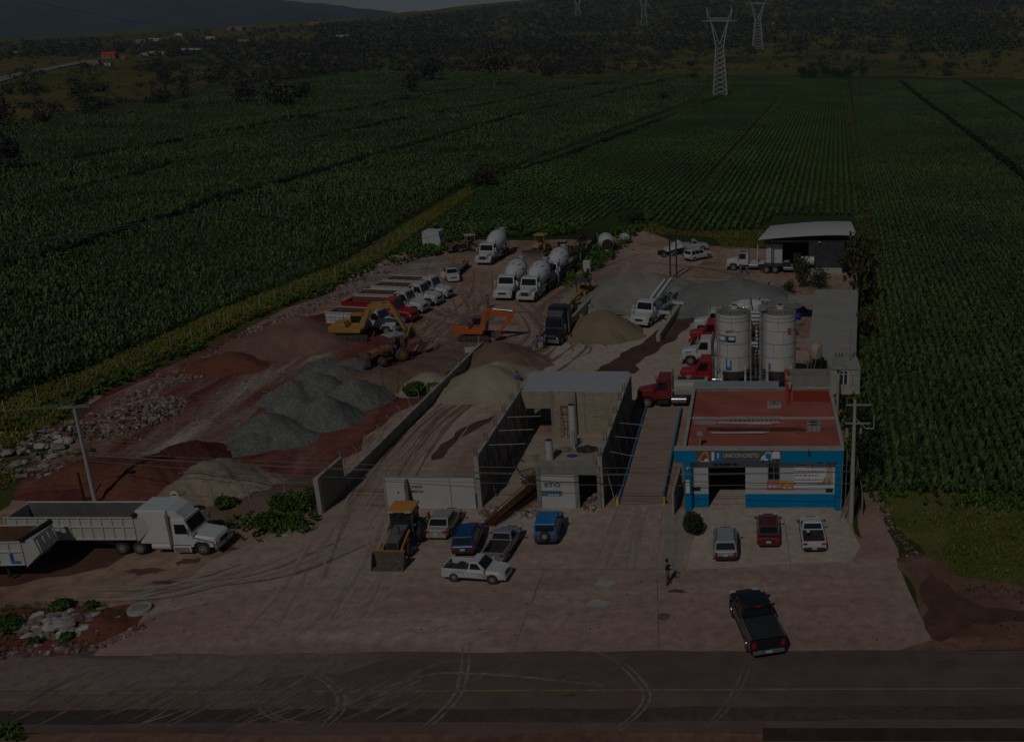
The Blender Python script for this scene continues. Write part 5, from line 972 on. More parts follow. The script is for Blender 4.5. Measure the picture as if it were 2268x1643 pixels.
def mixer_body(stripes=True, col=None):
    def f(t, x0, x1):
        P = col or paint('mixer_white', (.60, .61, .61), .5); a, b = Vector((x1 - .05, 0, 1.85)), Vector((x0 + .2, 0, 3.15)); d = M(); prof = [(0, .5), (.05, .75), (.28, 1.2), (.46, 1.34), (.60, 1.34), (.85, .98), (1, .62)]; d.lathe(a, b, prof, 28); o = d.obj('drum', P, t)
        if stripes:
            ax = (b - a).normalized(); u = Vector((0, 1, 0)); w_ = ax.cross(u); L = (b - a).length; m = M()
            for i in range(11):
                an = 2 * math.pi * i / 11; rr = []; 
                for tt_ in (.36, .42, .48): 
                    r = np.interp(tt_, [q[0] for q in prof], [q[1] for q in prof]) + .012; q = an + (tt_ - .36) * 1.6
                    for dq in (0, .09): rr.append(a + (b - a) * tt_ + (u * math.cos(q + dq) + w_ * math.sin(q + dq)) * r)
                m.add(rr, [(0, 1, 3, 2), (2, 3, 5, 4)])
                rr = []
                for tt_ in (.66, .71): 
                    r = np.interp(tt_, [q[0] for q in prof], [q[1] for q in prof]) + .012; q = an + .3 + (tt_ - .36) * 1.6
                    for dq in (0, .12): rr.append(a + (b - a) * tt_ + (u * math.cos(q + dq) + w_ * math.sin(q + dq)) * r)
                m.add(rr, [(0, 1, 3, 2)])
            m.obj('drum_marks', STRIPE, o)
        m = M(); m.lathe(a.lerp(b, .76), a.lerp(b, .79), [(0, 1.16), (1, 1.1)], 24); m.obj('drum_ring', DARK, o)
        M().bb(x0 + .55, x0 + .8, -.7, -.5, .8, 2.2).bb(x0 + .55, x0 + .8, .5, .7, .8, 2.2).bb(x0 + .55, x0 + .8, -.7, .7, 2.0, 2.2).obj('drum_support', P, t)
        M().box((x1 - .1, 0, 1.2), (.35, .9, .9)).obj('front_support', P, t)
        M().cyl((x0 - .1, 0, 3.35), (x0 - .15, 0, 3.85), .3, .62, 14).obj('hopper', P, t); M().box((x0 - .3, 0, 2.3), (.5, .5, 1.3), Matrix.Rotation(R(25), 3, 'Y'), top=(1, 1.5)).obj('chute', P, t)
        for s in (-1, 1): M().bb(x0 + .2, x0 + 3.3, s * 1.17 - .09, s * 1.17 + .09, 1.12, 1.2).obj('mudguard', P, t); M().bb(x0 + 3.3, x1 - .4, s * .7 - .35, s * .7 + .35, .95, 1.25).obj('side_deck', P, t)
        M().cyl((x1 - .2, -.9, 1.5), (x1 - .2, -.9, 2.5), .25, n=12).obj('water_tank', P, t)
        M().cyl((x0 - .05, .5, 1.0), (x0 - .05, .5, 3.6), .03, n=5).cyl((x0 - .05, .85, 1.0), (x0 - .05, .85, 3.6), .03, n=5).obj('ladder', STEEL, t)
    return f
def tank_body(P, logo=True):
    def f(t, x0, x1):
        rings = []
        for x in (x0 + .1, x1 - .1): rings.append([(x, 1.15 * math.copysign(abs(math.cos(a)) ** .6, math.cos(a)), 1.75 + .75 * math.copysign(abs(math.sin(a)) ** .6, math.sin(a))) for a in np.linspace(0, 2 * math.pi, 25)[:-1]])
        o = M().loft(rings, smooth=True).obj('tank', P, t); M().bb(x0 + .4, x1 - .4, -.35, .35, 2.5, 2.56).obj('walkway', DARK, o); M().cyl((x0 + 1.9, 0, 2.56), (x0 + 1.9, 0, 2.75), .28, n=14).obj('manhole', STEEL, o)
        M().bb(x0, x1, -.9, .9, .85, 1.0).obj('deck', DARK, t); M().bb(x0 + .2, x0 + 1.6, 1.0, 1.17, .8, 1.1).bb(x0 + .2, x0 + 1.6, -1.17, -1.0, .8, 1.1).obj('tool_locker', P, t)
        if logo:
            for s in (-1, 1): M().bb(x0 + 1.0, x0 + 1.12, s * 1.16 - .01, s * 1.16 + .01, 1.6, 2.0).bb(x0 + 1.12, x0 + 1.3, s * 1.16 - .01, s * 1.16 + .01, 1.55, 1.68).bb(x0 + 1.3, x0 + 1.38, s * 1.16 - .01, s * 1.16 + .01, 1.55, 1.95).obj('logo', SB, o); M().bb(x0 + 2.0, x0 + 3.4, s * 1.165 - .01, s * 1.165 + .01, 1.65, 1.8).obj('lettering', mat('faded_blue', (.35, .40, .45), .6), o)
    return f
# row of five tipper lorries
DR = R(-9); gr = 'tipper lorries parked side by side facing the yard'
TW = paint('truck_white', (.58, .59, .58), .5, .15); TR = paint('truck_red', (.40, .012, .016), .4, .12)
row = [((882, 742), TW, 'white tipper lorry partly hidden behind the yellow excavator'), ((917, 716), TR, 'red tipper lorry beside the white ones'), ((941, 697), TW, 'white tipper lorry right behind the red one'), ((972, 679), TW, 'white tipper lorry, middle one of the far three'), ((996, 664), TW, 'white tipper lorry at the far end of the row')]
for i, (f, P, lb) in enumerate(row):
    p = G(*f); lorry(lb, (p.x, p.y + .8), DR + R(random.uniform(-2, 2)), P, 8.8 if i else 8.6, 0, 'tipper_lorry', 'dump', gr, H=2.8, fair=.0, round_=i > 0, stack=False)
# mixers
def facing(fa, fb): return hdg(G(*fa), G(*fb))
p = G(1070, 589); lorry('white mixer lorry with plain drum standing alone at the back', tuple(p), facing((1125, 564.6), (1088, 588)), TW, 9.3, 0, 'mixer_lorry', mixer_body(False), rear=3, H=2.75)
rz = facing((1213, 651), (1186, 672.7)); 
p = G(1113, 668); lorry('white mixer lorry with blue dashes on its drum, left of the pair', tuple(p), rz + R(2), TW, 9.2, 0, 'mixer_lorry', mixer_body(True), 'mixer lorries with marked drums', round_=True)
p = G(1163, 672); lorry('white mixer lorry with black grille, right of the pair', tuple(p), rz, TW, 9.2, 0, 'mixer_lorry', mixer_body(True), 'mixer lorries with marked drums', P2=TW)
q = Vector((p.x, p.y, 0)) - Vector((math.cos(rz), math.sin(rz), 0)) * 9.9; lorry('white mixer lorry hidden behind the pair with only its drum showing', (q.x, q.y), rz, TW, 9.0, 0, 'mixer_lorry', mixer_body(True))
# black tractor unit with bonnet towards us
rz = facing((1293, 714), (1243, 755)); p = G(1217, 768); lorry('black tractor unit with tall sleeper cab beside the tan sand heap', tuple(p), rz, paint('truck_black', (.012, .016, .018), .35, .15), 7.2, 1.6, 'tractor_unit', None, H=2.9, fair=1.0, P2=CHROME, round_=True).scale = (1.06,) * 3
# white tractor unit, lower left
PWT = paint('tractor_white', (.66, .67, .66), .35, .1)
p = G(452.5, 1230.6); t = lorry('large white tractor unit with sleeper cab and blue flame stripes coupled to a tipping trailer', (p.x + 1.08, p.y + 1.15), R(-1), PWT, 8.2, 2.3, 'tractor_unit', None, H=2.85, fair=.8, P2=CHROME, round_=True, rear=2)
M().prism([(-.25, 1.12), (-1.5, 1.45), (-1.45, 1.38), (-.25, 1.05)], -1.18, -1.172).obj('stripe', mat('stripe_blue', (.02, .05, .30), .4), t); M().prism([(-.4, 1.0), (-1.5, 1.22), (-1.5, 1.17)], -1.185, -1.172).prism([(-.5, 1.22), (-1.55, 1.52), (-1.5, 1.49)], -1.18, -1.172).obj('stripe', INK, t)
M().bb(-3.2, -1.9, -1.2, -1.1, .3, .8).obj('side_skirt', PWT, t)
TRW = paint('trailer_cream', (.56, .55, .50), .6, .15); LIN = mat('worn_lining', (.13, .125, .12), .8, var=.3, scale=.6, dirt=.15)
def trailer(label, x, y, L, rz, logo=False, z0=1.4, z1=3.2, inner=None):
    t = thing('tipping_trailer', label, 'trailer', (x, y, .01), rz); b = dump_box(t, -L, 0, TRW, z0, z1, 1.27, .78, inner or LIN, False, name='trailer_box'); b.children[0]
    m = M(); m.loft([[(0, -1.27, z0 - .2), (0, 1.27, z0 - .2), (0, 1.27, z1), (0, -1.27, z1)], [(1.0, -1.1, z0 + .75), (1.0, 1.1, z0 + .75), (.75, 1.1, z1 + .1), (.75, -1.1, z1 + .1)]]); m.obj('nose', TRW, t)
    m = M(); [m.box((.93, y_, z0 + 1.2), (.12, .08, 1.0), Matrix.Rotation(R(-8), 3, 'Y')) for y_ in (-.9, -.3, .3, .9)]; m.obj('nose_rib', TRW, t)
    M().cyl((.08, -1.35, z1 + .12), (.55, 1.3, z1 + .22), .17, .2, 10).obj('rolled_tarpaulin', mat('tarp_black', (.02, .021, .022), .8), t)
    M().bb(-L, .4, -.5, -.35, 1.02, 1.3).bb(-L, .4, .35, .5, 1.02, 1.3).obj('chassis', DARK, t)
    for i in range(2):
        for s in (-1, 1): wheel(t, -L + 1.2 + 1.35 * i, s * .95, .52, .58, RIMD, TYRE, dual=True)
    M().bb(-1.7, -1.5, -.9, -.75, .25, 1.1).bb(-1.7, -1.5, .75, .9, .25, 1.1).obj('landing_leg', DARK, t)
    if logo: M().bb(-.9, -.75, -1.38, -1.345, 1.75, 2.35).bb(-.9, -.3, -1.38, -1.345, 1.6, 1.75).obj('logo', SB, t)
    return t
trailer('long cream tipping trailer coupled behind the white tractor unit', p.x - 4.6, p.y + 1.15, 9.4, R(0))
q = G(72, 1290); trailer('tipping trailer with blue mark cut off by the left border', q.x - .2, q.y + 1.3, 8.5, R(3), True, inner=RUSTBOX)
# concrete pump lorry
def pump_body(t, x0, x1):
    M().bb(x0, x1, -1.0, 1.0, .95, 1.35).obj('deck', TW, t); M().cyl((x1 - .5, 0, 1.35), (x1 - .5, 0, 2.6), .35, n=14).obj('turret', TW, t)
    M().bb(x0 - .3, x0 + .6, -.7, .7, 1.0, 1.9).obj('hopper', TW, t)
    for y, z, s in ((-.7, 2.5, .3), (-.3, 2.9, .32), (.15, 2.6, .3), (.55, 3.1, .34)):
        M().box(((x0 + x1) / 2 - .2, y, z), (5.8, s, s * 1.2), Matrix.Rotation(R(15), 3, 'Y')).obj('boom_section', TW, t)
    M().cyl((x0, -.95, 1.6), (x1, -.95, 2.2), .09, n=8).cyl((x0, .85, 3.1), (x1, .85, 2.6), .08, n=8).obj('delivery_pipe', STEEL, t)
    m = M()
    for i in range(14): x = random.uniform(x0 + .6, x1 - .3); m.box((x, random.uniform(-.8, .8), random.uniform(1.5, 2.5)), (.35, .3, .25))
    m.obj('hydraulics', mat('hydraulic_grey', (.16, .16, .15), .6, var=.4), t)
    for x, s in ((x1 - .3, -1), (x1 - .3, 1), (x0 + .8, -1), (x0 + .8, 1)):
        M().bb(x - .16, x + .16, min(s * .9, s * 2.6), max(s * .9, s * 2.6), .95, 1.3).bb(x - .1, x + .1, s * 2.5 - .1, s * 2.5 + .1, .1, 1.3).bb(x - .25, x + .25, s * 2.5 - .25, s * 2.5 + .25, .0, .1).obj('outrigger', TW, t)
p = G(1415, 728); lorry('white concrete pump lorry with folded boom between the aggregate heaps', tuple(p), R(-107), TW, 9.5, 0, 'pump_lorry', pump_body, round_=True, P2=TW, z0=.03)
# lorries beside the silos, noses to the left
trs = [((1536, 735), TW, mixer_body(False), 'white lorry half hidden behind the left silo, farthest of the row', 178), ((1527, 762), TR, mixer_body(False), 'red lorry between the two white ones at the silos', 178), ((1509, 803), TW, tank_body(TRW, False), 'white lorry with blue hood lettering beside the left silo', 179), ((1506, 850), TR, mixer_body(False), 'red lorry at the foot of the left silo', 178)]
for f, P, bd, lb, an in trs:
    q = G(*f); t = lorry(lb, (q.x, min(q.y, 130)), R(an), P, 8.4, 0, 'lorry', bd, H=2.75, round_=False, z0=.03)
    if 'lettering' in lb: M().bb(-1.4, -.5, .76, .79, 1.3, 1.42).obj('lettering', SB, t)
q = G(1409, 903); lorry('dark red lorry with beige water tank in front of the silos', (q.x, q.y + 1.1), R(180), paint('dark_red', (.24, .012, .012), .4, .15), 6.9, 0, 'tank_lorry', tank_body(mat('tank_cream', (.46, .42, .35), .6, var=.06, dirt=.15)), H=2.8, rear=1, z0=.03)
# white lorry chassis and dark lorry by the workshop
q = G(1608, 600); t = lorry('stripped white service lorry with open engine by the workshop', (q.x, q.y + 1.2), R(180), TW, 9.5, 0, 'service_lorry', lambda t, x0, x1: M().bb(x0, x1, -1.1, 1.1, .95, 1.15).bb(x1 - 1.2, x1 - 1.1, -1.1, 1.1, 1.15, 3.6).obj('flat_deck', TW, t), H=2.3, z0=.01, rear=1)
M().box((-7.2, .2, 2.5), (2.4, 2.2, 2.7)).obj('box_body', TW, t); M().box((-7.2, .2, 3.95), (2.8, 2.5, .1)).obj('box_roof', mat('grey_cloth', (.22, .23, .25), .8), t)
q = G(1700, 606); t = lorry('dark lorry with white cylinder parked under the workshop roof', (q.x - .5, q.y + 1.2), R(0), mat('truck_dark_grey', (.03, .03, .03), .5), 8.4, 0, 'lorry', None, H=2.6, z0=.01, stack=False); t.location.x += 8.2
M().bb(-7.6, -3.6, -1.1, 1.1, 1.0, 1.2).obj('deck', DARK, t); M().cyl((-2.2, -1.3, 1.9), (-.3, -1.3, 1.9), .62, n=18).obj('white_tank', TW, t)
# white closed box body left at the field edge
p = G(960, 553); t = thing('box_body', 'white closed box body standing in the weeds at the back', 'box body', (p.x, p.y + 1, .01), R(-4)); M().loft([[(-1.6, y * .96, .5), (1.5, y * .96, .5), (1.6 , y, 1.5), (1.35, y, 3.3), (-1.55, y, 3.3), (-1.7, y, 1.5)] for y in (-1.3, 1.3)]).obj('shell', TW, t, bevel=.1)
M().bb(-1.7, 1.5, -1.2, 1.2, .1, .5).obj('base', DARK, t); M().bb(1.45, 1.56, -.9, -.4, 1.9, 2.5).bb(1.45, 1.56, .2, .7, 1.9, 2.5).obj('window', DARK, t); M().bb(-.06, .06, -1.34, -1.3, .9, 1.2).obj('latch', DARK, t)
# flat trailer with scrap behind the flatbed pickup
a, b = G(985, 625), G(1030, 585); rz = hdg(a, b); t = thing('flat_trailer', 'low rusty flat trailer behind the white flatbed pickup', 'trailer', tuple(G(1012, 602)), rz); M().bb(-4, 4, -1.1, 1.1, .85, 1.0).obj('deck', mat('trailer_deck', (.20, .17, .15), .9, var=.3), t); M().bb(-4, 4, -1.15, -1.1, .75, 1.05).bb(-4, 4, 1.1, 1.15, .75, 1.05).obj('side_beam', LTC, t)
[wheel(t, x, s * .9, .45, .3, RIMD) for x in (2.2, 3.3) for s in (-1, 1)]; M().box((2.3, 0, 1.15), (1.4, 1.2, .3)).obj('yellow_box', YELLOW, t)
# loose mixer drum and dismantled chassis at the fence
p = G(1343, 556); t = thing('loose_drum', 'white concrete mixer drum lying with its open mouth to the yard', 'mixer drum', tuple(p), R(0))
a, b = Vector((.4, -1.1, 1.35)), Vector((-.5, 2.4, 1.75)); o = M(); n = 26; d = (b - a); u = d.normalized().orthogonal().normalized(); w_ = d.normalized().cross(u); prof = [(0, .95), (.3, 1.4), (.7, 1.45), (1, .6)]; vs = [a + d * tt_ + (u * math.cos(2 * math.pi * i / n) + w_ * math.sin(2 * math.pi * i / n)) * r for tt_, r in prof for i in range(n)]; o.add(vs, [(j * n + i, j * n + (i + 1) % n, (j + 1) * n + (i + 1) % n, (j + 1) * n + i) for j in range(3) for i in range(n)], True); o.obj('shell', TW, t)
M().lathe(a + d * .12, a + d * .16, [(0, 1.05), (1, 1.05)], 24).obj('inside', DARK, t); M().lathe(a - d * .02, a + d * .01, [(0, .98), (1, .98)], 24).lathe(a - d * .04, a - d * .02, [(0, .7), (1, .7)], 18).obj('mouth', mat('mouth_rust', (.05, .035, .03), .9), t); M().box((.2, -1.2, .25), (.8, .4, .5)).obj('block', LTC, t)
t = thing('scrap_chassis', 'dismantled pale truck chassis parts right of the loose drum', 'chassis', tuple(G(1372, 541)), R(38)); M().bb(-2.6, 2.6, -.5, -.35, .7, .95).bb(-2.6, 2.6, .35, .5, .7, .95).obj('rail', STEEL, t); m = M(); [m.bb(x, x + .12, -.5, .5, .75, .9) for x in (-2.2, -.8, .6, 2.0)]; m.obj('crossbar', STEEL, t); M().box((1.2, 0, 1.3), (1.2, 1.4, .6), Matrix.Rotation(R(14), 3, 'X')).obj('cab_shell', TW, t); [wheel(t, x, s * .7, .42, .25, RIMD) for x in (-1.6, 1.5) for s in (-1, 1)]
t = thing('scrap_chassis', 'white wrecked chassis with exposed axles left of the estate car', 'chassis', tuple(G(1488, 566)), R(25)); M().bb(-2.4, 2.4, -.55, -.4, .75, 1.0).bb(-2.4, 2.4, .4, .55, .75, 1.0).obj('rail', DARK, t); M().box((.3, 0, 1.5), (3.2, 1.9, .5), Matrix.Rotation(R(-12), 3, 'Y'), top=(.8, .8)).obj('shell', TW, t); M().box((1.0, 0, 2.0), (1.2, 1.6, .5), Matrix.Rotation(R(-25), 3, 'Y')).obj('cab_shell', TW, t); [wheel(t, x, s * .95, .45, .3, RIM) for x in (-1.8, -.4, 1.9) for s in (-1, 1)]
t = thing('water_container', 'white bulk bag standing at the tarpaulin fence', 'container', tuple(G(1301, 603))); M().box((0, 0, .95), (1.1, 1.0, 1.9), top=(1.05, 1.05)).obj('bag', TW, t, bevel=.12); M().box((0, 0, 1.75), (1.2, 1.1, .25)).obj('rim', STEEL, t, bevel=.08)
# ================================================================ plant machinery (+x forward)
ORB = mat('loader_orange', (.50, .20, .03), .6, var=.15, dirt=.3); GREYM = mat('machine_grey', (.13, .13, .13), .6, var=.2, dirt=.2); STEELW = mat('worn_steel', (.17, .13, .11), .7, var=.4, scale=3, metal=.2)
TRK = mat('track_mud', (.10, .07, .055), .95, var=.4, scale=5, bump=.6); YEL2 = mat('digger_yellow', (.46, .25, .05), .6, var=.15, dirt=.35)
def beam(m, a, b, h0, h1, w):
    """tapered box beam in the x,z plane"""
    a, b = Vector(a), Vector(b); d = (b - a).normalized(); n = Vector((-d.z, 0, d.x))
    m.loft([[(p + n * h / 2 + Vector((0, -w / 2, 0)))[:], (p + n * h / 2 + Vector((0, w / 2, 0)))[:], (p - n * h / 2 + Vector((0, w / 2, 0)))[:], (p - n * h / 2 + Vector((0, -w / 2, 0)))[:]] for p, h in ((a, h0), (b, h1))]); return m
def bucket(parent, c, s, w, ang, mt, name='bucket', teeth=True):
    m = M(); pr = [(math.cos(a) * s, math.sin(a) * s) for a in np.linspace(R(70), R(275), 8)] + [(.35 * s, -1.02 * s)]
    inner = [(x * .86, z * .86) for x, z in pr[::-1]]; prof = pr + inner; n = len(prof)
    rot = lambda x, z: (c[0] + x * math.cos(ang) - z * math.sin(ang), c[2] + x * math.sin(ang) + z * math.cos(ang))
    P = [rot(*q) for q in prof]; vs = [(x, y, z) for y in (-w / 2, w / 2) for x, z in P]; k_ = len(pr)
    m.add(vs, [(i, i + 1, n + i + 1, n + i) for i in range(n - 1)] + [(n - 1, 0, n, 2 * n - 1)] + [(i, n - 1 - i, n - 2 - i, i + 1) for i in range(k_ - 1)] + [(n + i, n + i + 1, 2 * n - 2 - i, 2 * n - 1 - i) for i in range(k_ - 1)])
    for y in (-w / 2, w / 2):
        Q = [rot(*q) for q in pr]; e = .03; base = len(m.v)
        m.add([(x, y - e, z) for x, z in Q] + [(x, y + e, z) for x, z in Q], [tuple(range(k_)), tuple(range(k_, 2 * k_))[::-1]])
    b = m.obj(name, mt, parent)
    if teeth:
        m = M(); 
        for y in np.linspace(-w / 2 + .08, w / 2 - .08, 5): x, z = rot(.45 * s, -1.03 * s); m.box((x, c[1] + y, z), (.2, .07, .07))
        m.obj('teeth', STEELW, b)
    b.location.y = c[1]; return b
def crawler(parent, x0, x1, y, h=.85, w=.5, mt=TRK):
    pr = [(x0 + h / 2 - math.sin(a) * h / 2, h / 2 - math.cos(a) * h / 2) for a in np.linspace(0, math.pi, 8)] + [(x1 - h / 2 + math.sin(a) * h / 2, h / 2 + math.cos(a) * h / 2) for a in np.linspace(0, math.pi, 8)]
    o = M().prism(pr, y - w / 2, y + w / 2).obj('track', mt, parent); m = M(); n = 26
    for i in range(n):
        x = x0 + h / 2 + (x1 - x0 - h) * i / (n - 1)
        for z in (-.015, h + .015): m.box((x, y, z + (.02 if z < 0 else 0)), (.05, w + .04, .05))
    m.obj('track_shoe', mt, o); m = M(); s = -1 if y < 0 else 1
    for i in range(6): m.cyl((x0 + h * .6 + (x1 - x0 - h * 1.2) * i / 5, y + s * w / 2, h * .38), (x0 + h * .6 + (x1 - x0 - h * 1.2) * i / 5, y + s * (w / 2 + .03), h * .38), .16, n=10)
    m.obj('track_roller', DARK, o); return o
def excavator(label, a, rz, P, pose, cab_mt=None, scale=1.0, swing=0):
    t = thing('excavator', label, 'excavator', (a[0], a[1], .02), rz); t.scale = (scale,) * 3
    for s in (-1, 1): crawler(t, -2.2, 2.2, s * 1.2)
    M().bb(-.9, .9, -.95, .95, .45, .8).cyl((0, 0, .8), (0, 0, 1.05), .7, n=18).obj('undercarriage', DARK, t)
    h = M(); h.loft([[(x, -1.35, 1.08), (x, 1.35, 1.08), (x, 1.35, z), (x, -1.35, z)] for x, z in ((-2.5, 2.0), (-2.3, 2.15), (-.5, 2.15), (-.4, 1.7), (1.3, 1.5))]); h.obj('house', P, t, bevel=.06)
    M().loft([[(x, -1.3, 1.1), (x, 1.3, 1.1), (x, 1.3, z), (x, -1.3, z)] for x, z in ((-2.75, 1.75), (-2.45, 1.95))]).obj('counterweight', P, t, bevel=.08)
    M().bb(-2.0, -.7, -1.1, .3, 2.151, 2.35).cyl((-1.5, .7, 2.1), (-1.5, .7, 2.75), .07, n=8).obj('engine_cover', cab_mt or P, t)
    M().loft([[(x0, .35, z), (x1, .35, z), (x1, 1.35, z), (x0, 1.35, z)] for x0, x1, z in ((-.55, 1.35, 1.5), (-.55, 1.4, 2.2), (-.5, .95, 3.05))]).obj('cab', cab_mt or P, t, bevel=.04)
    for s_ in (.345, 1.355): M().bb(-.42, 1.0, s_ - .012, s_ + .012, 1.95, 2.85).obj('cab_window', GLASS, t)
    M().quad((1.36, .42, 1.75), (1.36, 1.28, 1.75), (.99, 1.28, 2.95), (.99, .42, 2.95)).obj('cab_window', GLASS, t)
    bp, el, st, bk = pose                                    # boom knee, boom tip, stick tip, bucket angle
    m = M(); beam(m, (.9, 0, 1.5), bp, .65, .95, .5); beam(m, bp, el, .95, .5, .5); b = m.obj('boom', P, t)
    m = M(); e = Vector(el); s = Vector(st); d = (s - e).normalized(); beam(m, tuple(e - d * .7), tuple(e + d * .3), .3, .55, .36); beam(m, tuple(e + d * .3), st, .55, .26, .36); m.obj('stick', P, t)
    m = M(); q = Vector(bp).lerp(e, .25) + Vector((0, 0, .42)); m.cyl(tuple(q), tuple(e - d * .6), .09, n=8)
    for y in (-.3, .3): m.cyl((1.3, y, 1.35), tuple(Vector(bp).lerp(Vector((.9, 0, 1.5)), .1) + Vector((0, y, -.1))), .08, n=8)
    m.cyl(tuple(e + d * .5 + Vector((.35, 0, .1))), tuple(s - d * .5 + Vector((.3, 0, .1))), .07, n=8); m.obj('ram', CHROME, t)
    bucket(t, (s.x - .05, 0, s.z - .35), .62, 1.05, bk, STEELW)
    return t
p = G(787, 750)
excavator('yellow excavator reaching its boom over the nearest tipper lorry', (p.x, p.y), R(-2), YEL2, ((2.7, 0, 4.3), (5.0, 0, 4.3), (6.6, 0, 1.1), R(-20)), scale=1.0)
p = G(1062, 752)
excavator('orange excavator with folded boom in the middle of the yard', (p.x - .35, p.y), R(-3), mat('excavator_orange', (.56, .13, .02), .5, var=.15, dirt=.25), ((1.7, 0, 3.9), (5.0, 0, 3.5), (3.1, 0, 1.0), R(-60)), GREYM, .94)
p = G(1040, 786); t = thing('scrap_heap', 'pale broken frame lying before the orange excavator', 'scrap', tuple(p), R(25)); M().bb(-.9, .9, -.5, .5, .1, .22).box((.1, 0, .6), (1.2, .8, .12), Matrix.Rotation(R(40), 3, 'X')).obj('board', LTC, t); M().cyl((1, -.4, 0), (1.3, .2, 2.2), .05, n=5).cyl((.2, .4, 0), (1.3, .2, 1.4), .05, n=5).obj('tube', STEEL, t)
def backhoe(label, a, rz, P, canopy, hood, arm, open_cab=False, lift=.25, scale=1.0, boomp=None, old=False, z0=.02):
    t = thing('backhoe_loader', label, 'backhoe loader', (a[0], a[1], z0), rz); t.scale = (scale,) * 3
    for s in (-1, 1): wheel(t, -1.1, s * .98, .72, .42, RIMY if not old else RIMD, TYRE if not open_cab else TYRED); wheel(t, 1.15, s * .85, .46, .34, RIMD, TYRE if not open_cab else TYRED)
    M().bb(-1.6, 2.0, -.42, .42, .55, .95).obj('frame', DARK, t)
    M().loft([[(x, -w, .9), (x, w, .9), (x, w, z), (x, -w, z)] for x, w, z in ((-.2, .50, 1.75), (1.2, .46, 1.6), (1.95, .42, 1.45))]).obj('hood', hood, t, bevel=.06); M().bb(1.95, 1.99, -.32, .32, .95, 1.38).obj('grille', DARK, t); M().cyl((1.1, .25, 1.55), (1.1, .25, 2.3), .05, n=8).obj('exhaust', DARK, t)
    m = M(); [m.cyl((x, y, .95), (x * .95 - .03, y * .93, 2.75), .05, n=6) for x in (-1.55, -.15) for y in (-.78, .78)]; m.obj('cab_post', GREYM if not old else LTC, t)
    M().bb(-1.75, .05, -.9, .9, 2.72, 2.84).obj('cab_roof', canopy, t, bevel=.04); M().bb(-1.3, -.2, -.5, .5, .95, 1.1).bb(-1.25, -1.1, -.3, .3, 1.1, 1.75).obj('seat', DARK, t); M().bb(-.45, -.25, -.35, .35, 1.1, 1.75).obj('console', DARK, t)
    if not open_cab and not old:
        M().quad((-.12, -.74, 1.2), (-.12, .74, 1.2), (-.16, .7, 2.65), (-.16, -.7, 2.65)).obj('cab_window', GLASS, t)
        for s in (-1, 1): M().bb(-1.5, -.2, s * .76 - .01, s * .76 + .01, 1.6, 2.65).obj('cab_window', GLASS, t); M().bb(-1.7, -.75, s * .85 - .18, s * .85 + .18, 1.46, 1.56).obj('fender', GREYM, t)
        m = M(); [m.box((.06, y, 2.78), (.08, .16, .12)) for y in (-.7, -.5, .5, .7)]; m.obj('work_light', LAMP, t)
    for s in (-1, 1):
        m = M(); beam(m, (.2, s * .66, 1.45), (1.9, s * .66, 1.0 + lift), .22, .22, .12); beam(m, (1.9, s * .66, 1.0 + lift), (2.6, s * .66, .35 + lift), .22, .18, .12)
        o = m.obj('loader_arm', P, t)
        for v in o.data.vertices: v.co.y += s * .66 if abs(v.co.y) < .3 else 0
        M().cyl((.4, s * .66, .95), (1.7, s * .66, 1.05 + lift), .06, n=6).obj('ram', CHROME, t)
    b = bucket(t, (3.05, 0, .62 + lift * .6), .52, 2.15, R(-95 + 180), STEELW, 'loader_bucket', False)
    m = M(); m.bb(2.55, 2.62, -1.08, 1.08, .1 + lift * .6, 1.15 + lift * .6).bb(2.55, 3.35, -1.08, 1.08, .05 + lift * .6, .12 + lift * .6).prism([(2.6, .1 + lift * .6), (3.35, .1 + lift * .6), (2.9, 1.1 + lift * .6), (2.6, 1.1 + lift * .6)], -1.1, -1.05).prism([(2.6, .1 + lift * .6), (3.35, .1 + lift * .6), (2.9, 1.1 + lift * .6), (2.6, 1.1 + lift * .6)], 1.05, 1.1)
    bpy.data.objects.remove(b.children[0]) if b.children else 0; bpy.data.objects.remove(b); m.obj('loader_bucket', STEELW, t)
    M().bb(2.56, 2.63, -1.1, 1.1, 1.15 + lift * .6, 1.22 + lift * .6).obj('bucket_lip', P, t)
    bp = boomp or ((-2.3, 0, 3.6), (-2.6, 0, 1.9)); m = M(); beam(m, (-1.9, 0, 1.0), bp[0], .30, .24, .2); m.obj('rear_boom', arm, t); m = M(); beam(m, bp[0], bp[1], .26, .18, .18); m.obj('rear_stick', arm, t); M().cyl((-1.95, .15, 1.6), tuple(Vector(bp[0]) + Vector((.15, .15, -.2))), .035, n=5).obj('hose', DARK, t)
    M().cyl((-1.9, -.12, 1.3), tuple(Vector(bp[0]) + Vector((.1, -.12, -.3))), .06, n=6).obj('ram', CHROME, t); bucket(t, (bp[1][0], 0, bp[1][2] - .3), .4, .6, R(150), STEELW, 'rear_bucket')
    for s in (-1, 1): M().cyl((-1.9, s * .6, .9), (-1.95, s * 1.25, 1.5), .08, n=6).box((-1.95, s * 1.3, 1.55), (.45, .12, .5)).obj('stabiliser', P, t)
    return t
a, b = G(905, 1197), G(878, 1236); rz = hdg(a, b)
backhoe('orange and grey backhoe loader parked facing the camera before the white gate', ((a.x + b.x) / 2, (a.y + b.y) / 2 + .2), rz, ORB, mat('cab_roof_orange', (.60, .27, .06), .6, var=.1, dirt=.1), GREYM, GREYM, lift=-.05, scale=1.06, boomp=((-2.0, 0, 4.3), (-2.7, 0, 2.2)), z0=.045)
a, b = G(878, 805), G(838, 815); rz = hdg(a, b)
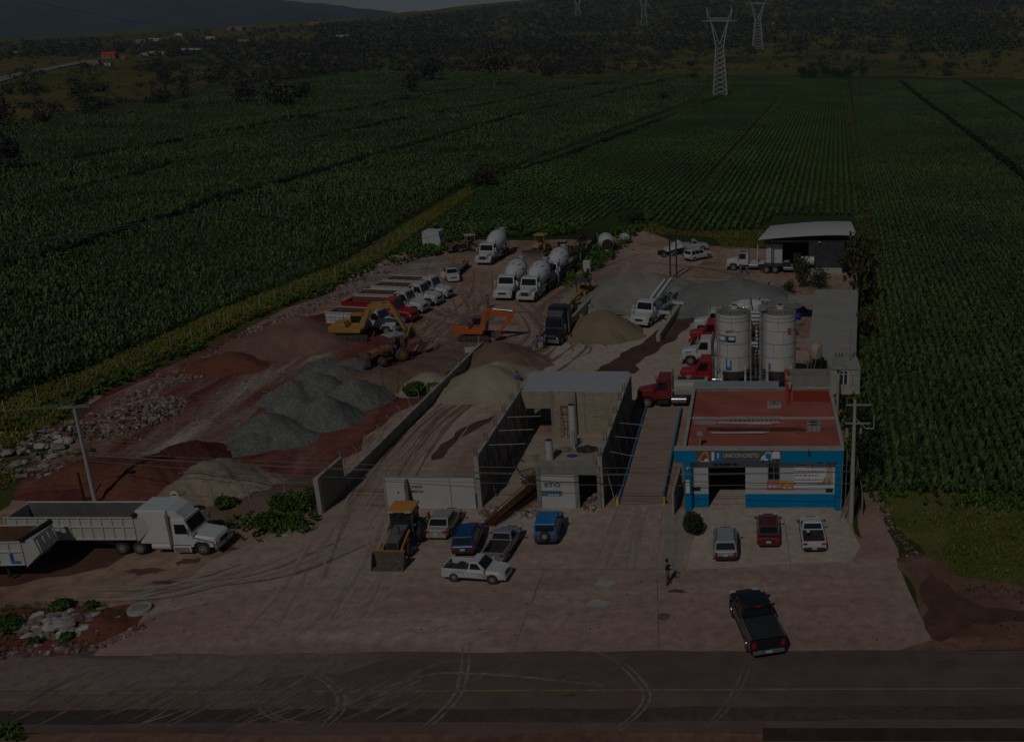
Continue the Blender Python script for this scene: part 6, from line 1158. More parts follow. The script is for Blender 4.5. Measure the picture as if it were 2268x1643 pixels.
bh = backhoe('muddy orange backhoe loader with pale roof driven over the brown mound', ((a.x + b.x) / 2, (a.y + b.y) / 2 + .6), rz, mat('muddy_orange', (.30, .11, .03), .7, var=.3, dirt=.4), mat('pale_roof', (.34, .36, .35), .7), mat('muddy_orange', (1, 1, 1)), YEL2, True, lift=.3, scale=1.1, boomp=((-3.0, 0, 3.4), (-3.9, 0, 1.6)))
bh.location.z = .35
p = G(1032, 556); backhoe('old yellow backhoe with pale canopy rusting at the far edge of the yard', tuple(p), R(-150), mat('rusty_yellow', (.28, .17, .06), .9, var=.4, dirt=.4), LTC, RUST, mat('rusty_yellow', (1, 1, 1)), False, lift=.6, boomp=((-1.2, 0, 3.8), (-2.0, 0, 2.4)), old=True)
def dozer(label, a, rz, P=YELLOW, blade=True):
    t = thing('bulldozer', label, 'bulldozer', (a[0], a[1], .02), rz)
    for s in (-1, 1): crawler(t, -1.9, 1.7, s * .98, 1.0, .5)
    M().loft([[(x, -.55, .7), (x, .55, .7), (x, .55, z), (x, -.55, z)] for x, z in ((-.2, 1.9), (1.4, 1.75), (1.7, 1.6))]).obj('hood', P, t, bevel=.05); M().bb(1.7, 1.75, -.45, .45, .75, 1.5).obj('grille', DARK, t)
    M().bb(-1.8, -.2, -.85, .85, .9, 1.6).obj('body', P, t, bevel=.05); m = M(); [m.cyl((x, y, 1.6), (x, y, 2.95), .05, n=6) for x in (-1.5, -.3) for y in (-.7, .7)]; m.obj('canopy_post', P, t)
    M().bb(-1.7, .0, -.9, .9, 2.95, 3.1).obj('canopy', P, t, bevel=.04); M().bb(-1.4, -.6, -.4, .4, 1.6, 2.1).obj('seat', DARK, t)
    o = M().loft([[(2.5, y, 0), (2.35, y, .3), (2.32, y, .8), (2.5, y, 1.25), (2.42, y, 1.25), (2.22, y, .8), (2.25, y, .3), (2.35, y, 0)] for y in (-1.75, 1.75)]).obj('blade', STEELW, t)
    for s in (-1, 1): M().bb(-.4, 2.3, s * 1.38 - .08, s * 1.38 + .08, .4, .62).obj('push_arm', P, t)
    return t
p = G(1180, 574); dozer('yellow bulldozer with wide worn blade facing the yard', (p.x + .6, p.y + 2.9), R(-100)).scale = (1.15,) * 3
def roller(label, a, rz):
    t = thing('road_roller', label, 'road roller', (a[0], a[1], .02), rz); m = M(); m.cyl((1.7, -.95, .72), (1.7, .95, .72), .72, n=26); m.obj('drum', STEELW, t)
    for s in (-1, 1): wheel(t, -1.4, s * .8, .7, .45, RIMY, TYRE); M().bb(.3, 2.5, s * 1.05 - .08, s * 1.05 + .08, .55, .9).obj('drum_frame', YELLOW, t)
    M().bb(.3, .8, -1.0, 1.0, .5, 1.2).obj('yoke', YELLOW, t); M().bb(-2.3, -.3, -.75, .75, .8, 1.6).obj('engine_hood', YELLOW, t, bevel=.06); M().bb(-.5, .4, -.7, .7, .9, 1.3).obj('platform', YELLOW, t); M().bb(-.4, .3, -.6, .6, 1.3, 2.5).obj('cab', GLASS, t); M().bb(-.6, .5, -.8, .8, 2.5, 2.62).obj('cab_roof', YELLOW, t); M().bb(2.45, 2.52, -1.2, 1.2, .1, .5).obj('scraper', STEELW, t)
    return t
p = G(1243, 576); roller('yellow road roller with dark cab between the bulldozer and the fence', (p.x, p.y + 1.6), R(-105)).scale = (1.15,) * 3
a, b = G(1325, 655), G(1255, 705); rz = hdg(a, b); mx, my = (a.x + b.x) / 2, (a.y + b.y) / 2
t = thing('motor_grader', 'yellow road machine with dark canopy and long frame along the bay wall', 'motor grader', (mx - .5, my + .2, .02), rz); t.scale = (1.12,) * 3; GY = mat('grader_yellow', (.48, .27, .04), .6, dirt=.3)
m = M(); beam(m, (-1.2, 0, 1.7), (3.4, 0, 1.35), .35, .3, .4); beam(m, (3.4, 0, 1.35), (4.3, 0, .9), .3, .3, .4); m.obj('frame', GY, t); M().bb(-5.2, -2.1, -.65, .65, .85, 1.75).obj('engine_hood', GY, t, bevel=.06); m = M(); [m.cyl((x, y, .9), (x, y, 2.95), .05, n=6) for x in (-2.1, -.8) for y in (-.6, .6)]; m.obj('canopy_post', DARK, t)
M().bb(-2.4, -.5, -.95, .95, 2.95, 3.1).obj('canopy', mat('canopy_slate', (.06, .065, .09), .7), t); M().bb(-2.0, -.9, -.6, .6, .9, 1.7).obj('cab_base', GY, t); M().bb(-1.9, -1.5, -.3, .3, 1.7, 2.3).obj('seat', DARK, t); M().cyl((-3.6, .2, 1.75), (-3.6, .2, 2.5), .07, n=8).obj('exhaust', DARK, t)
[wheel(t, x, s * .95, .62, .38, RIMY, TYRE) for x in (-4.4, -3.0, 4.1) for s in (-1, 1)]; M().box((1.6, 0, .55), (.12, 3.6, .6), Matrix.Rotation(R(25), 3, 'Z')).obj('blade', STEELW, t); M().cyl((1.4, 0, .9), (1.4, 0, 1.0), .65, n=16).obj('circle', GY, t)
M().bb(5.0, 5.4, -1.1, 1.1, .5, .7).box((5.3, 0, 1.1), (.15, 2.2, 1.0), Matrix.Rotation(R(-30), 3, 'Y')).obj('front_blade', GY, t); M().bb(-6.2, -5.2, -.9, .9, .7, .9).obj('ripper_frame', GY, t); m = M(); [m.box((-6.1, y, 1.0), (.15, .12, 1.2), Matrix.Rotation(R(20), 3, 'Y')) for y in (-.8, 0, .8)]; m.obj('ripper_tooth', RUST, t)

# ================================================================ people
SKIN = mat('skin', (.26, .13, .08), .7, var=.1); HAIR = mat('hair', (.015, .012, .011), .8); SHB = mat('shirt_blue', (.05, .16, .42), .85, var=.15); SHN = mat('jacket_black', (.012, .012, .014), .85); JEAN = mat('trousers_dark', (.025, .03, .05), .9); KHAKI = mat('trousers_khaki', (.16, .12, .09), .9); SHOE = mat('shoe', (.02, .018, .016), .8)
def skin(name, mt, pts, edges, rad, parent=None, root=0, sub=1):
    me = bpy.data.meshes.new(name); me.from_pydata(pts, edges, []); me.materials.append(mt); o = link(name, me, parent)
    s = o.modifiers.new('skin', 'SKIN'); s.use_smooth_shade = True; me.skin_vertices or 0
    if not me.skin_vertices: 
        me.attributes.new
        bpy.context.view_layer.objects.active = o; bpy.ops.object.select_all(action='DESELECT'); o.select_set(True); bpy.ops.mesh.customdata_skin_add()
    sv = me.skin_vertices[0].data
    for i, r in enumerate(rad): sv[i].radius = (r, r) if not hasattr(r, '__len__') else r; sv[i].use_root = (i == root)
    sb = o.modifiers.new('sub', 'SUBSURF'); sb.levels = sub; sb.render_levels = sub
    dg = bpy.context.evaluated_depsgraph_get(); nm = bpy.data.meshes.new_from_object(o.evaluated_get(dg)); o.modifiers.clear(); o.data = nm; nm.name = name
    return o
def person(label, a, rz, shirt, pants, stride=.12, armL=(.1, -.35), armR=(.1, -.35), lean=0, z0=.03, sit=False):
    """faces +x; arm tuples: forward reach and drop of the hand from the shoulder"""
    t = thing('person', label, 'person', (a[0], a[1], z0), rz); L = lean; hip = .92; sh = 1.42
    P = []; E = []; Rr = []
    def v(p, r, par=None):
        P.append(p); Rr.append(r)
        if par is not None: E.append((par, len(P) - 1))
        return len(P) - 1
    pel = v((0, 0, hip), .13); ch = v((L * .6, 0, 1.22), .15, pel); ns = v((L, 0, sh), .12, ch); nk = v((L * 1.1, 0, 1.51), .055, ns); hd = v((L * 1.2 + .02, 0, 1.62), .085, nk); tp = v((L * 1.2 + .01, 0, 1.70), .085, hd); nose = v((L * 1.2 + .11, 0, 1.62), .018, hd)
    for s, arm in ((1, armL), (-1, armR)):
        if sit: kn = (.45, s * .13, hip - .02); an = (.5, s * .13, hip - .45)
        else: kn = (s * stride * .7 + .03, s * .10, .5); an = (s * stride, s * .11, .09)
        a0 = v((0, s * .09, hip - .05), .095, pel); k1 = v(kn, .065, a0); a1 = v(an, .045, k1); v((an[0] + .13, an[1], an[2] - .05), .04, a1)
        s0 = v((L, s * .19, sh - .02), .06, ns); hx, hz = arm; el = v((L + hx * .35, s * .26, sh - .28), .045, s0); wr = v((L + hx, s * .24, sh + hz - .12), .032, el); hn = v((L + hx + .05 * (1 if hx > .2 else .2), s * .23, sh + hz - .19 if hx < .25 else sh + hz - .12), .035, wr); b = P[hn]
        for i, ln in enumerate((.07, .08, .075, .06)): v((b[0] + (ln if hx > .25 else .02), b[1] + (i - 1.5) * .02, b[2] - (ln if hx <= .25 else .015)), .009, hn)
        v((b[0] + .035, b[1] - s * .045, b[2] - .01), .01, wr)
    skin('body', SKIN, P, E, Rr, t)
    P2 = [(0, 0, .90), (L * .6, 0, 1.2), (L, 0, 1.41)]; E2 = [(0, 1), (1, 2)]; R2 = [(.155, .17), (.165, .18), (.12, .14)]
    for s, arm in ((1, armL), (-1, armR)):
        i = len(P2); hx, hz = arm; P2 += [(L, s * .19, sh - .01), (L + hx * .35, s * .26, sh - .28), (L + hx * .8, s * .245, sh - .28 + (hz - .12 + .28) * .7)]; E2 += [(2, i), (i, i + 1), (i + 1, i + 2)]; R2 += [.082, .062, .05]
    skin('shirt', shirt, P2, E2, R2, t)
    P3 = [(0, 0, .92), (0, 0, .86)]; E3 = [(0, 1)]; R3 = [.15, .15]
    for s in (1, -1):
        if sit: kn = (.45, s * .13, hip - .02); an = (.5, s * .13, hip - .38)
        else: kn = (s * stride * .7 + .03, s * .10, .5); an = (s * stride, s * .11, .14)
        i = len(P3); P3 += [(0, s * .09, .84), kn, an]; E3 += [(1, i), (i, i + 1), (i + 1, i + 2)]; R3 += [.11, .08, .062]
    skin('trousers', pants, P3, E3, R3, t)
    M().lathe((L * 1.2 - .015, 0, 1.62), (L * 1.2 - .015, 0, 1.81), [(0, .10), (.35, .112), (.75, .085), (1, .02)], 12).obj('hair', HAIR, t)
    for s in (1, -1):
        an = (.5, s * .13, hip - .45) if sit else (s * stride, s * .11, .05); M().box((an[0] + .06, an[1], an[2]), (.27, .1, .1), top=(.7, .8)).obj('shoe', SHOE, t, bevel=.02)
        M().box((L * 1.2 + .105, s * .035, 1.65), (.012, .025, .012)).obj('eye', HAIR, t)
    return t
p = G(1479, 1294); t = person('person in a black jacket and khaki trousers looking at a held phone on the apron', tuple(p), R(10), SHN, KHAKI, .08, (.32, -.12), (.30, -.14)); t.scale = (1.12,) * 3
ph = M().box((.40, .18, 1.27), (.02, .3, .1)).obj('phone', DARK, t); 
p = G(1147, 860); person('person in a blue shirt walking beside the white sheet roof', tuple(p), R(-70), SHB, JEAN, .2).scale = (1.1,) * 3
p = G(1081, 683); person('person in a blue shirt standing behind the orange excavator', tuple(p), R(-90), SHB, KHAKI, .1).scale = (1.1,) * 3
p = G(1189, 778); person('person in a bright blue shirt leaning towards the black tractor unit', tuple(p), R(20), SHB, KHAKI, .15, (.35, -.2), (.3, -.25), .12).scale = (1.1,) * 3
p = G(1207, 770); person('person in a blue shirt with bent knees at the bumper of the black tractor unit', tuple(p), R(60), mat('shirt_blue_dark', (.04, .11, .34), .85), JEAN, .2, (.3, -.2), (.35, -.3), .2).scale = (1.05,) * 3
p = G(1640, 604); person('person in a blue shirt crouching by the wheel of the service lorry', (p.x, p.y - .4), R(70), SHB, SHB, .2, (.35, -.2), (.35, -.2), .15).scale = (1.0, 1, .8)
p = G(1655, 606); person('person in blue overalls bending beside the service lorry', (p.x, p.y - .4), R(100), SHB, SHB, .2, (.4, -.3), (.35, -.3), .25).scale = (1.0, 1, .75)
t = person('person in a blue shirt driving the muddy backhoe', (0, 0), 0, SHB, JEAN, .1, (.4, -.15), (.4, -.15), 0, 0, True)
mw = Matrix.Translation(bh.location) @ Matrix.Rotation(bh.rotation_euler.z, 4, 'Z') @ Matrix.Scale(1.1, 4) @ Matrix.Translation((-1.0, 0, .32)); t.location = mw.translation; t.rotation_euler.z = bh.rotation_euler.z

# ================================================================ poles, wires, fences
POLEC = mat('pole_concrete', (.40, .39, .36), .9, var=.12, scale=3)
def pole(label, base, h, r0=.19, r1=.11, arms=True, rz=0, name='utility_pole'):
    t = thing(name, label, 'utility pole', tuple(base), rz); M().cyl((0, 0, 0), (0, 0, h), r0, r1, 12).obj('pole', POLEC, t)
    if arms:
        M().bb(-1.15, 1.15, -.16, -.08, h - .25, h - .12).bb(-1.15, 1.15, .08, .16, h - .25, h - .12).obj('crossarm', STEEL, t)
        for x in (-1.05, 0, 1.05): M().lathe((x, -.12, h - .12), (x, -.12, h + .2), [(0, .05), (.3, .09), (.5, .05), (.7, .08), (1, .04)], 10).obj('insulator', GREYM, t)
        M().cyl((-.5, .1, h - .2), (0, .1, h - 1.0), .025, n=5).cyl((.5, .1, h - .2), (0, .1, h - 1.0), .025, n=5).obj('arm_brace', STEEL, t)
        M().box((0, 0, h * .52), (1.3, .1, .1), Matrix.Rotation(R(30), 3, 'Z')).box((.55, .3, h * .52), (.3, .2, .3)).obj('bracket', DARK, t)
    return t
LP = G(212, 1113); LH = 8.6; pole('leaning concrete utility pole behind the cream trailer', LP, LH, rz=R(12))
RP = G(1885, 1155); RH = 10.2
t = pole('concrete utility pole with transformer arms beside the blue building', RP, RH, .2, .12, False)
M().bb(-.7, 1.2, -.12, -.04, RH - .4, RH - .28).bb(-.7, 1.2, -.12, -.04, RH - 1.9, RH - 1.78).obj('crossarm', STEEL, t)
M().tube([(.1, 0, RH - 1.5), (.9, 0, RH - 2.3), (1.5, 0, RH - 2.3), (1.5, 0, RH - 1.2)], .05, 6).obj('bracket', STEEL, t); M().cyl((-.55, 0, RH - 3.0), (-.55, 0, RH - 2.3), .13, n=12).cyl((.5, -.15, RH - 2.6), (.5, -.15, RH - 2.2), .1, n=10).obj('transformer', STEEL, t)
for x in (-.6, .4, 1.1): M().cyl((x, -.08, RH - .28), (x, -.08, RH), .06, n=8).obj('insulator', GREYM, t)
M().cyl((-.5, .3, 0), (-.45, .2, 6), .03, n=5).cyl((-.8, .5, 0), (-.75, .4, 5), .03, n=5).obj('conduit', STEEL, t)
p = G(1863, 1010); t = pole('second pale pole behind the office with transformer platform', (p.x, 92.0, 0), 7.6, .16, .12, False); t.location.x = 7.9
M().bb(-.9, .9, -.5, .5, 6.2, 6.35).obj('platform', STEEL, t); M().bb(-.5, .5, -.35, .35, 6.36, 7.4).obj('transformer', STEEL, t); m = M(); [m.cyl((x, -.2, 7.4), (x, -.2, 7.8), .06, n=6) for x in (-.3, 0, .3)]; m.obj('insulator', GREYM, t); M().tube([(.1, 0, 5.6), (1.4, 0, 5.6), (1.4, 0, 4.4)], .05, 6).obj('bracket', STEEL, t)
p = G(187, 1110); t = M().cyl((0, 0, 0), (0, 0, 2.6), .09, n=8).obj('dark_post', mat('dark_post', (.05, .025, .02), .9), loc=tuple(p)); tag(t, 'short dark post left of the leaning utility pole', 'post')
for i, (fx, fy, h) in enumerate(((1485, 616, 7.2), (1499, 616, 7.8))):
    p = G(fx, fy); t = thing('steel_post', ['dark steel post behind the pale aggregate, the left of two', 'dark steel post behind the pale aggregate, the taller right one'][i], 'post', tuple(p)); M().bb(-.12, .12, -.12, .12, 0, h).obj('post', DARK, t); M().bb(-.3, .3, -.3, .3, 0, .05).obj('base_plate', YELLOW, t)
t = thing('road_sign', 'round red rimmed sign seen behind the white tractor unit', 'road sign', tuple(G(398, 1155)), 0); M().cyl((0, 0, 0), (0, 0, 2.3), .04, n=6).obj('post', STEEL, t); M().cyl((0, -.03, 2.35), (0, 0, 2.35), .42, n=24).obj('disc', SR, t); M().cyl((0, -.045, 2.35), (0, -.031, 2.35), .34, n=24).obj('face', SW, t); M().bb(-.22, .22, -.055, -.046, 2.3, 2.42).obj('mark', INK, t)
WIRE = mat('wire', (.20, .19, .17), .6); WIRED = mat('wire_dark', (.22, .24, .22), .6)
def wire(label, a, b, sag, r, mt=WIRE, n=18):
    a, b = Vector(a), Vector(b); pts = [a.lerp(b, i / n) - Vector((0, 0, sag * 4 * (i / n) * (1 - i / n))) for i in range(n + 1)]
    o = M().tube([p - a for p in pts], r, 5).obj('power_line', mt, loc=tuple(a)); return tag(o, label, 'power line', 'overhead lines')
la = lambda x, z: (LP.x + x * .97, LP.y - .1, z); 
wire('upper overhead wire from the leaning pole to the right pole', la(.0, LH * .53), (RP.x - .6, RP.y - .1, 4.9), .7, .022)
wire('second overhead wire from the leaning pole to the right pole', la(.5, LH * .50), (RP.x + .2, RP.y - .1, 4.4), .8, .022); wire('third overhead wire just under the second one', la(.55, LH * .495), (RP.x + .2, RP.y, 4.3), .85, .022)
wire('lowest overhead wire from the leaning pole to the right pole', la(.2, LH * .44), (RP.x, RP.y - .2, 3.4), .9, .02)
for i, (x, z, lb) in enumerate(((-1.05, LH, 'outer left crossarm wire running off to the left'), (0, LH, 'middle crossarm wire running off to the left'), (1.05, LH, 'right crossarm wire running off to the left'), (0, LH * .47, 'low wire running from the leaning pole off to the left'))):
    wire(lb, la(x, z), (-110, LP.y - 10 + i * 2, z + .6), 1.0, .02)
# high wires crossing the frame from left towards the pylons
def A3(fx, fy, Y): zc = CH - Y * row_tan(fy); return Vector(((fx - CX) / FX * (Y * math.cos(TH) + (CH - zc) * math.sin(TH)), Y, zc))
for i, (l, r_) in enumerate((((0, 765), (940, 507)), ((0, 775), (1000, 512)))):
    wire(['upper of the two high wires crossing the left field', 'lower of the two high wires crossing the left field'][i], A3(-150, l[1] + 42, 42), A3(*r_, 180), 0, .028, WIRE, 20)
for i, (l, r_) in enumerate((((0, 545), (1545, 205)), ((0, 549), (1560, 212)))):
    wire(['far high wire over the middle of the field', 'far high wire just below its twin over the field'][i], A3(-60, l[1] + 8, 110), A3(*r_, 560), 6, .05, WIRED, 24)
wire('faint wire above the far hillside on the left', A3(60, 2, 900), A3(470, 70, 2000), 4, .25, WIRED)
# fence stakes
def stakes(label, line, n, h, r, mt, wires=True):
    W = FP(*line); S = [0]
    for a, b in zip(W[:-1], W[1:]): S.append(S[-1] + math.hypot(b[0] - a[0], b[1] - a[1]))
    pts = []
    for i in range(n):
        s = S[-1] * i / (n - 1); k_ = min(max(j for j in range(len(S)) if S[j] <= s), len(W) - 2); f = (s - S[k_]) / (S[k_ + 1] - S[k_]); pts.append((W[k_][0] * (1 - f) + W[k_ + 1][0] * f, W[k_][1] * (1 - f) + W[k_ + 1][1] * f))
    t = thing('wire_fence', label, 'fence', (pts[0][0], pts[0][1], 0)); o = pts[0]
    for x, y in pts: M().cyl((x - o[0], y - o[1], 0), (x - o[0] + random.uniform(-.08, .08), y - o[1], h * random.uniform(.9, 1.1)), r, n=6).obj('post', mt, t)
    if wires:
        for z in (.4, .75, .95): M().tube([(x - o[0], y - o[1], h * z) for x, y in pts], .008, 4).obj('strand', STEEL, t)
    return t
stakes('wire fence of pale stakes along the left field edge', [(15, 925), (230, 840), (410, 765), (620, 668), (760, 612), (900, 525)], 26, 1.7, .06, LTC)
stakes('wire fence of thin posts behind the lorries at the back of the yard', [(905, 530), (1110, 512), (1290, 500)], 9, 2.0, .06, STEEL)
stakes('low wire fence in the weeds left of the tall gate wall', [(395, 1128), (530, 1120), (612, 1105), (706, 1105)], 5, 2.0, .05, LTC)
t = thing('tarpaulin_fence', 'leaning fence of grey netting and pale posts beside the mixers', 'fence', (*G(1237, 634)[:2], 0)); W = FP((1237, 634), (1258, 612), (1285, 590), (1300, 572), (1322, 543)); o = W[0]
for x, y in W: M().cyl((x - o[0], y - o[1], 0), (x - o[0] + random.uniform(-.2, .2), y - o[1], 2.3), .08, n=6).obj('post', LTC, t)
for (x, y), (x2, y2) in zip(W[:-1], W[1:]): m = M(); m.add([(x - o[0], y - o[1], .1), (x2 - o[0], y2 - o[1], .1), (x2 - o[0], y2 - o[1] + .1, 1.9), (x - o[0], y - o[1] + .1, 1.9), (x - o[0], y - o[1] + .03, .1), (x2 - o[0], y2 - o[1] + .03, .1), (x2 - o[0], y2 - o[1] + .13, 1.9), (x - o[0], y - o[1] + .13, 1.9)], [(0, 1, 2, 3), (7, 6, 5, 4), (3, 2, 6, 7)]); m.obj('netting', mat('netting', (.12, .12, .11), .9, var=.3), t)

# ================================================================ pylons
PY = mat('pylon_steel', (.50, .50, .52), .5, metal=.3, var=.1)
def pylon(label, base, H, W=8.5, rz=0, thick=1.0, det=True):
    t = thing('pylon', label, 'pylon', tuple(base), rz, 'lattice pylons of the power line'); m = M(); r = .24 * thick; w0 = W / 2; w1 = W * .27; zw = H * .56; q = lambda u: w0 + (w1 - w0) * u
    lev = [0] + list(np.linspace(.04, 1, 11 if det else 5))
    for sx in (-1, 1):
        for sy in (-1, 1): m.cyl((sx * w0, sy * w0, 0), (sx * w1, sy * w1, zw), r, n=5)
    for a, b in zip(lev[:-1], lev[1:]):
        for (ax, ay), (bx, by) in (((-1, -1), (1, -1)), ((1, -1), (1, 1)), ((1, 1), (-1, 1)), ((-1, 1), (-1, -1))):
            m.cyl((ax * q(a), ay * q(a), zw * a), (bx * q(b), by * q(b), zw * b), r * .5, n=4)
            if det: m.cyl((bx * q(a), by * q(a), zw * a), (ax * q(b), ay * q(b), zw * b), r * .35, n=4)
    m.obj('tower', PY, t)
    top = H * .98; xo = W * 1.0; zb = H * .83
    for s in (-1, 1):
        m = M()
        for sy in (-1, 1): m.cyl((s * w1, sy * w1, zw), (s * xo * .62, sy * .5, zb), r, n=5); m.cyl((s * w1 * .1, sy * w1 * .5, zw + 1), (s * xo * .50, sy * .5, zb - 2.0), r * .8, n=5); m.cyl((s * xo * .62, sy * .5, zb), (s * xo * .92, 0, top), r * .8, n=5); m.cyl((s * xo * .8, sy * .5, zb), (s * xo * .92, 0, top), r * .6, n=5)
        for u in np.linspace(0, 1, 6): a = Vector((s * (w1 + (xo * .62 - w1) * u), -.5, zw + (zb - zw) * u)); b = Vector((s * (xo * .48 * u), .5, zw + 1 + (zb - 3 - zw) * u)); m.cyl(a, b, r * .4, n=4)
        m.obj('arm', PY, t)
    m = M(); 
    for sy in (-.6, .6): m.cyl((-xo * 1.25, sy, zb), (xo * 1.25, sy, zb), r * .8, n=5); m.cyl((-xo * .62, sy, zb + 1.6), (xo * .62, sy, zb + 1.6), r * .7, n=5)
    for i in range(14): x = -xo * .62 + xo * 1.24 * i / 14; x2 = x + xo * 1.24 / 14; m.cyl((x, -.6, zb if i % 2 else zb + 1.6), (x2, -.6, zb + 1.6 if i % 2 else zb), r * .45, n=4)
    m.obj('crossarm', PY, t)
    m = M(); [m.cyl((x, 0, zb), (x, 0, zb - 4), .12, n=5) for x in (-xo * 1.2, 0, xo * 1.2)]; m.obj('insulator', GREYM, t)
    return t
b = T(1595, 214); b1 = b; pylon('largest lattice pylon standing at the near edge of the far field', b, 51, 8.2, R(4), 1.25)
b = T(1678, 110); pylon('lattice pylon behind the largest one on the right', b, 60 * b.y / 900 * .72, 10.5 * b.y / 1100, R(8), 1.5)
b = T(1427, 62); pylon('distant lattice pylon left of the largest one', b, 56 * b.y / 1000 * .56, 8 * b.y / 1300, R(5), 1.8, False)
b = T(1281, 40); pylon('farthest lattice pylon near the hill crest', b, 56 * b.y / 1000 * .35, 8 * b.y / 1700, R(5), 2.2, False)
# ================================================================ vegetation
def leaf_mat(name, cols, tr=.0, s=.15):
    k = NM(name); cols = [gn(name, c) for c in cols]; g = k.n('ShaderNodeNewGeometry'); a = k.noise(s, 5, .6)
    c = k.ramp(g.outputs['Random Per Island'], [(i / (len(cols) - 1), cc) for i, cc in enumerate(cols)])
    c = k.mix(.6, c, k.ramp(a, [(.35, .55), (.65, 1.4)]), 'MULTIPLY')
    m = k.done(c, .75, 0, .25)
    return m
def sc(c, f): return tuple(v * f for v in c)
CORN = leaf_mat('corn_leaves', [(.028, .050, .014), (.045, .078, .020), (.072, .112, .030), (.12, .155, .055)], s=.025)
BEAN = leaf_mat('row_crop_leaves', [(.030, .060, .014), (.046, .088, .020), (.066, .115, .028), (.10, .15, .045)], s=.02)
EASTM = leaf_mat('east_corn_leaves', [(.026, .046, .014), (.040, .068, .019), (.056, .088, .026), (.082, .115, .038)], s=.02)
CROPY = leaf_mat('yellowing_rows', [(.05, .08, .016), (.09, .11, .02), (.15, .14, .03)], s=.1)
MEADOW = leaf_mat('meadow_leaves', [(.05, .085, .012), (.08, .125, .018), (.13, .16, .025), (.20, .19, .05), (.16, .11, .05)], s=.25)
WOODL = leaf_mat('wood_leaves', [(.028, .042, .018), (.045, .062, .024), (.07, .088, .032), (.10, .11, .045)], s=.02)
GRASS = leaf_mat('grass_blades', [(.08, .11, .012), (.13, .15, .018), (.19, .17, .028), (.24, .18, .055)], s=.12)
WEED = leaf_mat('weed_leaves', [(.02, .05, .01), (.045, .10, .012), (.08, .15, .014), (.13, .19, .02)], s=.4)
DKL = leaf_mat('dark_leaves', [(.012, .026, .010), (.022, .042, .014), (.036, .060, .018), (.055, .075, .025)], s=.3)
OLV = leaf_mat('olive_leaves', [(.03, .035, .014), (.05, .055, .02), (.08, .075, .03), (.11, .09, .04)], s=.3)
BRN = leaf_mat('brown_leaves', [(.025, .020, .014), (.045, .034, .022), (.07, .05, .035), (.09, .065, .045)], s=.3)
def inside(P, poly):
    x, y = P[:, 0], P[:, 1]; c = np.zeros(len(P), bool); n = len(poly)
    for i in range(n):
        x0, y0 = poly[i]; x1, y1 = poly[(i + 1) % n]; k_ = ((y0 > y) != (y1 > y)) & (x < (x1 - x0) * (y - y0) / (y1 - y0 + 1e-9) + x0); c ^= k_
    return c
def segdist(P, line):
    d = np.full(len(P), 1e9)
    for (x0, y0), (x1, y1) in zip(line[:-1], line[1:]):
        vx, vy = x1 - x0, y1 - y0; t = np.clip(((P[:, 0] - x0) * vx + (P[:, 1] - y0) * vy) / (vx * vx + vy * vy), 0, 1); d = np.minimum(d, np.hypot(P[:, 0] - x0 - t * vx, P[:, 1] - y0 - t * vy))
    return d
def visible(P, pad=60):
    z = P[:, 1] * math.cos(TH) + CH * math.sin(TH); u = CX + FX * P[:, 0] / z; return (u > -pad) & (u < 2268 + pad)
def plants(name, label, P, h, r, nl, mt, cat='crop', wid=.09, z=None, stem=False, up=.9):
    """arching leaves on every plant: base, bend, tip"""
    n = len(P); base_z = np.zeros(n) if z is None else z
    a = RNG.uniform(0, 2 * np.pi, (n, nl)); hh = h[:, None] * RNG.uniform(.6, 1.15, (n, nl)); rr = r[:, None] * RNG.uniform(.5, 1.1, (n, nl)); ww = wid * h[:, None] * RNG.uniform(.6, 1.3, (n, nl))
    ca, sa = np.cos(a), np.sin(a); z0 = hh * RNG.uniform(.15, .6, (n, nl)); px = P[:, 0:1]; py = P[:, 1:2]; bz = base_z[:, None]
    def pt(rad, zz, s, wf): return np.stack([px + ca * rad - sa * ww * s * wf, py + sa * rad + ca * ww * s * wf, bz + zz], -1)
    v = np.stack([pt(rr * .05, z0, -1, .7), pt(rr * .05, z0, 1, .7), pt(rr * .55, hh * up + 0 * z0, 1, 1), pt(rr * .55, hh * up + 0 * z0, -1, 1), pt(rr, hh * (up - .22), 1, .15), pt(rr, hh * (up - .22), -1, .15)], 2).reshape(-1, 3)
    k_ = np.arange(n * nl)[:, None] * 6; F = np.concatenate([k_ + np.array([[0, 1, 2, 3]]), k_ + np.array([[3, 2, 4, 5]])], 1).reshape(-1, 4)
    o = link(name, np_mesh(name, v, F, mt)); return stuff(o, label, cat)
def scatter(poly, sp, jit=.45, grow=0.0, rot=0.0, sx=None):
    """jittered grid whose spacing grows with distance"""
    xs = [p[0] for p in poly]; ys = [p[1] for p in poly]; out = []; y = min(ys); ymax = max(ys)
    while y < ymax:
        s = sp * (1 + max(0, y - 90) * grow); x = np.arange(min(xs), max(xs), (sx or sp) * (1 + max(0, y - 90) * grow * (0 if sx else 1)))
        if len(x): out.append(np.stack([x + RNG.uniform(-jit, jit, len(x)) * s, y + RNG.uniform(-jit, jit, len(x)) * s], -1))
        y += s
    P = np.concatenate(out); P = P[visible(P)]; return P[inside(P, poly)]
dit1 = FP((-60, 640), (0, 608), (126, 573), (282, 517), (383, 492), (454, 462), (605, 419), (857, 346), (1143, 262), (1330, 215), (1500, 176))
dit2 = FP((-60, 485), (0, 467), (212, 416), (403, 368), (640, 328), (857, 275), (1143, 225), (1330, 186))
dit3 = FP((-60, 400), (0, 391), (176, 358), (353, 326), (655, 268), (860, 232), (1060, 195))
dit4 = FP((1040, 418), (1250, 350), (1480, 262), (1600, 215))
DITS = [dit1, dit2, dit3, dit4]
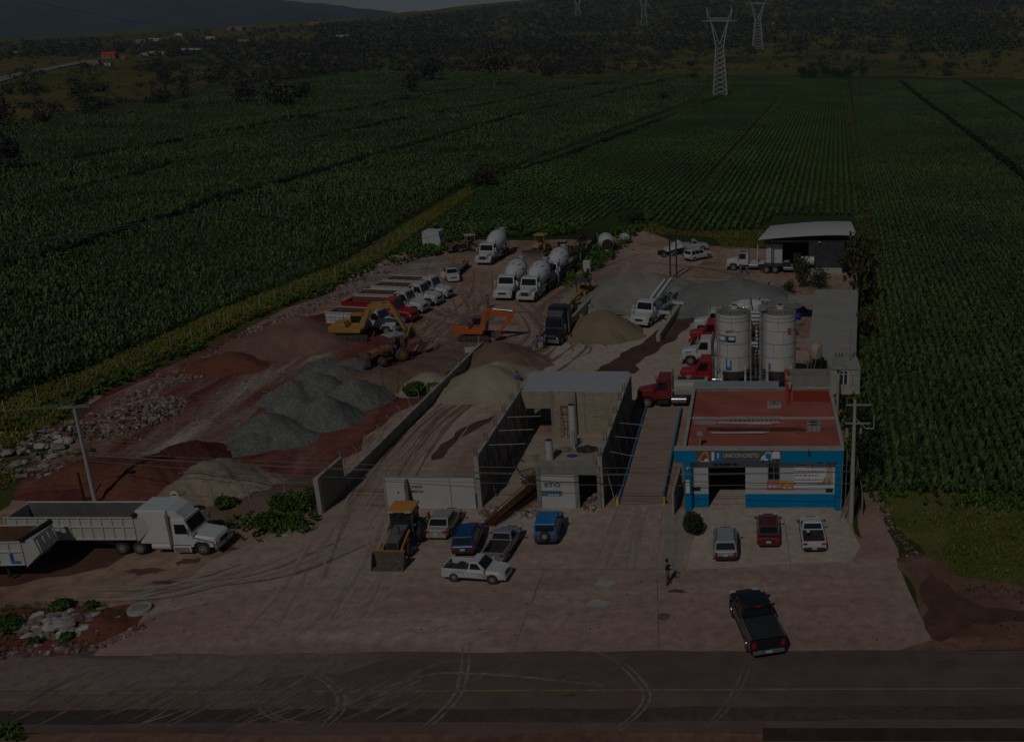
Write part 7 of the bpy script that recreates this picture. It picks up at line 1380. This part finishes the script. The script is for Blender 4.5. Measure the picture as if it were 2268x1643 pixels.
left = FP((-120, 1010), (0, 893), (200, 818), (480, 690), (620, 636), (760, 580), (900, 490), (1035, 408), (1250, 330), (1540, 225), (1580, 174), (1500, 169), (1242, 176), (1143, 164), (799, 165), (700, 178), (572, 190), (454, 212), (353, 245), (227, 260), (75, 264), (0, 290), (-120, 320))
P = scatter(left, .85, .5, .0030); d = np.min([segdist(P, l) for l in DITS], 0); P = P[d > 1.3 + P[:, 1] * .002]
n = len(P); g = 1 + np.clip(P[:, 1] - 90, 0, None) * .0034; print('corn', n)
patchy = .85 + .25 * np.sin(P[:, 0] / 19 + 1.3 * np.sin(P[:, 1] / 27)) * np.sin(P[:, 1] / 23 + P[:, 0] / 41) + .12 * np.sin(P[:, 0] / 5) * np.sin(P[:, 1] / 6)
plants('corn_field', 'dense green corn field left of and behind the yard', P, RNG.uniform(1.5, 2.3, n) * np.clip(patchy, .6, 1.3) * (1 + .12 * (g - 1)), RNG.uniform(.55, .9, n) * g ** .75, 6, CORN, wid=.07)
right = FP((1035, 424), (1060, 440), (945, 512), (1110, 506), (1300, 500), (1370, 470), (1420, 465), (1450, 500), (1530, 515), (1680, 510), (1720, 478), (1895, 478), (1905, 600), (1900, 480), (1884, 225), (1874, 176), (1700, 168), (1560, 172), (1545, 230), (1250, 338))
A0 = R(4.37); ca, sa = math.cos(A0), math.sin(A0)
def rowfield(poly, row, sp, grow):
    xs = np.array([p[0] * ca - p[1] * sa for p in poly]); ys = np.array([p[0] * sa + p[1] * ca for p in poly]); out = []
    for rx in np.arange(xs.min(), xs.max(), row):
        y = ys.min(); L = []
        while y < ys.max(): L.append(y); y += sp * (1 + max(0, y - 90) * grow)
        L = np.array(L) + RNG.uniform(-.3, .3, len(L)); out.append(np.stack([rx * ca + L * sa + RNG.normal(0, .09, len(L)), -rx * sa + L * ca], -1))
    P = np.concatenate(out); P = P[visible(P)]; return P[inside(P, poly)]
P = rowfield(right, 1.5, .5, .005); P = P[segdist(P, dit4) > 1.2]; q = P[:, 0] * ca - P[:, 1] * sa; mask = segdist(P, FP((1515, 478), (1600, 365), (1735, 205))) > .9; P = P[mask]; n = len(P); g = 1 + np.clip(P[:, 1] - 90, 0, None) * .0024; print('rows', n)
ptc = .8 + .3 * np.sin(P[:, 0] / 11 + np.sin(P[:, 1] / 40) * 2) * np.sin(P[:, 1] / 37)
plants('row_crop', 'green crop in long straight rows behind the workshop', P, RNG.uniform(.9, 1.35, n) * np.clip(ptc, .55, 1.2), RNG.uniform(.5, .72, n) * g ** .4, 6, BEAN, wid=.18)
east = FP((1918, 1095), (1912, 900), (1925, 700), (1935, 560), (1905, 380), (1890, 225), (1885, 180), (2268, 182), (2700, 195), (2900, 700), (2900, 1110), (2268, 1108))
dE = FP((1995, 183), (2040, 222), (2130, 290), (2200, 345), (2300, 425), (2400, 520)); dE2 = FP((2135, 183), (2200, 225), (2300, 290))
P = rowfield(east, .95, .5, .005); P = P[(segdist(P, dE) > 1.5) & (segdist(P, dE2) > 1.5)]; n = len(P); g = 1 + np.clip(P[:, 1] - 90, 0, None) * .0028; print('east', n)
plants('corn_field', 'tall green corn field filling the right side', P, RNG.uniform(1.35, 1.75, n) * np.clip(.95 + .12 * np.sin(P[:, 0] / 9 + np.sin(P[:, 1] / 21)), .8, 1.1), RNG.uniform(.42, .62, n) * g ** .7, 7, EASTM, wid=.10)
# dark shrubby lines along the ditches
DARKST = leaf_mat('ditch_leaves', [(.010, .020, .008), (.018, .032, .010), (.03, .045, .014)], s=.3)
def dline(label, ln, w_, dn, h0, h1, off=0):
    P = line_pts([(x, y + off) for x, y in ln], w_, dn); k__ = RNG.uniform(0, 1, len(P)) < .38 + .5 * np.sin(P[:, 0] / 7) * np.sin(P[:, 0] / 17 + 1); P = P[k__]; n = len(P); plants('ditch_shrubs', label, P, RNG.uniform(h0, h1, n), RNG.uniform(.5, .9, n) * (1 + P[:, 1] * .002), 8, DARKST, 'shrubs', wid=.16)
def line_pts(line, w, dens):
    W = line; out = []
    for (x0, y0), (x1, y1) in zip(W[:-1], W[1:]):
        L = math.hypot(x1 - x0, y1 - y0); m_ = int(L * dens); t = RNG.uniform(0, 1, m_); out.append(np.stack([x0 + (x1 - x0) * t + RNG.normal(0, w, m_), y0 + (y1 - y0) * t + RNG.normal(0, w, m_)], -1))
    P = np.concatenate(out); return P[visible(P)]
dline('dark weeds along the nearest ditch across the corn field', dit1, .45, 4.5, 1.3, 2.3); dline('dark weeds along the middle ditch across the corn field', dit2, .4, 3, 1.1, 2.1); dline('dark weeds along the far ditch across the corn field', dit3, .45, 2.2, 1.2, 2.2); dline('dark weeds between the corn and the row crop', dit4, .45, 2.6, .8, 1.5)
dline('dark line of shrubs slanting through the right corn field', dE, .55, 2.6, 1.2, 2.1); dline('second dark line of shrubs in the right corn field', dE2, .5, 2.2, 1.2, 2.0)
# taller dark stalks lining the ditches, yellow strips
def line_pts(line, w, dens):
    W = line; out = []
    for (x0, y0), (x1, y1) in zip(W[:-1], W[1:]):
        L = math.hypot(x1 - x0, y1 - y0); m_ = int(L * dens); t = RNG.uniform(0, 1, m_); out.append(np.stack([x0 + (x1 - x0) * t + RNG.normal(0, w, m_), y0 + (y1 - y0) * t + RNG.normal(0, w, m_)], -1))
    P = np.concatenate(out); return P[visible(P)]
for nm, ln, w_, dn, mt_, h0, lb in (('ditch_grass', [(x + 1, y + 3.2) for x, y in dit1], .8, 3.5, CROPY, 1.5, 'yellowish plants along the nearest ditch of the corn field'), ('ditch_grass', [(x + 1, y + 4) for x, y in dit2], .9, 1.6, CROPY, 1.2, 'yellowish plants along the middle ditch of the corn field'), ('ditch_grass', dit4, .8, 2.5, CROPY, 1.0, 'dry plants along the ditch between corn and rows'),
        ('dry_strip', FP((1880, 225), (1893, 320), (1903, 420), (1914, 540)), .7, 5, CROPY, 1.1, 'yellow strip between the row crop and the right corn field'), ('dry_strip', FP((1893, 228), (1910, 330), (1925, 440), (1936, 560)), .45, 4, CROPY, 1.2, 'second yellow strip at the edge of the right corn field'), ('dry_strip', FP((1520, 478), (1604, 368), (1738, 208)), .5, 4, CROPY, .9, 'pale gap line slanting through the row crop')):
    P = line_pts(ln, w_, dn); n = len(P); plants(nm, lb, P, RNG.uniform(.5, h0, n), RNG.uniform(.3, .7, n) * (1 + P[:, 1] * .0015), 6, mt_, 'grass', wid=.12)
# weeds and grass
def grassy(name, label, poly, sp, h, mt, grow=.003, wid=.05, nl=7, r=.5, fade=None):
    P = scatter(poly, sp, .7, grow)
    if fade: k_ = RNG.uniform(0, 1, len(P)) < (.5 + .5 * np.sin(P[:, 0] / 2.1 + 2 * np.sin(P[:, 1] / 3.3)) * np.sin(P[:, 1] / 1.9)); P = P[k_]
    n = len(P); plants(name, label, P, RNG.uniform(.4, 1, n) * h, RNG.uniform(.5, 1, n) * r, nl, mt, 'grass', wid=wid, up=.95)
grassy('verge_grass', 'yellow green grass on the field edge left of the yard', FP((-100, 1010), (0, 898), (200, 824), (480, 696), (620, 642), (760, 588), (900, 500), (1035, 418), (1050, 430), (940, 505), (850, 572), (740, 630), (600, 690), (470, 752), (330, 812), (190, 880), (140, 930), (0, 1010), (-100, 1130)), .3, .8, GRASS, .003, .06)
grassy('weeds', 'bushy green weeds between the grass and the rubble', FP((-60, 1060), (0, 985), (100, 930), (200, 885), (330, 828), (470, 765), (560, 712), (650, 672), (745, 645), (830, 600), (848, 578), (740, 605), (600, 668), (470, 730), (330, 790), (180, 860), (0, 960), (-60, 1000)), .62, .95, WEED, .002, .22, 8, .6, True)
grassy('weeds', 'green weeds growing among the stones at far left', FP((-60, 1220), (-60, 1010), (10, 1020), (150, 1000), (250, 960), (330, 965), (260, 1010), (140, 1040), (60, 1060), (0, 1090)), .5, .5, GRASS, 0, .1, 7, .4, True)
grassy('weeds', 'green weeds around the white box body at the back', FP((850, 580), (900, 545), (945, 518), (1040, 508), (1290, 500), (1290, 520), (1050, 530), (990, 545), (1010, 560), (940, 572), (880, 590)), .6, 1.3, WEED, 0, .2, 8, .7, True)
grassy('weeds', 'weeds on the mound beside the loose drum and netting fence', FP((1222, 640), (1255, 600), (1300, 555), (1330, 530), (1390, 500), (1430, 470), (1450, 480), (1400, 535), (1340, 590), (1275, 635)), .5, 1.2, WEED, 0, .16, 8, .6, True)
grassy('verge_grass', 'yellowish grass between the back yard and the row crop', FP((1400, 480), (1500, 515), (1690, 512), (1700, 552), (1600, 552), (1580, 530), (1430, 520)), .5, .6, GRASS, 0, .07, 7, .5)
grassy('weeds', 'weeds between the tall gate wall and the white tractor unit', FP((470, 1190), (520, 1145), (700, 1118), (712, 1150), (690, 1180), (600, 1192), (540, 1215)), .36, .7, WEED, 0, .16, 8, .45, True)
grassy('meadow_grass', 'bright green meadow on the right between corn and road', FP((1925, 1096), (2400, 1100), (2400, 1320), (2268, 1300), (2120, 1275), (2050, 1230), (1985, 1160)), .15, .34, MEADOW, 0, .05, 6, .26, True)
grassy('meadow_grass', 'taller tufts scattered through the right meadow', FP((1950, 1110), (2400, 1110), (2400, 1300), (2120, 1270), (2040, 1220)), .7, .75, MEADOW, 0, .06, 9, .4, True)
grassy('meadow_grass', 'rank green weeds at the foot of the right corn field', FP((1915, 1090), (2400, 1080), (2400, 1150), (1935, 1120)), .5, 1.1, WEED, 0, .12, 8, .5, True)
grassy('verge_grass', 'brown grass along the right road verge', FP((2110, 1290), (2400, 1320), (2400, 1400), (2200, 1395), (2268, 1350), (2150, 1320)), .45, .25, BRN, 0, .08, 6, .25, True)
grassy('weeds', 'green overgrowth between the office and the right corn field', FP((1868, 1085), (1905, 1085), (1925, 900), (1930, 650), (1925, 560), (1897, 560), (1905, 760), (1900, 880), (1862, 900)), .6, 1.0, WEED, 0, .16, 8, .6)
grassy('weeds', 'scruffy weeds among the roadside rubble at lower left', FP((-60, 1345), (60, 1338), (250, 1340), (300, 1360), (180, 1440), (-60, 1450)), .3, .3, WEED, 0, .1, 7, .3, True)
grassy('weeds', 'tuft of weeds at the lower left roadside', FP((-40, 1600), (40, 1608), (60, 1643), (-40, 1643)), .25, .4, WEED, 0, .15, 8, .3)

def crown_mesh(name, mt, blobs, n, s, flat=1.0):
    """leaf clumps spread over overlapping lobes, with gaps"""
    C = []; N_ = []
    wts = np.array([b[3] ** 2 for b in blobs]); idx = RNG.choice(len(blobs), n, p=wts / wts.sum())
    B = np.array(blobs)[idx]; v = RNG.normal(0, 1, (n, 3)); v /= np.linalg.norm(v, axis=1)[:, None]; rad = B[:, 3] * RNG.uniform(.55, 1.08, n) ** .7
    C = B[:, :3] + v * rad[:, None] * np.array([1, 1, flat])
    d1 = RNG.normal(0, 1, (n, 3)) + v * .2; d1 /= np.linalg.norm(d1, axis=1)[:, None]; d2 = np.cross(d1, v + RNG.normal(0, .4, (n, 3))); d2 /= np.linalg.norm(d2, axis=1)[:, None] + 1e-9
    ss = (s * RNG.uniform(.5, 1.4, n))[:, None]; V = np.stack([C - d1 * ss - d2 * ss * .5, C + d1 * ss * .2 - d2 * ss, C + d1 * ss + d2 * ss * .4, C - d1 * ss * .3 + d2 * ss], 1).reshape(-1, 3)
    F = np.arange(n * 4).reshape(-1, 4); return np_mesh(name, V, F, mt)
BARK = mat('bark', (.10, .07, .05), .95, var=.3, scale=4); BARKP = mat('pale_bark', (.26, .22, .17), .95, var=.2, scale=4)
def blobs_for(H, w, th, k_=9, seed=0):
    r_ = random.Random(seed); out = []
    for i in range(k_):
        a = r_.uniform(0, 6.28); rr = r_.uniform(0, w * .55); z = th + (H - th) * r_.uniform(.15, .85); out.append((rr * math.cos(a), rr * math.sin(a), z, w * r_.uniform(.28, .5)))
    return out
def tree_proto(H, w, th, mt, bark=BARK, n=500, s=.35, seed=0, flat=.8, limbs=4):
    bl = blobs_for(H, w, th, 9, seed); cm = crown_mesh('crown', mt, bl, n, s, flat); m = M(); m.cyl((0, 0, -.3), (0, 0, th + (H - th) * .35), .04 * H * .55, .02 * H * .5, 8)
    for b in bl[:limbs]: m.cyl((0, 0, th * .8), (b[0] * .8, b[1] * .8, b[2]), .012 * H, .005 * H, 5)
    return cm, m.mesh('trunk', bark)
def plant_tree(proto, pos, scale, label, cat='tree', name='tree', group=None, rz=None):
    t = thing(name, label, cat, tuple(pos), random.uniform(0, 6.28) if rz is None else rz, group); t.scale = (scale,) * 3 if not hasattr(scale, '__len__') else scale
    link('crown', proto[0], t); link('trunk', proto[1], t); return t
# single trees standing in the field (frame position of foot, height in frame pixels)
def at_tree(fx, fy, hp, proto, H0, label, wide=1.0, **k_):
    b = T(fx, fy); z = b.y * math.cos(TH) + (CH - b.z) * math.sin(TH); Hm = hp * z / FX / math.cos(TH) * 1.02; s = Hm / H0; return plant_tree(proto, b, (s * wide, s * wide, s), label, **k_)
pa = tree_proto(8, 7, 1.6, OLV, n=620, s=.33, seed=1); pb = tree_proto(8, 6.5, 3.2, OLV, BARKP, n=480, s=.32, seed=2); pc = tree_proto(8, 8, .8, DKL, n=700, s=.36, seed=3); pd = tree_proto(9, 4.5, .8, BRN, n=420, s=.32, seed=4); pe = tree_proto(8, 7, .5, BRN, n=620, s=.36, seed=5)
for fx, fy, hp, pr, H0, wd, lb in ((28, 385, 85, pd, 9, 1.1, 'tall bare brown tree at the left edge of the corn field'), (98, 283, 38, pe, 8, .8, 'brown bushy tree at the left field edge below the pasture'), (5, 290, 62, pe, 8, .8, 'dark brown tree cut by the left border'), (185, 362, 28, pe, 8, 1.0, 'low brown bush in the corn at left'), (543, 233, 46, pe, 8, 1.0, 'brown rounded tree at the far edge of the corn field'), (601, 235, 42, pc, 8, .8, 'dark tree left of the pale trunked tree'), (679, 224, 34, pc, 8, .9, 'dark tree right of the pale trunked tree'), (641, 272, 78, pb, 8, 1.0, 'olive tree with pale trunk in the middle of the corn field'), (914, 210, 46, pa, 8, .9, 'green tree beside the dark shelter in the field'), (960, 183, 44, pc, 8, 1.1, 'dark spreading tree behind the field shelter'), (1096, 192, 66, pb, 8, 1.0, 'yellowish tree with thin white trunk at the far field'), (1216, 174, 28, pe, 8, 1.0, 'small brown tree at the far edge of the field'), (411, 249, 18, pe, 8, 1.0, 'small round bush near the red soil patch'), (1470, 226, 20, pe, 8, 1.4, 'wide dark brown bush in the field left of the largest pylon'), (1075, 418, 40, pe, 8, 1.3, 'brown bush where the grass strip ends in the corn'), (1407, 500, 26, pc, 8, 1.5, 'very dark bush at the corner of the row crop'), (1292, 548, 30, pe, 8, .8, 'brown shrub behind the netting fence'), (1537, 176, 12, pc, 8, 1.5, 'low bush at the field edge left of the pylon'), (1910, 172, 18, pc, 8, .7, 'dark bush at the end of the right field'), (700, 148, 20, pc, 8, 1.1, 'green bush beyond the field behind the pale trunked tree')):
    at_tree(fx, fy, hp, pr, H0, lb, wd)
k_ = 0
for fx in (1775, 1800, 1828, 1852, 1877): at_tree(fx, 173 + k_ % 2 * 3, 20, pc, 8, 'dark green tree of the hedge at the head of the row crop', 1.15, group='hedge trees at the end of the rows'); k_ += 1
# trees and shrubs around the buildings
for fx, fy, hp, pr, wd, lb in ((1900, 690, 150, pa, .55, 'tall olive tree against the right end of the long shed'), (1888, 610, 60, pa, .9, 'olive tree beside the workshop wall'), (1780, 640, 62, pa, .6, 'slim olive tree in front of the workshop base wall'), (1815, 640, 40, pc, .8, 'green bush in front of the workshop base wall'), (1750, 652, 26, pc, .9, 'low dark bush left of the small canopy'), (1912, 760, 70, pa, .7, 'olive shrub along the boundary wall'), (1915, 1060, 100, pc, .55, 'dark green tree behind the right utility pole'), (1905, 980, 90, pc, .5, 'dark green tree beside the hut'), (1930, 1000, 60, pc, .8, 'green shrub at the edge of the right corn')):
    at_tree(fx, fy, hp, pr, 8, lb, wd)
def shrub(label, fx, fy, r, h, mt, n=500, s=.1):
    p = G(fx, fy); bl = [(random.uniform(-.4, .4) * r, random.uniform(-.4, .4) * r, h * random.uniform(.3, .7), r * random.uniform(.45, .7)) for _ in range(7)]; t = thing('bush', label, 'bush', (p.x, p.y, .03)); link('crown', crown_mesh('crown', mt, bl, n * 2, s * .68, h / r * .55), t); M().cyl((0, 0, 0), (0, 0, h * .6), .05, .02, 6).obj('stem', BARK, t); return t
shrub('olive green conical bush at the left pillar of the blue building', 1536, 1183, .95, 2.2, DKL, 1500, .09)
WL = WEED
for fx, fy, r, h, lb in ((916, 878, 1.5, 1.7, 'bright green bush at the block wall beside the cream sand'), (630, 1128, 1.4, 1.4, 'green bush at the wire fence left of the gate wall'), (680, 1125, 1.3, 1.5, 'green bush touching the tall gate wall'), (590, 1165, 1.3, 1.1, 'broad green bush in the weeds by the driveway'), (500, 1130, 1.0, 1.2, 'green bush behind the hood of the white tractor unit'), (650, 1165, 1.1, .9, 'green bush at the edge of the driveway'), (20, 1395, 1.2, .7, 'green bush on the roadside rubble at the left border'), (140, 1345, .7, .5, 'small green bush behind the white slabs'), (200, 1345, .5, .4, 'smaller green bush behind the red mound'), (150, 1415, .5, .3, 'low yellowish bush among the white slabs'), (80, 1425, .5, .3, 'low green plant at the edge of the road rubble'), (960, 862, .9, .9, 'green plant on top of the long block wall'), (1000, 838, .8, .9, 'yellow green plant behind the wall at the cream sand'), (1252, 606, 1.4, 1.3, 'bright green bush behind the white mixers'), (1285, 566, 1.5, 1.6, 'bright green bush beside the road roller'), (1210, 552, 1.0, 1.0, 'green bush right of the bulldozer'), (1010, 540, 1.4, 1.4, 'yellow green bush between the box body and the old backhoe')):
    shrub(lb, fx, fy, r, h, WL, int(420 * r * 1.6), .13)
p = G(1900, 1140)
# hillside: individual trees first, then the wood that reads as one mass
protos = [tree_proto(5, 6, .5, m_, n=190, s=.45, seed=10 + i, limbs=2) for i, m_ in enumerate((WOODL, DKL, OLV, BRN, WOODL))]
def hill_pts(n, x0, x1, y0, y1, dens=None):
    out = []
    while len(out) < n:
        fx, fy = random.uniform(x0, x1), random.uniform(y0, y1); e = np.interp(fx, COLS, EDGE); c = np.interp(fx, COLS, CREST)
        if fy > e - 3 or fy < c + 4: continue
        if fx < 520 and fy > 128 and math.sin(fx / 40 + fy / 13) * math.sin(fy / 11 - fx / 60) < .15 and random.random() > .12: continue
        if fx > 1330 and fy > 98 + 14 * math.sin(fx / 110) and math.sin(fx / 23 + fy / 5) * math.sin(fy / 7 - fx / 41) < .35 and random.random() > .16: continue
        if random.random() > .35 + .65 * abs(math.sin(fx / 90) * math.cos(fy / 17)): continue
        out.append((fx, fy))
    return out
KINDS = ['dark green bushy tree on the far hillside', 'rounded dark tree on the far hillside', 'olive bushy tree on the far hillside', 'brown leafless looking bush on the far hillside', 'low dark tree on the far hillside']
pts = sorted(hill_pts(240, -40, 2300, 88, 255), key=lambda q: q[1]); seen = {}
PT = TN([q[0] for q in pts], [q[1] for q in pts])
for b in PT:
    b = Vector(b); i = random.choice((0, 1, 2, 3, 4)); sca = random.uniform(.5, 1.15) * (1 + b.y / 5000)
    plant_tree(protos[i], b, (sca * 1.1, sca * 1.1, sca * .9), KINDS[i], group=KINDS[i].replace('on the', 'scattered over the'))
def wood(name, label, n, x0, x1, y0, y1, mts, sz, cards=22):
    base = [crown_mesh('tmp', mts, blobs_for(1, 1.3, .05, 6, 40 + i), cards, .22, .8) for i in range(4)]; VB = []
    for me in base: v = np.zeros(len(me.vertices) * 3); me.vertices.foreach_get('co', v); VB.append(v.reshape(-1, 3)); bpy.data.meshes.remove(me)
    V = []
    hp = np.array(hill_pts(n, x0, x1, y0, y1)); TP = TN(hp[:, 0], hp[:, 1])
    for bx, by, bz in TP:
        s = random.uniform(.5, 1.5) * sz * (1 + by / 2500); a = random.uniform(0, 6.28); v = VB[random.randrange(4)]; V.append(np.stack([(v[:, 0] * math.cos(a) - v[:, 1] * math.sin(a)) * s + bx, (v[:, 0] * math.sin(a) + v[:, 1] * math.cos(a)) * s + by, v[:, 2] * s * .9 + bz], -1))
    V = np.concatenate(V); o = link(name, np_mesh(name, V, np.arange(len(V)).reshape(-1, 4), mts)); return stuff(o, label, 'trees')
wood('hill_wood', 'dark green scrub forest covering the far hillside', 9000, 700, 2330, -60, 120, WOODL, 3.0, 16)
wood('hill_wood', 'olive scrub mixed through the far hillside', 3600, 500, 2330, -60, 150, OLV, 2.8, 16)
wood('hill_wood', 'brownish dry scrub in the middle distance', 1800, 300, 1500, 90, 190, BRN, 2.4, 16)
wood('hill_wood', 'dark trees between the village houses on the left hill', 1300, -40, 1000, 50, 135, WOODL, 2.8, 16)
wood('hill_scrub', 'low scattered shrubs over the ochre pasture', 3200, -40, 2330, 88, 280, DKL, 1.5, 14)
# ================================================================ village and field shelter
WALLP = mat('house_pink', (.36, .22, .17), .9); WALLW = mat('house_white', (.55, .53, .48), .9); WALLO = mat('house_orange', (.40, .16, .08), .9); ROOFG = mat('house_roof_grey', (.20, .22, .24), .7)
def house(fx, fy, wpx, hpx, wm, rm, label, rz=0, tilt=False):
    b = T(fx, fy); z = b.y * math.cos(TH) + (CH - b.z) * math.sin(TH); W_ = wpx * z / FX; H_ = hpx * z / FX; D_ = W_ * .5; t = thing('house', label, 'house', (b.x, b.y, b.z - .5), rz)
    M().bb(-W_ / 2, W_ / 2, 0, D_, 0, H_ + .5).obj('wall', wm, t)
    M().bb(-W_ / 2 - .3, W_ / 2 + .3, -.3, D_ + .3, H_ + .5, H_ + .8).obj('roof', rm, t) if not tilt else M().prism([(-.4, H_ + .5), (D_ / 2, H_ * 1.5 + .8), (D_ + .4, H_ + .5)], -W_ / 2 - .4, W_ / 2 + .4, axis='x').obj('roof', rm, t)
    for i in range(max(1, int(W_ / 6))):
        x = -W_ / 2 + W_ * (i + .5) / max(1, int(W_ / 6)); M().bb(x - .7, x + .7, -.05, 0, H_ * .45, H_ * .8).obj('window', DARK, t)
    M().bb(W_ * .2, W_ * .2 + 1.2, -.06, 0, .5, min(H_, 2.6)).obj('door', DARK, t); return t
for a in ((207, 146, 24, 11, WALLP, ROOFG, 'pinkish house with flat roof beside the pale country road', 0, False), (232, 146, 26, 6, WALLW, mat('roof_bluegrey', (.16, .24, .32), .6), 'low building with blue grey roof next to the pinkish house', 0, False), (240, 131, 30, 9, WALLO, mat('roof_bright_red', (.55, .03, .05), .6), 'building with bright red roof in the village', 0, True), (318, 125, 20, 6, WALLW, WALLW, 'low white house right of the red roofed building', 0, False), (348, 122, 34, 7, WALLW, ROOFG, 'long white house in the middle of the village', 0, False), (424, 117, 42, 8, WALLW, WALLW, 'large white flat house at the right of the village', 0, False), (345, 92, 30, 6, WALLW, WALLW, 'white house on the upper village slope', 0, False), (312, 95, 20, 7, WALLP, ROOFG, 'grey pink house on the upper village slope', 0, False), (462, 88, 28, 6, WALLW, ROOFG, 'pale house below the village trees', 0, False), (540, 95, 26, 6, WALLP, ROOFG, 'pale pink house at the right end of the village', 0, False), (520, 68, 34, 5, WALLP, mat('tile_roof', (.36, .14, .07), .8), 'tiled house on the skyline of the left hill', 0, True), (697, 58, 22, 5, WALLO, mat('tile_roof', (1, 1, 1)), 'small orange roofed house on the skyline', 0, True), (395, 80, 16, 5, WALLW, WALLW, 'small white house behind the upper village trees', 0, False), (760, 84, 30, 5, WALLW, WALLW, 'low white farm building right of the village', 0, False), (35, 118, 14, 4, WALLW, ROOFG, 'small pale house at far left on the slope', 0, False), (825, 103, 18, 5, WALLP, ROOFG, 'small house in the scrub right of the white farm building', 0, False), (1715, 54, 10, 3, WALLW, WALLW, 'tiny white shed between the pylons', 0, False), (1840, 45, 12, 3, WALLW, WALLW, 'tiny pale shed on the right hillside', 0, False), (275, 132, 12, 5, WALLP, ROOFG, 'small hut between the red roof and the white houses', 0, False)):
    house(*a)
def hill_ribbon(name, pts, w_, mt, lift=.6):
    P = [T(x, y) for x, y in pts]; V = []
    for i, p in enumerate(P):
        d = (P[min(i + 1, len(P) - 1)] - P[max(i - 1, 0)]); d.z = 0; d.normalize(); n_ = Vector((-d.y, d.x, 0)) * w_ / 2; V += [(p.x + n_.x, p.y + n_.y, p.z + lift), (p.x - n_.x, p.y - n_.y, p.z + lift)]
    me = bpy.data.meshes.new(name); me.from_pydata(V, [], [(2 * i, 2 * i + 1, 2 * i + 3, 2 * i + 2) for i in range(len(P) - 1)]); me.materials.append(mt); return struct(link(name, me))
hill_ribbon('country_road', [(-60, 196), (0, 178), (25, 170), (60, 164), (100, 156), (145, 147), (178, 140), (205, 136)], 12, mat('country_road', (.26, .22, .20), .95, var=.1))
b = T(890, 222); t = thing('field_shelter', 'dark netting shelter on pale posts in the corn field', 'shelter', tuple(b)); tarp_ = M(); s_ = b.y / FX
N = 10; V = [((i / N - .5) * 10.5, (j / 4) * 4, 2.2 + .9 * math.sin(math.pi * i / N) ** .7 + .2 * math.sin(i * 2.3 + j)) for j in range(5) for i in range(N + 1)]
tarp_.add(V + [(x, y, z + .08) for x, y, z in V], [(j * (N + 1) + i, j * (N + 1) + i + 1, (j + 1) * (N + 1) + i + 1, (j + 1) * (N + 1) + i) for j in range(4) for i in range(N)] + [(55 + j * (N + 1) + i, 55 + j * (N + 1) + i + 1, 55 + (j + 1) * (N + 1) + i + 1, 55 + (j + 1) * (N + 1) + i) for j in range(4) for i in range(N)]); tarp_.obj('cover', mat('shelter_slate', (.05, .05, .075), .8), t)
for x in (-4.9, -1.8, 1.8, 4.9): M().cyl((x, .1, 0), (x, .1, 2.4), .1, n=6).obj('post', LTC, t)
M().bb(-4.5, 4.5, 3.4, 3.5, 0, 2.2).obj('back_net', mat('shelter_net', (.03, .03, .04), .9), t)
# ================================================================ air
k = NM('haze_air'); k.t.nodes.remove(k.b); v = k.n('ShaderNodeVolumePrincipled'); v.inputs['Color'].default_value = (.50, .68, 1.0, 1); v.inputs['Density'].default_value = .00007; v.inputs['Anisotropy'].default_value = 0
out = [x for x in k.t.nodes if x.type == 'OUTPUT_MATERIAL'][0]; k.l(v.outputs[0], out.inputs['Volume'])
hz = M().bb(-12000, 9000, -900, 9800, -60, 900).obj('haze', k.m); hz['kind'] = 'stuff'; hz['label'] = 'thin bluish haze filling the valley'; hz['category'] = 'haze'
